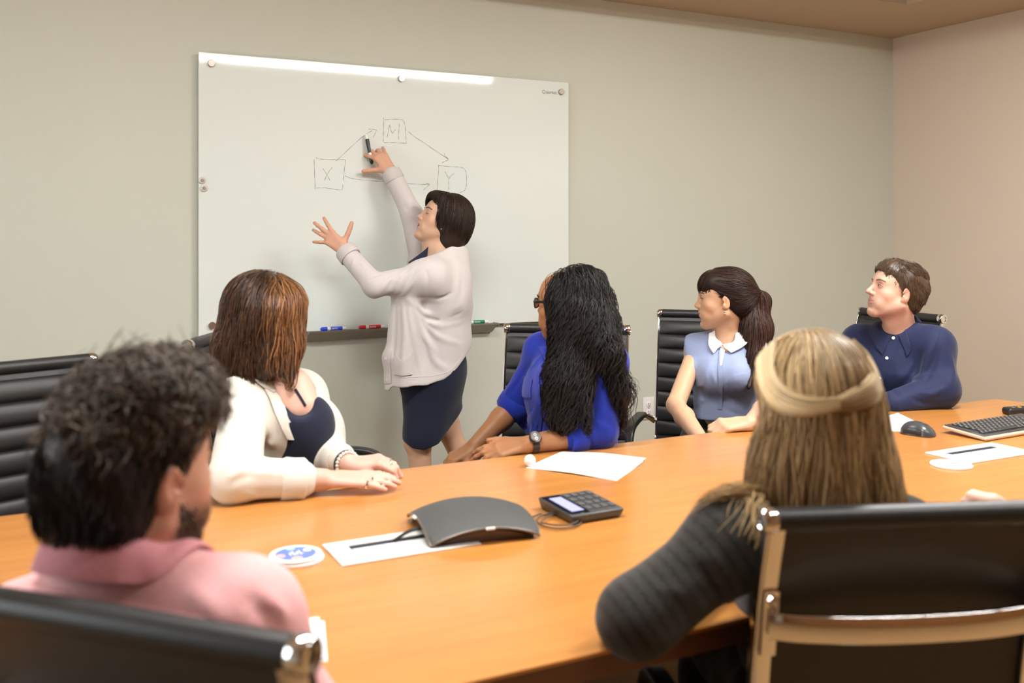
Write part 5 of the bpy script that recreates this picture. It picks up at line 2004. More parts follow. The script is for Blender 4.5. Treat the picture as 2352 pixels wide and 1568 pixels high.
    # hair: rounded dark bob
    env = [el(hd(0, -0.030, 0.050), np.array([0.094, 0.105, 0.098]) * 0.98, hd.R, 0.03), el(hd(0, -0.062, -0.020), np.array([0.094, 0.085, 0.095]), hd.R, 0.04),
           el(hd(-0.066, -0.024, 0.006), (0.026, 0.055, 0.056), hd.R, 0.03), el(hd(0.066, -0.012, -0.010), (0.028, 0.055, 0.072), hd.R, 0.03),
           el(hd(0.02, 0.055, 0.098), (0.075, 0.045, 0.030), hd.R, 0.03), el(hd(0.05, 0.065, 0.060), (0.026, 0.03, 0.045), hd.R, 0.03), el(hd(0, -0.075, -0.075), (0.080, 0.055, 0.045), hd.R, 0.03),
           el(hd(0, 0.113, -0.010), (0.090, 0.082, 0.085), hd.R, 0.012, 'sub'), rc(hd(0, 0.05, -0.13), NB, 0.045, 0.05, 0.01, 'sub')]
    cA, cB = (0.024, 0.013, 0.009), (0.040, 0.021, 0.014)
    r = np.random.RandomState(4)
    n = 3000
    th = r.rand(n) * 2 * np.pi
    rad = np.sqrt(r.rand(n))
    roots = hd(np.stack([0.075 * rad * np.cos(th) + 0.01, -0.02 + 0.085 * rad * np.sin(th), 0.14 + 0 * rad], 1))
    fu = hd.R @ np.array([0, 0.15, -1.0])
    part = hd(0.015, 0.02, 0.14)

    def dirf(p, t):
        o = p - part
        o = o - np.outer(o @ hd.R[:, 2], hd.R[:, 2])
        o = o / np.maximum(np.linalg.norm(o, axis=1, keepdims=True), 1e-4)
        return o * max(0.0, 1 - t * 1.6) + (hd.R @ np.array([0, -0.15, -1.0]))[None] * (0.3 + t)
    st = strands(env, roots, dirf, 13, 0.0168, 0.0008, cA, cB, 5, (-0.006, 0.002), lens=(0.6, 1.0))
    hair_obj('hair', [hair_mass(env, 0.005, (0.026, 0.014, 0.009)), st], M_HAIR_G, me)

    # shoes
    M_SHOE = mat('dark_shoe', (0.02, 0.018, 0.02), 0.4, noise=(60, 0.1, 2, S1))
    for A_, dd, up in ((A1, fC, 0.0), (A2, wdir(-0.8, 0, -0.5), 0.08)):
        toe = A_ + dd * 0.16
        toe[2] = 0.032 if not up else max(0.032, toe[2] - 0.06)
        heel = A_ - fC * 0.02
        heel[2] = 0.036 if not up else A_[2] - 0.07
        ops = [rc(heel, toe, 0.037, 0.032, 0.02), rc(heel, (heel + toe) / 2, 0.040, 0.040, 0.03), cut((0, 0, 0.006), (0, 0, -1)), cut(heel + [0, 0, 0.035], (0, 0, 1))]
        solid('shoe', ops, 0.006, M_SHOE, me)
    ORG = np.zeros(3)
    # the pen in her hand
    a, b = P(841, 309, 4.405), P(854.5, 377, 4.395)
    global pen
    pen = marker(b, a, 0.0088, (0.015, 0.015, 0.015), 'black whiteboard marker held in the raised hand of the presenter', 'EXPO', -CF)
    return me


presenter()
# ------------------------------------------------------------------ woman in the blue shirt with long wavy black hair
def woman_blue():
    global ORG
    d0 = 3.08
    hd = Frame(P(1302, 700, d0), wdir(-0.81, 0.59, 0.0), sc=0.95)
    fwd = wdir(-0.72, -0.69)
    NB = P(1312, 790, 3.10)
    S = (P(1388, 838, 2.98), P(1252, 810, 3.22))
    E = (P(1372, 992, 2.96), P(1184, 930, 3.28))
    W = (P(1216, 1020, 2.865), P(1092, 1022, 3.19))
    PEL = np.array([*P(1320, 1000, 3.18)[:2], 0.53])
    ORG = np.array([PEL[0], PEL[1], 0.0])
    hl = hand_ops(W[0] + wdir(-1, 0.05, -0.15) * 0.012, wdir(-0.97, 0.0, -0.22), wdir(0.0, -0.55, 0.83), 1, curls=((0.10, 0.25, 0.2), (0.12, 0.3, 0.2), (0.2, 0.35, 0.2), (0.3, 0.4, 0.3)), spread=(0.1, 0.02, -0.06, -0.14), thumb=(0.45, -0.12, 0.25), sc=0.95)
    hr = hand_ops(W[1] + wdir(-0.8, -0.1, -0.5) * 0.010, wdir(-0.84, -0.25, -0.45), wdir(-0.15, -0.25, 0.95), -1, curls=((0.35, 0.6, 0.4), (0.45, 0.7, 0.4), (0.5, 0.7, 0.5), (0.5, 0.7, 0.5)), spread=(0.1, 0.0, -0.08, -0.2), thumb=(0.7, 0.4, 0.2), sc=0.95)
    SK = (0.40, 0.180, 0.080)
    me, body, kn, an = human('seated woman in a bright blue shirt with long wavy black hair and glasses', hd, NB, S, E, W, [hl, hr], fwd, PEL, SK, (0.22, 0.07, 0.05), dict(nose=0.8, smile=0.5), chest_r=0.12, h_head=0.003)
    eye_parts(hd, me, body, brow=(0.015, 0.01, 0.008))
    trousers(me, PEL, kn, an, fwd, cloth('dark_trousers', (0.02, 0.02, 0.022)))

    # shirt
    M_BLUE = cloth('blue_shirt', (0.012, 0.032, 0.36), 380, 0.75, 0.08, 0.2)
    lat = nrm(np.cross(fwd, [0, 0, 1.0]))
    tors = [rc(NB - [0, 0, 0.05], P(1312, 900, 3.08), 0.075, 0.150, 0.06, flat=(fwd, 0.82)), rc(P(1312, 900, 3.08), P(1318, 1040, 3.10), 0.150, 0.150, 0.05, flat=(fwd, 0.88)),
            rc(S[0], S[1], 0.058, 0.056, 0.06), rc(P(1290, 880, 2.98), P(1276, 890, 3.08), 0.085, 0.080, 0.06), rc(NB - fwd * 0.03, S[0], 0.05, 0.06, 0.05), rc(NB - fwd * 0.03, S[1], 0.05, 0.06, 0.05),
            rc(NB + [0, 0, 0.02], NB + [0, 0, 0.14], 0.058, 0.09, 0.015, 'sub'), rc(NB + fwd * 0.09 + [0, 0, 0.01], P(1262, 830, 3.0), 0.05, 0.02, 0.02, 'sub')]
    slv = [rc(S[0], E[0] + [0, 0, 0.0], 0.064, 0.062, 0.05), rc(E[0], E[0] * 0.62 + W[0] * 0.38, 0.060, 0.054, 0.02), cut(E[0] * 0.60 + W[0] * 0.40, W[0] - E[0])]
    slr = [rc(S[1], E[1] + (E[1] - S[1]) * 0.02, 0.060, 0.056, 0.04)]
    pre = tors + [rc(S[0], E[0], 0.064, 0.062, 0.05), rc(E[0], E[0] * 0.66 + W[0] * 0.34, 0.060, 0.053, 0.02)] + slr
    fo = vfolds(pre, ([(1255, 800), (1225, 840), (1200, 880)], 0.006, 0.010), ([(1250, 790), (1248, 860), (1240, 930)], 0.006, 0.012), ([(1222, 830), (1200, 860), (1175, 905)], -0.005, 0.008),
                ([(1215, 930), (1222, 980), (1218, 1030)], 0.006, 0.012), ([(1245, 900), (1240, 980), (1228, 1040)], -0.006, 0.008), ([(1190, 870), (1170, 890), (1160, 905)], 0.006, 0.008),
                ([(1360, 950), (1375, 975), (1398, 985)], 0.007, 0.010), ([(1350, 975), (1362, 1000), (1366, 1025)], 0.006, 0.009), ([(1385, 900), (1390, 940), (1405, 960)], 0.006, 0.010),
                ([(1300, 990), (1280, 1010), (1262, 1030)], 0.005, 0.012), ([(1405, 950), (1412, 985), (1400, 1020)], 0.006, 0.010))
    shirt = pre + [fo, disp(wob(21, 24, 0.0025))]
    sh = solid('shirt', shirt, 0.006, M_BLUE, me)
    # rolled cuffs with tabs
    for (A_, B_, r_) in ((E[0] * 0.70 + W[0] * 0.30, W[0], 0.058), (E[1] + (E[1] - S[1]) * -0.06, W[1] * 0.25 + (E[1] * 2 - S[1]) * 0.75, 0.060)):
        d = nrm(B_ - A_)
        mk('cuff', align(lathe([(r_ * 0.78, 0.038), (r_ * 0.95, 0.040), (r_ * 1.02, 0.034), (r_ * 1.05, 0.016), (r_ * 1.04, -0.006), (r_ * 0.95, -0.016), (r_ * 0.8, -0.014)], 32, False), d, A_), M_BLUE, sh)
    vpatch('sleeve_tab', [[(1306, 985), (1330, 988), (1358, 992)], [(1308, 999), (1332, 1001), (1360, 1004)]], M_BLUE, sh, shirt, 0.007, 0.003, 12, 4)
    vpatch('placket', [[(1247, 860), (1232, 930), (1216, 1030)], [(1258, 865), (1245, 930), (1230, 1034)]], M_BLUE, sh, shirt, 0.003, 0.0025, 16, 4)
    for px, py in ((1239, 925), (1231, 975)):
        button(hit(shirt, [(px, py)], off=0.004)[0], nrm(-CF - CR * 0.5), 0.0055, M_BLUE, sh)
    vpatch('chest_pocket', [[(1203, 862), (1225, 872)], [(1200, 905), (1222, 912)]], M_BLUE, sh, shirt, 0.003, 0.0025, 8, 8)
    vpatch('shirt_collar', [[(1262, 752), (1252, 775), (1240, 800)], [(1278, 760), (1268, 800), (1252, 835)]], M_BLUE, sh, shirt, 0.006, 0.003, 12, 6)

    # wristwatch
    wd = nrm(W[0] - E[0])
    wc = W[0] - wd * 0.010
    M_STRAP = mat('watch_strap', (0.014, 0.013, 0.012), 0.35, noise=(80, 0.1, 2, S1))
    wt = mk('wristwatch', align(lathe([(0.0300, -0.010), (0.0325, -0.010), (0.0325, 0.010), (0.0300, 0.010)], 32, False), wd, wc), M_STRAP, me)
    up = nrm(-CF * 0.72 + UPV * 0.65 + CR * 0.05)
    up = nrm(up - wd * (up @ wd))
    fc = wc + up * 0.0315
    mk('case', align(lathe([(0.0175, -0.002), (0.0195, 0.0), (0.0195, 0.006), (0.0175, 0.0085), (0.0155, 0.0085), (0.0155, 0.0070)], 32), up, fc), M_STRAP, wt)
    mk('bezel', align(lathe([(0.0152, 0.0086), (0.0168, 0.0090), (0.0176, 0.0082)], 32, False), up, fc), M_CHROME, wt)
    mk('dial', align(lathe([(0.0154, 0.0070), (0.0154, 0.0076)], 32), up, fc), mat('watch_dial', (0.13, 0.12, 0.11), 0.5, noise=(60, 0.05, 2, S1)), wt)
    u1 = nrm(np.cross(up, wd))
    for a, l in ((0.9, 0.010), (2.4, 0.007)):
        dv = u1 * math.sin(a) + wd * math.cos(a)
        mk('hand', ptube([fc + up * 0.0082, fc + up * 0.0082 + dv * l], 0.0005, 5), M_WHITE, wt)
    for sx in (-1, 1):
        mk('subdial', align(lathe([(0.0030, 0), (0.0042, 0.0), (0.0042, 0.0004), (0.0030, 0.0004)], 20, False), up, fc + up * 0.0077 + u1 * 0.007 * sx), M_WHITE, wt)

    # glasses
    M_GL = mat('glasses_frame', (0.012, 0.010, 0.009), 0.25, noise=(50, 0.1, 2, S1))
    g = None
    for sx in (-1, 1):
        ring = [hd(sx * (0.032 + 0.0255 * math.cos(a) * (1 + 0.12 * math.cos(2 * a))), 0.106 - 0.010 * (math.cos(a) * 1 + 0.2) ** 2 * (1 if math.cos(a) > 0 else 0.2), 0.004 + 0.0165 * math.sin(a)) for a in np.linspace(0, 2 * np.pi, 33)]
        o = mk('glasses' if g is None else 'rim', ptube(ring, 0.0022, 6, False), M_GL, me if g is None else g)
        if g is None:
            g = o
        tmp = [hd(sx * 0.0595, 0.092, 0.010), hd(sx * 0.074, 0.082, 0.011), hd(sx * 0.080, 0.03, 0.012), hd(sx * 0.082, -0.012, 0.008), hd(sx * 0.080, -0.028, -0.014)]
        mk('temple', sweep(smoothpath(tmp, 16), rrect(0.0014, 0.0042, 0.0012, 2), tuple(hd.R[:, 0])), M_GL, g)
        ring2 = np.array(ring[:-1])
        cc_ = ring2.mean(0)
        M_LENS = mat('lens', (1, 1, 1), 0.02, trans=1.0, noise=(5, 0.01, 2, S1))
        mk('lens', (np.vstack([ring2, cc_[None]]), [(i, (i + 1) % 32, 32) for i in range(32)]), M_LENS, g)
    mk('bridge', ptube(smoothpath([hd(-0.008, 0.105, 0.008), hd(0, 0.108, 0.011), hd(0.008, 0.105, 0.008)], 7), 0.002, 6), M_GL, g)

    # hair: long loose waves over back and shoulder
    env = [el(hd(0, -0.030, 0.036), (0.088, 0.106, 0.092), hd.R, 0.03), rc(P(1335, 700, 3.06), P(1342, 820, 2.99), 0.088, 0.072, 0.05), rc(P(1312, 720, 3.0), P(1294, 890, 2.92), 0.050, 0.052, 0.05),
           rc(P(1288, 880, 2.93), P(1288, 940, 2.90), 0.058, 0.048, 0.04), rc(P(1296, 925, 2.90), P(1308, 950, 2.88), 0.044, 0.026, 0.04),
           rc(P(1370, 750, 2.99), P(1392, 812, 2.905), 0.065, 0.040, 0.05), rc(P(1398, 812, 2.90), P(1424, 900, 2.93), 0.034, 0.028, 0.03), rc(P(1424, 900, 2.94), P(1428, 960, 2.96), 0.028, 0.018, 0.03),
           rc(P(1336, 860, 2.91), P(1336, 950, 2.86), 0.034, 0.016, 0.03), rc(P(1338, 930, 2.86), P(1352, 975, 2.85), 0.016, 0.010, 0.02),
           el(hd(0, 0.096, -0.01), (0.14, 0.100, 0.115), hd.R, 0.015, 'sub'), disp(wob(5, 26, 0.006, (1, 1, 0.5)))]
    cA, cB = (0.007, 0.006, 0.005), (0.016, 0.012, 0.011)
    roots = np.vstack([roots_on(hd, 2000, 3, 0.0, keep=lambda q: q[:, 1] < 0.03),
                       P(1300, 740, 2.9)[None] + np.random.RandomState(2).randn(750, 3) * [0.07, 0.05, 0.08]])
    crown = hd(-0.01, 0.03, 0.13)

    def dirf(p, t):
        o = p - crown
        o[:, 2] = 0
        o = o / np.maximum(np.linalg.norm(o, axis=1, keepdims=True), 1e-4)
        return o * max(0.0, 0.9 - t * 4) + np.array([0, 0, -1.0])
    st = strands(env, roots, dirf, 22, 0.0194, 0.0010, cA, cB, 5, (-0.010, 0.006), lens=(0.5, 1.0), curl=0.0125, curl_f=42, free=0.004, clump=22)
    # loose flying ends
    r = np.random.RandomState(9)
    r2 = np.array([P(1400 + r.randn() * 14, 820 + r.rand() * 110, 2.96) for _ in range(170)])
    st2 = strands(env, r2, lambda p, t: CR * 0.30 + np.array([0, 0, -1.0]), 15, 0.012, 0.0008, cA, cB, 6, (0.0, 0.010), lens=(0.4, 1.0), curl=0.014, curl_f=55, free=0.035, clump=40)
    hair_obj('hair', [hair_mass(env, 0.006, (0.010, 0.008, 0.007), 0.008), st, st2], M_HAIR_G, me)
    ORG = np.zeros(3)


woman_blue()
# ------------------------------------------------------------------ woman with the ponytail and sleeveless pale blue blouse
def woman_ponytail():
    global ORG
    d0 = 3.75
    hd = Frame(P(1662, 688, d0), wdir(-0.975, 0.19, -0.01), sc=0.97)
    fwd = wdir(-0.35, -0.94)
    NB = P(1672, 780, 3.79)
    S = (P(1750, 806, 3.72), P(1600, 803, 3.83))
    E = (P(1766, 930, 3.50), P(1552, 930, 3.62))
    W = (P(1722, 972, 3.19), P(1612, 1012, 3.30))
    PEL = np.array([*P(1672, 950, 3.86)[:2], 0.55])
    ORG = np.array([PEL[0], PEL[1], 0.0])
    hl = hand_ops(W[0] + wdir(-1, -0.05, -0.02) * 0.010, wdir(-0.98, -0.16, -0.05), wdir(0.0, -0.40, 0.90), 1, curls=((0.6, 1.2, 0.8), (0.6, 1.25, 0.8), (0.65, 1.3, 0.8), (0.7, 1.3, 0.8)), spread=(0.05, 0.0, -0.04, -0.1), thumb=(0.4, 0.5, 0.3), sc=0.95)
    hr = hand_ops(W[1], wdir(0.75, -0.45, -0.3), wdir(0, -0.3, 0.95), 1, curls=(0.4,) * 4, sc=0.95)
    SK = (0.66, 0.40, 0.25)
    me, body, kn, an = human('seated woman with a dark ponytail and sleeveless pale blue blouse with white collar', hd, NB, S, E, W, [hl, hr], fwd, PEL, SK, (0.56, 0.20, 0.16), dict(nose=0.2, smile=1.2, cheek=0.9), arm=(0.036, 0.035, 0.033, 0.025), neck_r=0.047, chest_r=0.11, h_arm=0.006)
    eye_parts(hd, me, body, brow=(0.035, 0.022, 0.016), sides=(-1,), brow_w=0.0020, lid=0.6, lash=0.0014, iris=(0.02, 0.012, 0.008))
    trousers(me, PEL, kn, an, fwd, cloth('black_skirt', (0.015, 0.015, 0.016)), 'black_trousers', top=0.20)
    for dz in (0.0, -0.008):
        mk('earring', ball(hd(-0.0795, -0.002, -0.043 + dz), 0.0035, 10), M_STEEL, me)

    M_BL = cloth('chambray', (0.295, 0.36, 0.56), 520, 0.85, 0.10, 0.2)
    M_WC = cloth('white_cotton', (0.84, 0.84, 0.83), 520, 0.85, 0.03, 0.15)
    tors = [rc(NB - [0, 0, 0.07], P(1668, 860, 3.78), 0.080, 0.128, 0.05, flat=(fwd, 0.80)), rc(P(1668, 860, 3.78), P(1664, 950, 3.80), 0.128, 0.118, 0.05, flat=(fwd, 0.86)), rc(P(1664, 945, 3.80), P(1662, 962, 3.80), 0.130, 0.128, 0.03, flat=(fwd, 0.88)),
            rc(S[0], S[1], 0.057, 0.056, 0.05), rc(P(1640, 862, 3.70), P(1690, 862, 3.66), 0.062, 0.062, 0.06), rc(NB - [0, 0, 0.02], S[1], 0.056, 0.056, 0.05), rc(NB - [0, 0, 0.02], S[0], 0.056, 0.056, 0.05),
            rc(S[1] - [0, 0, 0.02], P(1606, 850, 3.78), 0.045, 0.050, 0.05)]
    lat = nrm(S[1] - S[0])
    cuts = [cut(S[1] + lat * 0.034, lat - UPV * 0.12), cut(S[0] - lat * 0.030, -lat), cut(P(1660, 968, 3.7), (0, 0, -1)), rc(NB + [0, 0, 0.015], NB + [0, 0, 0.12], 0.050, 0.075, 0.012, 'sub'), rc(NB + fwd * 0.05 + [0, 0, 0.05], NB + fwd * 0.085 - [0, 0, 0.02], 0.045, 0.020, 0.01, 'sub')]
    pre = tors + cuts
    fo = vfolds(pre, ([(1578, 868), (1605, 885), (1640, 890)], 0.005, 0.010), ([(1580, 895), (1610, 920), (1640, 935)], 0.006, 0.010), ([(1570, 935), (1600, 938), (1640, 950)], -0.007, 0.008),
                ([(1640, 820), (1622, 860), (1632, 910)], 0.004, 0.010), ([(1666, 880), (1690, 870), (1715, 860)], 0.005, 0.010), ([(1664, 905), (1690, 915), (1712, 905)], -0.006, 0.010),
                ([(1660, 935), (1690, 950), (1715, 955)], -0.006, 0.009), ([(1585, 815), (1595, 840), (1590, 860)], 0.004, 0.008), ([(1628, 828), (1640, 870), (1652, 905)], 0.005, 0.008))
    bl = pre + [fo, disp(wob(31, 24, 0.0018))]
    b = solid('blouse', bl, 0.0055, M_BL, me)
    vpatch('placket', [[(1652, 800), (1651, 870), (1649, 938)], [(1664, 800), (1661, 870), (1658, 940)]], M_BL, b, bl, 0.003, 0.003, 18, 5)
    vpatch('white_placket', [[(1654, 792), (1655, 815), (1655, 842)], [(1665, 794), (1664, 815), (1659, 840)]], M_WC, b, bl, 0.0055, 0.002, 12, 5)
    button(hit(bl, [(1659, 798)], off=0.008)[0], nrm(-CF), 0.0045, M_WC, b)
    vpatch('chest_pocket', [[(1676, 868), (1712, 858)], [(1678, 900), (1714, 892)]], M_BL, b, bl, 0.0025, 0.002, 10, 8)
    # white collar: two flaps round the neck
    both = bl + [o for o in body if o.mode == 'add'][:34]
    vpatch('collar', [[(1643, 756), (1645, 775), (1657, 791)], [(1635, 764), (1635, 784), (1648, 803)], [(1630, 772), (1629, 793), (1640, 814)]], M_WC, b, both, 0.006, 0.003, 14, 10)
    vpatch('collar', [[(1711, 754), (1690, 775), (1659, 792)], [(1716, 763), (1702, 783), (1669, 803)], [(1720, 772), (1716, 790), (1680, 813)]], M_WC, b, both, 0.006, 0.003, 14, 10)

    # hair: smooth cap with fringe, tied ponytail
    env = [el(hd(0, -0.022, 0.044), (0.080, 0.104, 0.086), hd.R, 0.03), el(hd(0, 0.040, 0.070), (0.068, 0.052, 0.046), hd.R, 0.03), el(hd(0, 0.066, 0.048), (0.056, 0.030, 0.034), hd.R, 0.02),
           el(hd(0, -0.065, -0.012), (0.062, 0.050, 0.060), hd.R, 0.04), rc(hd(0, -0.085, 0.02), hd(0, -0.118, 0.026), 0.030, 0.020, 0.03),
           el(hd(0, 0.100, -0.024), (0.085, 0.062, 0.052), hd.R, 0.008, 'sub'), el(hd(-0.085, 0.050, -0.045), (0.05, 0.05, 0.058), hd.R, 0.008, 'sub'), el(hd(0.085, 0.050, -0.045), (0.05, 0.05, 0.058), hd.R, 0.008, 'sub'),
           el(hd(-0.095, -0.006, -0.016), (0.034, 0.022, 0.036), hd.R, 0.006, 'sub'), el(hd(0.095, -0.006, -0.016), (0.034, 0.022, 0.036), hd.R, 0.006, 'sub')]
    tie = hd(0, -0.122, 0.026)
    t0, t1, t2, t3 = P(1748, 690, 3.75), P(1740, 755, 3.73), P(1736, 825, 3.67), P(1720, 890, 3.60)
    tail = [rc(tie, t0, 0.016, 0.026, 0.02), rc(t0, t1, 0.026, 0.050, 0.04), rc(t1, t2, 0.050, 0.034, 0.04), rc(P(1722, 725, 3.74), P(1722, 780, 3.73), 0.03, 0.045, 0.04), rc(t2, t3, 0.028, 0.012, 0.03)]
    cA, cB = (0.022, 0.011, 0.008), (0.050, 0.023, 0.016)
    roots = roots_on(hd, 2600, 6, -0.06, c=(0, -0.02, 0.03), r=(0.09, 0.115, 0.10))
    up_ = hd.R[:, 2]

    def dirf(p, t):
        q = hd.inv(p)
        back = (tie - p)
        back /= np.maximum(np.linalg.norm(back, axis=1, keepdims=True), 1e-4)
        fr = (q[:, 1] > 0.045)[:, None]
        return np.where(fr, (hd.R @ np.array([0, 0.35, -1.0]))[None], back)
    st = strands(env, roots, dirf, 12, 0.0135, 0.0007, cA, cB, 5, (-0.004, 0.0015), lens=(0.5, 1.0))
    r = np.random.RandomState(3)
    rt = tie[None] + r.randn(1000, 3) * 0.010 + (t0 - tie) * 0.2
    st2 = strands(tail, rt, lambda p, t: (t0 - tie)[None] * 10 * max(0, 0.25 - t) + np.array([0, 0, -1.0]) + (CR * -0.45 - CF * 0.35) * max(0, t - 0.5), 24, 0.0152, 0.0009, cA, (0.085, 0.036, 0.024), 7, (-0.008, 0.003), lens=(0.7, 1.0), curl=0.003, curl_f=30, clump=30)
    hb = hair_obj('hair', [hair_mass(env, 0.0045, (0.022, 0.011, 0.008), 0.002), st], M_HAIR_G, me)
    hair_obj('ponytail', [hair_mass(tail, 0.006, (0.030, 0.014, 0.010), 0.004), st2], M_HAIR_G, hb)
    mk('hair_tie', align(lathe([(0.014, -0.007), (0.021, -0.005), (0.021, 0.005), (0.014, 0.007)], 20), t0 - tie, tie + (t0 - tie) * 0.15), mat('hair_tie', (0.01, 0.01, 0.01), 0.6, noise=(80, 0.1, 2, S1)), hb)
    ORG = np.zeros(3)


woman_ponytail()
# ------------------------------------------------------------------ man in the navy shirt
def man_navy():
    global ORG
    d0 = 3.74
    hd = Frame(P(2058, 671, d0), wdir(-0.965, -0.06, 0.25), sc=0.965)
    fwd = wdir(-0.50, -0.86)
    NB = P(2066, 765, 3.80)
    S = (P(2146, 796, 3.69), P(1980, 788, 3.92))
    E = (P(2162, 896, 3.62), P(1950, 900, 3.82))
    W = (P(2052, 926, 3.575), P(1985, 940, 3.60))
    PEL = np.array([*P(2085, 950, 3.92)[:2], 0.53])
    ORG = np.array([PEL[0], PEL[1], 0.0])
    hl = hand_ops(W[0] + wdir(-1, 0, 0) * 0.012, wdir(-0.98, -0.1, -0.02), wdir(0, -0.3, 0.95), 1, curls=(0.25, 0.3, 0.35, 0.4), sc=1.05)
    hr = hand_ops(W[1] + wdir(0.3, -0.7, 0) * 0.012, wdir(-0.3, -0.9, -0.05), wdir(0, 0, 1), -1, curls=(0.3, 0.3, 0.35, 0.4), sc=1.05)
    SK = (0.66, 0.39, 0.29)
    me, body, kn, an = human('seated young man in a dark navy button shirt with short brown hair', hd, NB, S, E, W, [hl, hr], fwd, PEL, SK, (0.58, 0.24, 0.20), dict(male=True, nose=1.7, jaw=1.0, lips=0.62, cheek=0.85), arm=(0.052, 0.045, 0.04, 0.030), neck_r=0.058, chest_r=0.13, h_head=0.0023,
                             stub=((0.45, 0.27, 0.21), 0.18))
    eye_parts(hd, me, body, brow=(0.20, 0.115, 0.07), iris=(0.06, 0.05, 0.04), brow_w=0.0024, lid=0.85)
    trousers(me, PEL, kn, an, fwd, cloth('charcoal_trousers', (0.03, 0.03, 0.035)))

    M_NV = cloth('navy_shirt', (0.010, 0.016, 0.058), 420, 0.7, 0.12, 0.2)
    M_BT = mat('shirt_button', (0.78, 0.76, 0.72), 0.3, noise=(40, 0.03, 2, S1))
    tors = [rc(NB - [0, 0, 0.09], P(2066, 850, 3.80), 0.09, 0.155, 0.05, flat=(fwd, 0.78)), rc(P(2066, 850, 3.80), P(2080, 955, 3.86), 0.155, 0.165, 0.05, flat=(fwd, 0.85)),
            rc(S[0], S[1], 0.060, 0.060, 0.06), rc(NB - [0, 0, 0.02], S[0], 0.056, 0.058, 0.06), rc(NB - [0, 0, 0.02], S[1], 0.056, 0.058, 0.06),
            rc(NB + [0, 0, 0.03], NB + [0, 0, 0.15], 0.060, 0.09, 0.015, 'sub'), rc(NB + fwd * 0.03 + [0, 0, 0.06], P(2052, 768, 3.67), 0.050, 0.012, 0.012, 'sub')]
    slv = [rc(S[0], E[0], 0.062, 0.066, 0.05), rc(E[0], W[0], 0.064, 0.048, 0.03), rc(S[1], E[1], 0.068, 0.064, 0.05), rc(E[1], W[1], 0.060, 0.046, 0.03)]
    pre = tors + slv
    fo = vfolds(pre, ([(2140, 790), (2128, 830), (2110, 870)], 0.0150, 0.011), ([(2155, 800), (2140, 845), (2118, 885)], -0.0120, 0.009), ([(2118, 800), (2105, 840), (2080, 880)], -0.0090, 0.012),
                ([(2180, 810), (2188, 850), (2180, 890)], 0.0105, 0.012), ([(2110, 900), (2140, 905), (2170, 890)], 0.0120, 0.010), ([(2095, 915), (2120, 925), (2150, 925)], -0.0090, 0.008),
                ([(2095, 870), (2120, 868), (2150, 858)], 0.0120, 0.012), ([(2050, 880), (2080, 860), (2105, 830)], 0.0090, 0.014), ([(2020, 900), (2060, 905), (2090, 890)], -0.0090, 0.012),
                ([(2010, 790), (2030, 800), (2045, 790)], 0.0060, 0.010), ([(1975, 765), (1985, 800), (1995, 830)], 0.0090, 0.012), ([(2070, 800), (2060, 850), (2045, 900)], 0.0060, 0.014))
    sh_ops = pre + [fo, disp(wob(41, 22, 0.0022))]
    sh = solid('shirt', sh_ops, 0.006, M_NV, me)
    vpatch('placket', [[(2043, 778), (2028, 825), (2010, 880)], [(2060, 780), (2046, 828), (2028, 884)]], M_NV, sh, sh_ops, 0.003, 0.0025, 18, 5)
    for px, py in ((2052, 776), (2037, 822), (2020, 868)):
        button(hit(sh_ops, [(px, py)], off=0.006)[0], nrm(fwd + UPV * 0.1), 0.0062, M_BT, sh)
    vline('shoulder_seam', [(2160, 762), (2150, 790), (2132, 820)], sh_ops, 0.0014, M_NV, sh, 0.0)
    # collar
    shirt_collar(NB + [0, 0, 0.046] - fwd * 0.004, fwd, M_NV, sh, r=0.070, stand=0.036, fall=0.052, drop=0.085, phi=2.95, point=0.028, surf=sh_ops)

    # short hair
    env = [el(hd(0, -0.020, 0.046), (0.081, 0.102, 0.084), hd.R, 0.03), el(hd(0, 0.044, 0.078), (0.062, 0.046, 0.044), hd.R, 0.03), el(hd(0, -0.060, -0.01), (0.066, 0.050, 0.066), hd.R, 0.04),
           el(hd(0, 0.112, 0.000), (0.085, 0.070, 0.072), hd.R, 0.006, 'sub'), el(hd(-0.085, 0.070, -0.030), (0.05, 0.047, 0.070), hd.R, 0.006, 'sub'), el(hd(0.085, 0.070, -0.030), (0.05, 0.047, 0.070), hd.R, 0.006, 'sub'),
           el(hd(-0.095, -0.008, -0.018), (0.036, 0.023, 0.038), hd.R, 0.005, 'sub'), el(hd(0.095, -0.008, -0.018), (0.036, 0.023, 0.038), hd.R, 0.005, 'sub'), el(hd(-0.085, 0.02, -0.065), (0.05, 0.05, 0.030), hd.R, 0.005, 'sub'), el(hd(0.085, 0.02, -0.065), (0.05, 0.05, 0.030), hd.R, 0.005, 'sub'), cut(hd(0, -0.08, -0.066), hd.d(0, 0.2, -1)),
           disp(wob(6, 60, 0.0022))]
    roots = roots_on(hd, 5200, 8, -0.07, c=(0, -0.02, 0.03), r=(0.09, 0.115, 0.10))

    def dirf(p, t):
        q = hd.inv(p)
        top = (q[:, 2] > 0.075)[:, None]
        front = (q[:, 1] > 0.035)[:, None]
        return np.where(front, hd.R @ np.array([0.1, -0.25, 1.0]), np.where(top, hd.R @ np.array([0.2, 0.9, 0.5]), hd.R @ np.array([0, -0.45, -1.0]))) + grad(env, p) * 0.5
    st = strands(env, roots, dirf, 5, 0.0045, 0.0005, (0.055, 0.032, 0.018), (0.14, 0.085, 0.048), 5, (-0.003, 0.002), free=0.005, curl=0.0015, curl_f=120)
    hair_obj('hair', [hair_mass(env, 0.004, (0.060, 0.035, 0.020), 0.0005), st], M_HAIR, me)
    ORG = np.zeros(3)


man_navy()
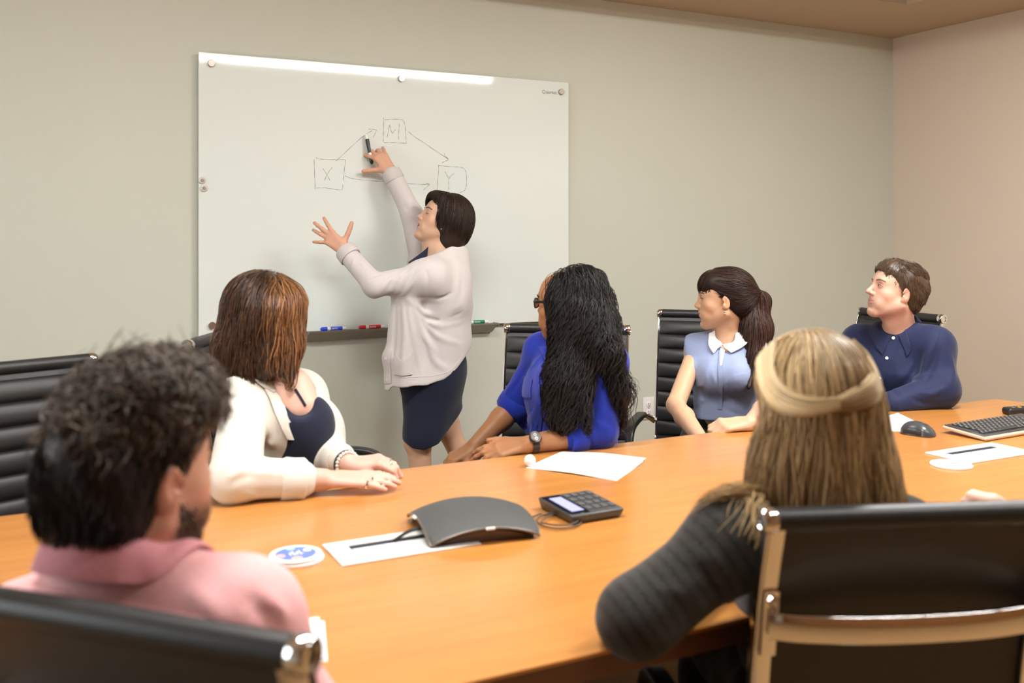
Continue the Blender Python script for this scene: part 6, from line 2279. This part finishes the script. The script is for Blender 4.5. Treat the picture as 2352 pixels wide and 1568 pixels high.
# ------------------------------------------------------------------ woman in the cream blazer
def woman_cream():
    global ORG
    d0 = 2.78
    hd = Frame(P(622, 728, d0), wdir(0.62, 0.78, 0.0), sc=0.98)
    fwd = wdir(0.74, -0.67)
    NB = P(640, 868, 2.76)
    S = (P(692, 910, 2.88), P(560, 925, 2.66))
    E = (P(736, 1040, 2.70), P(538, 1098, 2.34))
    W = (P(800, 1066, 2.57), P(744, 1101, 2.405))
    PEL = np.array([*P(640, 1050, 2.86)[:2], 0.53])
    ORG = np.array([PEL[0], PEL[1], 0.0])
    hr = hand_ops(W[1] + wdir(1, 0.05, 0) * 0.020, wdir(0.98, 0.14, -0.03), wdir(0.0, -0.30, 0.95), -1, curls=((0.08, 0.2, 0.15), (0.08, 0.18, 0.15), (0.08, 0.18, 0.15), (0.10, 0.15, 0.1)), spread=(0.06, 0.02, -0.03, -0.10), thumb=(0.5, 0.25, 0.2), sc=0.92)
    hl = hand_ops(W[0] + wdir(1, 0, 0.1) * 0.008, wdir(0.98, -0.05, 0.10), wdir(0.05, -0.25, 0.96), 1, curls=((0.55, 0.75, 0.4), (0.52, 0.75, 0.4), (0.52, 0.75, 0.4), (0.55, 0.75, 0.4)), spread=(0.06, 0.02, -0.04, -0.12), thumb=(0.45, 0.3, 0.2), sc=0.92)
    SK = (0.70, 0.42, 0.33)
    me, body, kn, an = human('seated woman in a cream blazer with brown shoulder-length hair, hands on the table', hd, NB, S, E, W, [hl, hr], fwd, PEL, SK, (0.6, 0.25, 0.22), dict(nose=0.8), chest_r=0.12, h_head=0.0034, h_arm=0.0065,
                             extra=[rc(P(668, 905, 2.70), P(700, 905, 2.74), 0.03, 0.03, 0.06), rc(P(670, 890, 2.68), P(690, 935, 2.67), 0.05, 0.055, 0.06)])
    eye_parts(hd, me, body, brow=(0.06, 0.035, 0.02))
    trousers(me, PEL, kn, an, fwd, cloth('navy_trousers', (0.015, 0.02, 0.035)))

    M_NT = cloth('navy_top', (0.010, 0.014, 0.034), 520, 0.85, 0.12, 0.2)
    top = [rc(P(686, 965, 2.68), P(692, 1060, 2.68), 0.085, 0.08, 0.05), rc(NB - [0, 0, 0.12], P(665, 1060, 2.78), 0.11, 0.125, 0.05, flat=(fwd, 0.85)), rc(P(705, 985, 2.67), P(712, 1000, 2.70), 0.072, 0.072, 0.05),
           rc(P(676, 880, 2.63), P(690, 918, 2.60), 0.055, 0.050, 0.015, 'sub'), cut(P(690, 925, 2.6), nrm(UPV * 1.0 + fwd * 0.25)), disp(wob(51, 20, 0.001))]
    solid('tank_top', top, 0.005, M_NT, me)
    mk('strap', ptube(smoothpath(hit(body, [(678, 893), (690, 912), (702, 932)], off=0.002), 10), 0.004, 6), M_NT, me)

    M_CR = cloth('cream_suiting', (0.66, 0.63, 0.56), 450, 0.85, 0.03, 0.15)
    tors = [rc(NB - [0, 0, 0.09], P(640, 1000, 2.78), 0.09, 0.150, 0.05, flat=(fwd, 0.84)), rc(P(640, 1000, 2.78), P(650, 1100, 2.80), 0.150, 0.160, 0.05, flat=(fwd, 0.9)),
            rc(P(675, 975, 2.70), P(706, 995, 2.72), 0.110, 0.100, 0.05), rc(P(690, 990, 2.72), P(690, 1090, 2.72), 0.100, 0.100, 0.05),
            rc(S[0], S[1], 0.056, 0.058, 0.06), rc(NB - [0, 0, 0.03], S[0], 0.056, 0.058, 0.06), rc(NB - [0, 0, 0.03], S[1], 0.056, 0.060, 0.06),
            rc(NB + [0, 0, 0.02], NB + [0, 0, 0.14], 0.060, 0.09, 0.015, 'sub')]
    vline_ = [hit(tors, [p])[0] for p in ((660, 868), (688, 925), (706, 985), (712, 1040), (706, 1090))]
    for i in range(4):
        r0, r1 = (0.020, 0.034, 0.036, 0.028, 0.018)[i:i + 2]
        tors.append(rc(vline_[i], vline_[i + 1], r0, r1, 0.006, 'sub', flat=(nrm(fwd), 1.6)))
    slv = [rc(S[1], E[1], 0.063, 0.060, 0.05), rc(E[1], W[1] * 0.72 + E[1] * 0.28, 0.055, 0.046, 0.03), rc(S[0], E[0], 0.062, 0.055, 0.05), rc(E[0], W[0] * 0.72 + E[0] * 0.28, 0.052, 0.042, 0.03)]
    pre = tors + slv
    fo = vfolds(pre, ([(520, 918), (560, 920), (592, 952)], -0.005, 0.006), ([(592, 950), (592, 1010), (587, 1070)], -0.008, 0.007), ([(525, 985), (555, 978), (585, 988)], 0.004, 0.007), ([(520, 1000), (550, 992), (582, 1004)], -0.003, 0.006),
                ([(520, 1100), (545, 1085), (565, 1080)], 0.005, 0.008), ([(530, 1112), (560, 1098), (590, 1092)], -0.004, 0.007), ([(575, 1088), (620, 1086), (660, 1090)], 0.004, 0.008), ([(610, 920), (620, 960), (640, 1010)], -0.006, 0.010),
                ([(560, 1135), (600, 1140), (650, 1135)], 0.004, 0.008), ([(616, 960), (620, 1020), (605, 1070)], 0.006, 0.012))
    bz = pre + [fo, disp(wob(52, 20, 0.0018))]
    b = solid('blazer', bz, 0.0056, M_CR, me)
    # lapels and collar
    vpatch('lapel', [[(606, 896), (622, 930), (640, 965), (662, 1008)], [(622, 890), (640, 930), (658, 968), (676, 1010)], [(641, 880), (660, 925), (676, 965), (688, 1010)]], M_CR, b, bz, 0.005, 0.0035, 24, 8)
    vpatch('collar', [[(575, 872), (600, 890), (624, 905)], [(590, 865), (615, 882), (640, 897)], [(606, 862), (630, 872), (650, 884)]], M_CR, b, bz, 0.007, 0.0035, 14, 8)
    # turned-back cuffs
    for A_, B_, r_ in ((E[1] * 0.36 + W[1] * 0.64, W[1], 0.051), (E[0] * 0.45 + W[0] * 0.55, W[0], 0.046)):
        d = nrm(B_ - A_)
        mk('cuff', align(lathe([(r_ * 0.72, 0.030), (r_ * 0.92, 0.034), (r_ * 1.04, 0.026), (r_ * 1.02, 0.002), (r_ * 1.05, -0.018), (r_ * 0.98, -0.026), (r_ * 0.8, -0.024)], 32, False), d, A_), cloth('cuff_lining', (0.66, 0.64, 0.58), 450, 0.85, 0.03, 0.15), b)
    # bracelet and rings
    wd = nrm(W[0] - E[0])
    M_PEARL = mat('pearl', (0.82, 0.78, 0.70), 0.25, noise=(60, 0.04, 2, S1))
    M_DK = mat('dark_bead', (0.03, 0.03, 0.03), 0.3, noise=(60, 0.1, 2, S1))
    a_ = nrm(np.cross(wd, UPV)); b_ = np.cross(wd, a_)
    for k in range(22):
        t = 2 * math.pi * k / 22
        c = W[0] - wd * 0.004 + (a_ * math.cos(t) + b_ * math.sin(t)) * 0.032
        mk('bead', ball(c, 0.0050, 8), M_PEARL, me)
    mk('bracelet', ptube([W[0] - wd * 0.014 + (a_ * math.cos(t) + b_ * math.sin(t)) * 0.033 for t in np.linspace(0, 2 * math.pi, 25)], 0.004, 6, False), M_DK, me)
    M_SIL = mat('silver', (0.85, 0.85, 0.85), 0.15, 1.0, noise=(30, 0.03, 2, S1))
    for hnd, idx in ((hr, (3, 2)), (hl, (1, 2))):
        for i in idx:
            o = [q for q in hnd[0]][5 + 3 * i]
            c = hit([o], [(0, 0)])[0] if False else o.c.astype(float)
            dd = nrm(hnd[1][i] - c)
            mk('ring', align(lathe([(0.0094, -0.0022), (0.0110, -0.0022), (0.0110, 0.0022), (0.0094, 0.0022)], 20, False), dd, c), M_SIL, me)

    # hair
    env = [el(hd(0, -0.026, 0.042), (0.088, 0.108, 0.092), hd.R, 0.03), rc(P(585, 705, 2.78), P(556, 800, 2.73), 0.072, 0.070, 0.05), rc(P(556, 800, 2.73), P(548, 848, 2.70), 0.060, 0.042, 0.04), rc(P(590, 760, 2.70), P(590, 862, 2.67), 0.060, 0.040, 0.04),
           rc(P(655, 700, 2.72), P(662, 790, 2.68), 0.060, 0.042, 0.05), rc(P(662, 790, 2.67), P(668, 880, 2.62), 0.036, 0.012, 0.03), rc(P(620, 720, 2.66), P(620, 830, 2.64), 0.055, 0.040, 0.05),
           disp(wob(15, 24, 0.004, (1, 1, 0.4)))]
    r = np.random.RandomState(6)
    roots = roots_on(hd, 2300, 7, 0.02, c=(0, -0.02, 0.03), r=(0.095, 0.115, 0.10))
    crown = hd(0.015, 0.01, 0.13)

    def dirf(p, t):
        o = p - crown
        o[:, 2] = 0
        o = o / np.maximum(np.linalg.norm(o, axis=1, keepdims=True), 1e-4)
        return o * max(0.0, 1.0 - t * 4) + np.array([0, 0, -1.0])
    st = strands(env, roots, dirf, 18, 0.0182, 0.0009, (0.030, 0.014, 0.007), (0.095, 0.042, 0.018), 5, (-0.006, 0.004), lens=(0.6, 1.0), curl=0.005, curl_f=34, clump=30, free=0.002)
    # caramel lights on the right side
    V, Q, Cc = st
    x = (V - hd.c) @ CR
    k = np.clip((x - 0.015) / 0.05, 0, 1)[:, None]
    per = 18 * 3                                  # points of one strand
    ns_ = len(V) // per
    kk = k.reshape(ns_, per).mean(1)
    r2 = np.random.RandomState(8)
    warm = np.where(r2.rand(ns_) < kk * 0.75 + 0.05, 0.45 + 0.5 * r2.rand(ns_), 0.1 * kk)
    warm = np.repeat(warm, per)[:, None]
    hi = np.array([0.27, 0.115, 0.040])
    Cc = Cc * (1 - warm) + hi * warm
    lk = np.repeat((r2.rand(ns_) < 0.10) & (kk > 0.15), per)[:, None]
    Cc = np.where(lk, np.array([0.42, 0.20, 0.075]), Cc)
    hair_obj('hair', [hair_mass(env, 0.0055, (0.030, 0.015, 0.008), 0.004), (V, Q, Cc)], M_HAIR, me)
    ORG = np.zeros(3)


woman_cream()
# ------------------------------------------------------------------ man in the pink shirt, seen from behind
def man_pink():
    global ORG
    hd = Frame(P(312, 1092, 1.21), wdir(0.52, 0.85, 0.02), sc=0.95)
    fwd = wdir(0.30, 0.95)
    NB = P(272, 1315, 1.20)
    S = (P(50, 1475, 1.30), P(548, 1432, 1.16))
    E = (P(-100, 1760, 1.38), P(668, 1660, 1.20))
    W = (P(260, 1620, 1.50), P(752, 1650, 1.34))
    PEL = np.array([0.268, 1.280, 0.53])
    ORG = np.array([PEL[0], PEL[1], 0.0])
    hr = hand_ops(W[1] + wdir(0.1, 1, 0) * 0.010, wdir(0.0, 0.98, 0.02), wdir(0.2, -0.1, 0.95), -1, curls=((0.25, 0.4, 0.3), (0.3, 0.5, 0.3), (0.3, 0.5, 0.3), (0.35, 0.5, 0.3)), spread=(0.15, 0.03, -0.05, -0.2), thumb=(0.7, 0.2, 0.2), sc=1.05)
    hl = hand_ops(W[0], wdir(0.3, 0.95, 0.0), wdir(0, -0.1, 0.95), 1, curls=(0.3, 0.3, 0.35, 0.4), sc=1.05)
    SK = (0.58, 0.32, 0.22)
    me, body, kn, an = human('man in a pink shirt with dark curly hair, seen from behind at the lower left', hd, NB, S, E, W, [hl, hr], fwd, PEL, SK, (0.5, 0.2, 0.16), dict(male=True, nose=2.0), arm=(0.052, 0.045, 0.04, 0.030), neck_r=0.060, chest_r=0.115, ch_fwd=0.06, h_head=0.0036, h_arm=0.009,
                             stub=((0.06, 0.035, 0.022), 0.85))
    eye_parts(hd, me, body, brow=(0.03, 0.018, 0.01))
    trousers(me, PEL, kn, an, fwd, cloth('dark_denim', (0.02, 0.03, 0.06)))
    M_PK = cloth('pink_oxford', (0.78, 0.40, 0.40), 300, 0.85, 0.14, 0.3)
    tors = [rc(NB - [0, 0, 0.08], P(290, 1560, 1.25), 0.10, 0.16, 0.05, flat=(fwd, 0.78)), rc(P(290, 1560, 1.25), np.array([PEL[0], PEL[1], 0.62]), 0.16, 0.16, 0.05, flat=(fwd, 0.85)),
            rc(S[0], S[1], 0.060, 0.060, 0.06), rc(NB - [0, 0, 0.02], S[0], 0.056, 0.058, 0.06), rc(NB - [0, 0, 0.02], S[1], 0.056, 0.058, 0.06), rc(NB + [0, 0, 0.05], NB + [0, 0, 0.15], 0.066, 0.09, 0.01, 'sub')]
    slv = [rc(S[1], E[1], 0.064, 0.062, 0.05), rc(E[1], W[1] - [0, 0, 0], 0.056, 0.042, 0.03), rc(S[0], E[0], 0.064, 0.062, 0.05), rc(E[0], W[0], 0.056, 0.042, 0.03)]
    pre = tors + slv
    fo = vfolds(pre, ([(420, 1340), (480, 1390), (520, 1450)], 0.006, 0.012), ([(560, 1360), (610, 1410), (650, 1440)], -0.006, 0.009), ([(600, 1350), (640, 1400), (670, 1430)], 0.006, 0.010), ([(120, 1330), (220, 1380), (330, 1390)], -0.005, 0.012), ([(100, 1320), (240, 1350), (380, 1330)], 0.004, 0.012))
    so = pre + [fo, disp(wob(61, 20, 0.002))]
    sh = solid('shirt', so, 0.007, M_PK, me)
    shirt_collar(NB + [0, 0, 0.040], fwd, cloth('pink_collar', (0.62, 0.26, 0.29), 300, 0.85, 0.16, 0.3), sh, r=0.070, stand=0.036, fall=0.048, drop=0.06, phi=2.9, surf=so)
    vline('yoke_seam', [(75, 1335), (200, 1372), (330, 1395), (470, 1420)], so, 0.0014, M_PK, sh, 0.0005)

    # curly hair: short sides, loose curls on top
    env = [el(hd(0, -0.022, 0.040), (0.081, 0.104, 0.088), hd.R, 0.03), el(hd(0, -0.060, -0.020), (0.072, 0.054, 0.075), hd.R, 0.04), el(hd(0, 0.022, 0.102), (0.076, 0.088, 0.058), hd.R, 0.04), el(hd(0.035, 0.060, 0.085), (0.044, 0.040, 0.044), hd.R, 0.03),
           el(hd(0, 0.122, -0.01), (0.090, 0.070, 0.082), hd.R, 0.008, 'sub'), el(hd(-0.085, 0.062, -0.035), (0.05, 0.048, 0.060), hd.R, 0.006, 'sub'), el(hd(0.085, 0.062, -0.035), (0.05, 0.048, 0.060), hd.R, 0.006, 'sub'),
           el(hd(-0.100, -0.002, -0.022), (0.036, 0.026, 0.044), hd.R, 0.005, 'sub'), el(hd(0.100, -0.002, -0.022), (0.036, 0.026, 0.044), hd.R, 0.005, 'sub'), cut(hd(0, -0.08, -0.080), hd.d(0, 0.25, -1)), disp(wob(16, 45, 0.005))]
    side = roots_on(hd, 2600, 9, -0.09, c=(0, -0.02, 0.03), r=(0.09, 0.115, 0.10), keep=lambda q: q[:, 2] < 0.07)
    topr = roots_on(hd, 1500, 10, 0.085, c=(0, -0.0, 0.05), r=(0.10, 0.115, 0.10))
    cA, cB = (0.012, 0.008, 0.006), (0.040, 0.026, 0.017)
    s1 = strands(env, side, lambda p, t: (hd.R @ np.array([0, -0.3, -1.0]))[None] + 0 * p, 5, 0.006, 0.0006, cA, (0.022, 0.014, 0.01), 5, (-0.003, 0.002), free=0.004)
    rr = np.random.RandomState(12)
    dv = rr.randn(len(topr), 3)
    s2 = strands(env, topr, lambda p, t: dv * 0.7 + (hd.R @ np.array([0.5, 0.3, -0.1]))[None], 12, 0.0056, 0.0008, (0.03, 0.02, 0.014), (0.15, 0.105, 0.072), 6, (-0.004, 0.004), free=0.008, curl=0.0085, curl_f=115, clump=45, lens=(0.6, 1.0))  # top curls coloured lighter than the sides: light from above painted in
    fl = roots_on(hd, 20, 14, 0.08, c=(0, -0.0, 0.05), r=(0.10, 0.115, 0.10))
    s3 = strands(env, fl, lambda p, t: UPV + grad(env, p) * 1.5, 12, 0.0055, 0.0007, cA, cB, 7, (0.0, 0.004), free=0.030, curl=0.008, curl_f=90)
    hair_obj('hair', [hair_mass(env, 0.005, (0.014, 0.010, 0.008), 0.002), s1, s2, s3], M_HAIR, me)
    # beard shadow strands along the jaw
    br_ = [(sx * 0.058, -0.002 + 0.072 * t, -0.052 - 0.050 * t) for sx in (1, -1) for t in np.linspace(0, 1, 2)]
    q = np.random.RandomState(20)
    rootsb = np.array([hd(sx * (0.066 - 0.048 * t) + q.randn() * 0.004, 0.006 + 0.075 * t, -0.040 - 0.062 * t + q.randn() * 0.014) for sx in (1, -1) for t in q.rand(420)])
    hops = [o for o in body if o.mode == 'add'][:30]
    sb = strands(hops, rootsb, lambda p, t: (hd.R @ np.array([0, 0.25, -1.0]))[None] + 0 * p, 4, 0.003, 0.0005, cA, cB, 8, (-0.0005, 0.001), free=0.002)
    mk('beard', (sb[0], sb[1]), M_HAIR, me, angle=None, cols=sb[2])
    ORG = np.zeros(3)


man_pink()


# ------------------------------------------------------------------ blonde woman seen from behind
def woman_blonde():
    global ORG
    hd = Frame(P(1853, 928, 1.63), wdir(-0.22, 0.97, 0.0), sc=0.97)
    fwd = wdir(-0.10, 0.99)
    NB = P(1872, 1125, 1.62)
    S = (P(1690, 1235, 1.57), P(2070, 1240, 1.64))
    E = (P(1466, 1415, 1.525), P(2250, 1430, 1.68))
    W = (P(1640, 1330, 1.76), P(2330, 1262, 1.80))
    PEL = np.array([1.325, 1.290, 0.53])
    ORG = np.array([PEL[0], PEL[1], 0.0])
    hl = hand_ops(W[0], wdir(0.4, 0.85, 0.1), wdir(0, -0.1, 0.95), 1, curls=(0.3, 0.3, 0.35, 0.4), sc=0.95)
    hr = hand_ops(W[1] + UPV * 0.01, wdir(-0.10, 0.55, 0.75), wdir(0.5, -0.75, 0.4), -1, curls=((1.0, 1.4, 0.9), (1.0, 1.4, 0.9), (1.0, 1.4, 0.9), (1.0, 1.4, 0.9)), spread=(0.05, 0, -0.04, -0.08), thumb=(0.3, 0.5, 0.4), sc=0.95)
    SK = (0.74, 0.46, 0.36)
    me, body, kn, an = human('blonde woman in a dark striped sweater with half-tied hair, seen from behind', hd, NB, S, E, W, [hl, hr], fwd, PEL, SK, (0.6, 0.25, 0.2), dict(nose=0.8), chest_r=0.095, ch_fwd=0.075, h_head=0.0036, h_arm=0.009)
    eye_parts(hd, me, body, brow=(0.3, 0.2, 0.1))
    trousers(me, PEL, kn, an, fwd, cloth('black_trousers', (0.015, 0.015, 0.017)))
    M_SW = mat('charcoal_knit', (0.05, 0.05, 0.046), 0.9, spec=0.2, attr=True, noise=(260, 0.2, 3, S1), bump=(260, 0.35, 0.001, S1), sheen=0.2)
    tors = [rc(NB - [0, 0, 0.08], P(1888, 1420, 1.69), 0.095, 0.14, 0.05, flat=(fwd, 0.8)), rc(P(1888, 1420, 1.69), np.array([PEL[0], PEL[1], 0.60]), 0.15, 0.15, 0.05, flat=(fwd, 0.85)),
            rc(S[0], S[1], 0.058, 0.058, 0.06), rc(NB - [0, 0, 0.02], S[0], 0.054, 0.058, 0.06), rc(NB - [0, 0, 0.02], S[1], 0.054, 0.058, 0.06), rc(NB + [0, 0, 0.03], NB + [0, 0, 0.15], 0.056, 0.09, 0.01, 'sub')]
    slv = [rc(S[0], E[0], 0.064, 0.062, 0.05), rc(E[0], W[0], 0.056, 0.042, 0.03), rc(S[1], E[1], 0.062, 0.058, 0.05), rc(E[1], W[1], 0.052, 0.040, 0.03)]
    pre = tors + slv
    fo = vfolds(pre, ([(1600, 1260), (1640, 1290), (1660, 1340)], 0.006, 0.010), ([(1560, 1300), (1620, 1320), (1660, 1370)], -0.005, 0.009), ([(1500, 1350), (1560, 1360), (1610, 1400)], 0.004, 0.010))
    so = pre + [fo, disp(wob(71, 20, 0.002))]

    def stripes(V):
        out = np.tile(np.array([0.034, 0.033, 0.029]), (len(V), 1))
        dk = np.array([0.017, 0.016, 0.015])
        da = nrm(E[0] - S[0])
        t = (V - S[0]) @ da
        rad = np.linalg.norm((V - S[0]) - np.outer(t, da), axis=1)
        on = (rad < 0.085) & (t > -0.01)
        ph = np.where(on, t, V[:, 2] * 0.9)
        k = np.clip((np.sin(ph * 2 * np.pi / 0.020) - 0.45) * 3, 0, 1)[:, None]
        return out * (1 - k) + dk * k
    solid('sweater', so, 0.0065, M_SW, me, colfn=stripes)

    # blonde half-up hair
    env = [el(hd(0, -0.022, 0.042), (0.086, 0.108, 0.090), hd.R, 0.03), el(hd(0, -0.070, 0.000), (0.084, 0.052, 0.080), hd.R, 0.04), rc(hd(0, -0.060, -0.05), P(1872, 1080, 1.55), 0.078, 0.072, 0.05, flat=(fwd, 0.85)), rc(P(1872, 1080, 1.55), P(1895, 1190, 1.52), 0.074, 0.066, 0.05, flat=(fwd, 0.7)),
           rc(P(1778, 1010, 1.61), P(1756, 1120, 1.58), 0.040, 0.030, 0.04), rc(P(1945, 960, 1.60), P(1975, 1100, 1.57), 0.048, 0.048, 0.05), rc(P(1980, 1080, 1.57), P(2035, 1160, 1.53), 0.042, 0.028, 0.05),
           el(hd(-0.100, 0.010, -0.016), (0.030, 0.020, 0.040), hd.R, 0.004, 'sub')]
    crown = hd(0.0, 0.01, 0.135)
    tie = proj(env, P(1925, 925, 1.50), 0.002)[0].astype(float)
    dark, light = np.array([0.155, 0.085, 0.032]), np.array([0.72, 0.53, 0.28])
    roots = roots_on(hd, 2000, 17, -0.07, c=(0, -0.03, 0.03), r=(0.095, 0.12, 0.10), keep=lambda q: q[:, 1] < 0.07)

    def dirf(p, t):
        q = hd.inv(p)
        o = p - crown
        o[:, 2] = 0
        o = o / np.maximum(np.linalg.norm(o, axis=1, keepdims=True), 1e-4)
        return o * max(0.0, 1.0 - t * 4) + np.array([0, 0, -1.0])
    st = strands(env, roots, dirf, 18, 0.0192, 0.0012, tuple(dark), (0.40, 0.265, 0.12), 5, (-0.006, 0.002), lens=(0.7, 1.0), curl=0.003, curl_f=28, clump=25)
    V, Q, Cc = st
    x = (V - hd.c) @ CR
    k = np.clip((-x + 0.03) / 0.07, 0, 1)[:, None] * np.clip((V[:, 2:3] - (hd.c[2] - 0.02)) / 0.05, 0, 1)  # upper left strands tinted paler: light from the left put into their colour
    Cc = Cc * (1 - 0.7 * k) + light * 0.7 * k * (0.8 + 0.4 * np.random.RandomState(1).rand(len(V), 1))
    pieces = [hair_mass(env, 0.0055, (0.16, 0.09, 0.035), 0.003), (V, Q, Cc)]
    # two sections swept from the temples to the tie
    for side, pts in ((-1, [P(1752, 805, 1.63), P(1735, 865, 1.58), P(1770, 912, 1.53), P(1850, 935, 1.50), tie]), (1, [P(1972, 800, 1.62), P(1998, 855, 1.58), P(1988, 895, 1.53), P(1960, 918, 1.50), tie])):
        q = smoothpath(proj(env, np.array(pts), 0.001), 26)
        rr = np.random.RandomState(30 + side)
        n = 300
        T_ = np.gradient(q, axis=0)
        T_ /= np.linalg.norm(T_, axis=1, keepdims=True)
        g = grad(env, q)
        B_ = np.cross(T_, g)
        w_ = np.linspace(0.034, 0.012, 26)
        a = rr.randn(n) * 0.5
        b = rr.rand(n)
        off = np.clip(a, -1, 1)[:, None, None] * (B_ * w_[:, None])[None] + (b[:, None, None] * 0.007) * g[None] * np.sqrt(np.clip(1 - np.clip(a, -1, 1)[:, None, None] ** 2, 0, 1))
        pth = q[None] + off
        u = np.cross(T_, g)
        rad = 0.0011
        Vs = np.stack([pth + (math.cos(2.094 * j) * u + math.sin(2.094 * j) * g)[None] * rad for j in range(3)], 2)
        N, M = n, 26
        idx = np.arange(N * M * 3).reshape(N, M, 3)
        Qs = np.concatenate([np.stack([idx[:, :-1, j], idx[:, :-1, (j + 1) % 3], idx[:, 1:, (j + 1) % 3], idx[:, 1:, j]], -1).reshape(-1, 4) for j in range(3)])
        base = (light if side < 0 else light * 0.88) * 0.95  # right section toned darker to go with the left-lit tint
        Cs = np.broadcast_to(base * (0.6 + 0.5 * rr.rand(n, 1, 1, 1)), (n, M, 3, 3)).reshape(-1, 3)
        pieces.append((Vs.reshape(-1, 3), Qs, Cs))
    # wisps over the left shoulder
    r = np.random.RandomState(33)
    rw = np.array([P(1742 + r.randn() * 12, 1120 + r.randn() * 18, 1.54) for _ in range(130)])
    w1 = strands(so, rw, lambda p, t: CR * -0.9 + CF * 0.1 + np.array([0, 0, -0.35]), 14, 0.0085, 0.0007, (0.40, 0.27, 0.12), (0.62, 0.44, 0.22), 9, (0.003, 0.014), lens=(0.3, 1.0), curl=0.006, curl_f=40, clump=40)
    w2 = strands(so, rw[:60], lambda p, t: CR * -0.25 + np.array([0, 0, -1.0]), 14, 0.008, 0.0006, (0.35, 0.23, 0.10), (0.6, 0.43, 0.21), 10, (0.003, 0.010), lens=(0.3, 1.0), curl=0.006, curl_f=40, clump=40)
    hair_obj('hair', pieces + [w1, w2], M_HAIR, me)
    ORG = np.zeros(3)


woman_blonde()
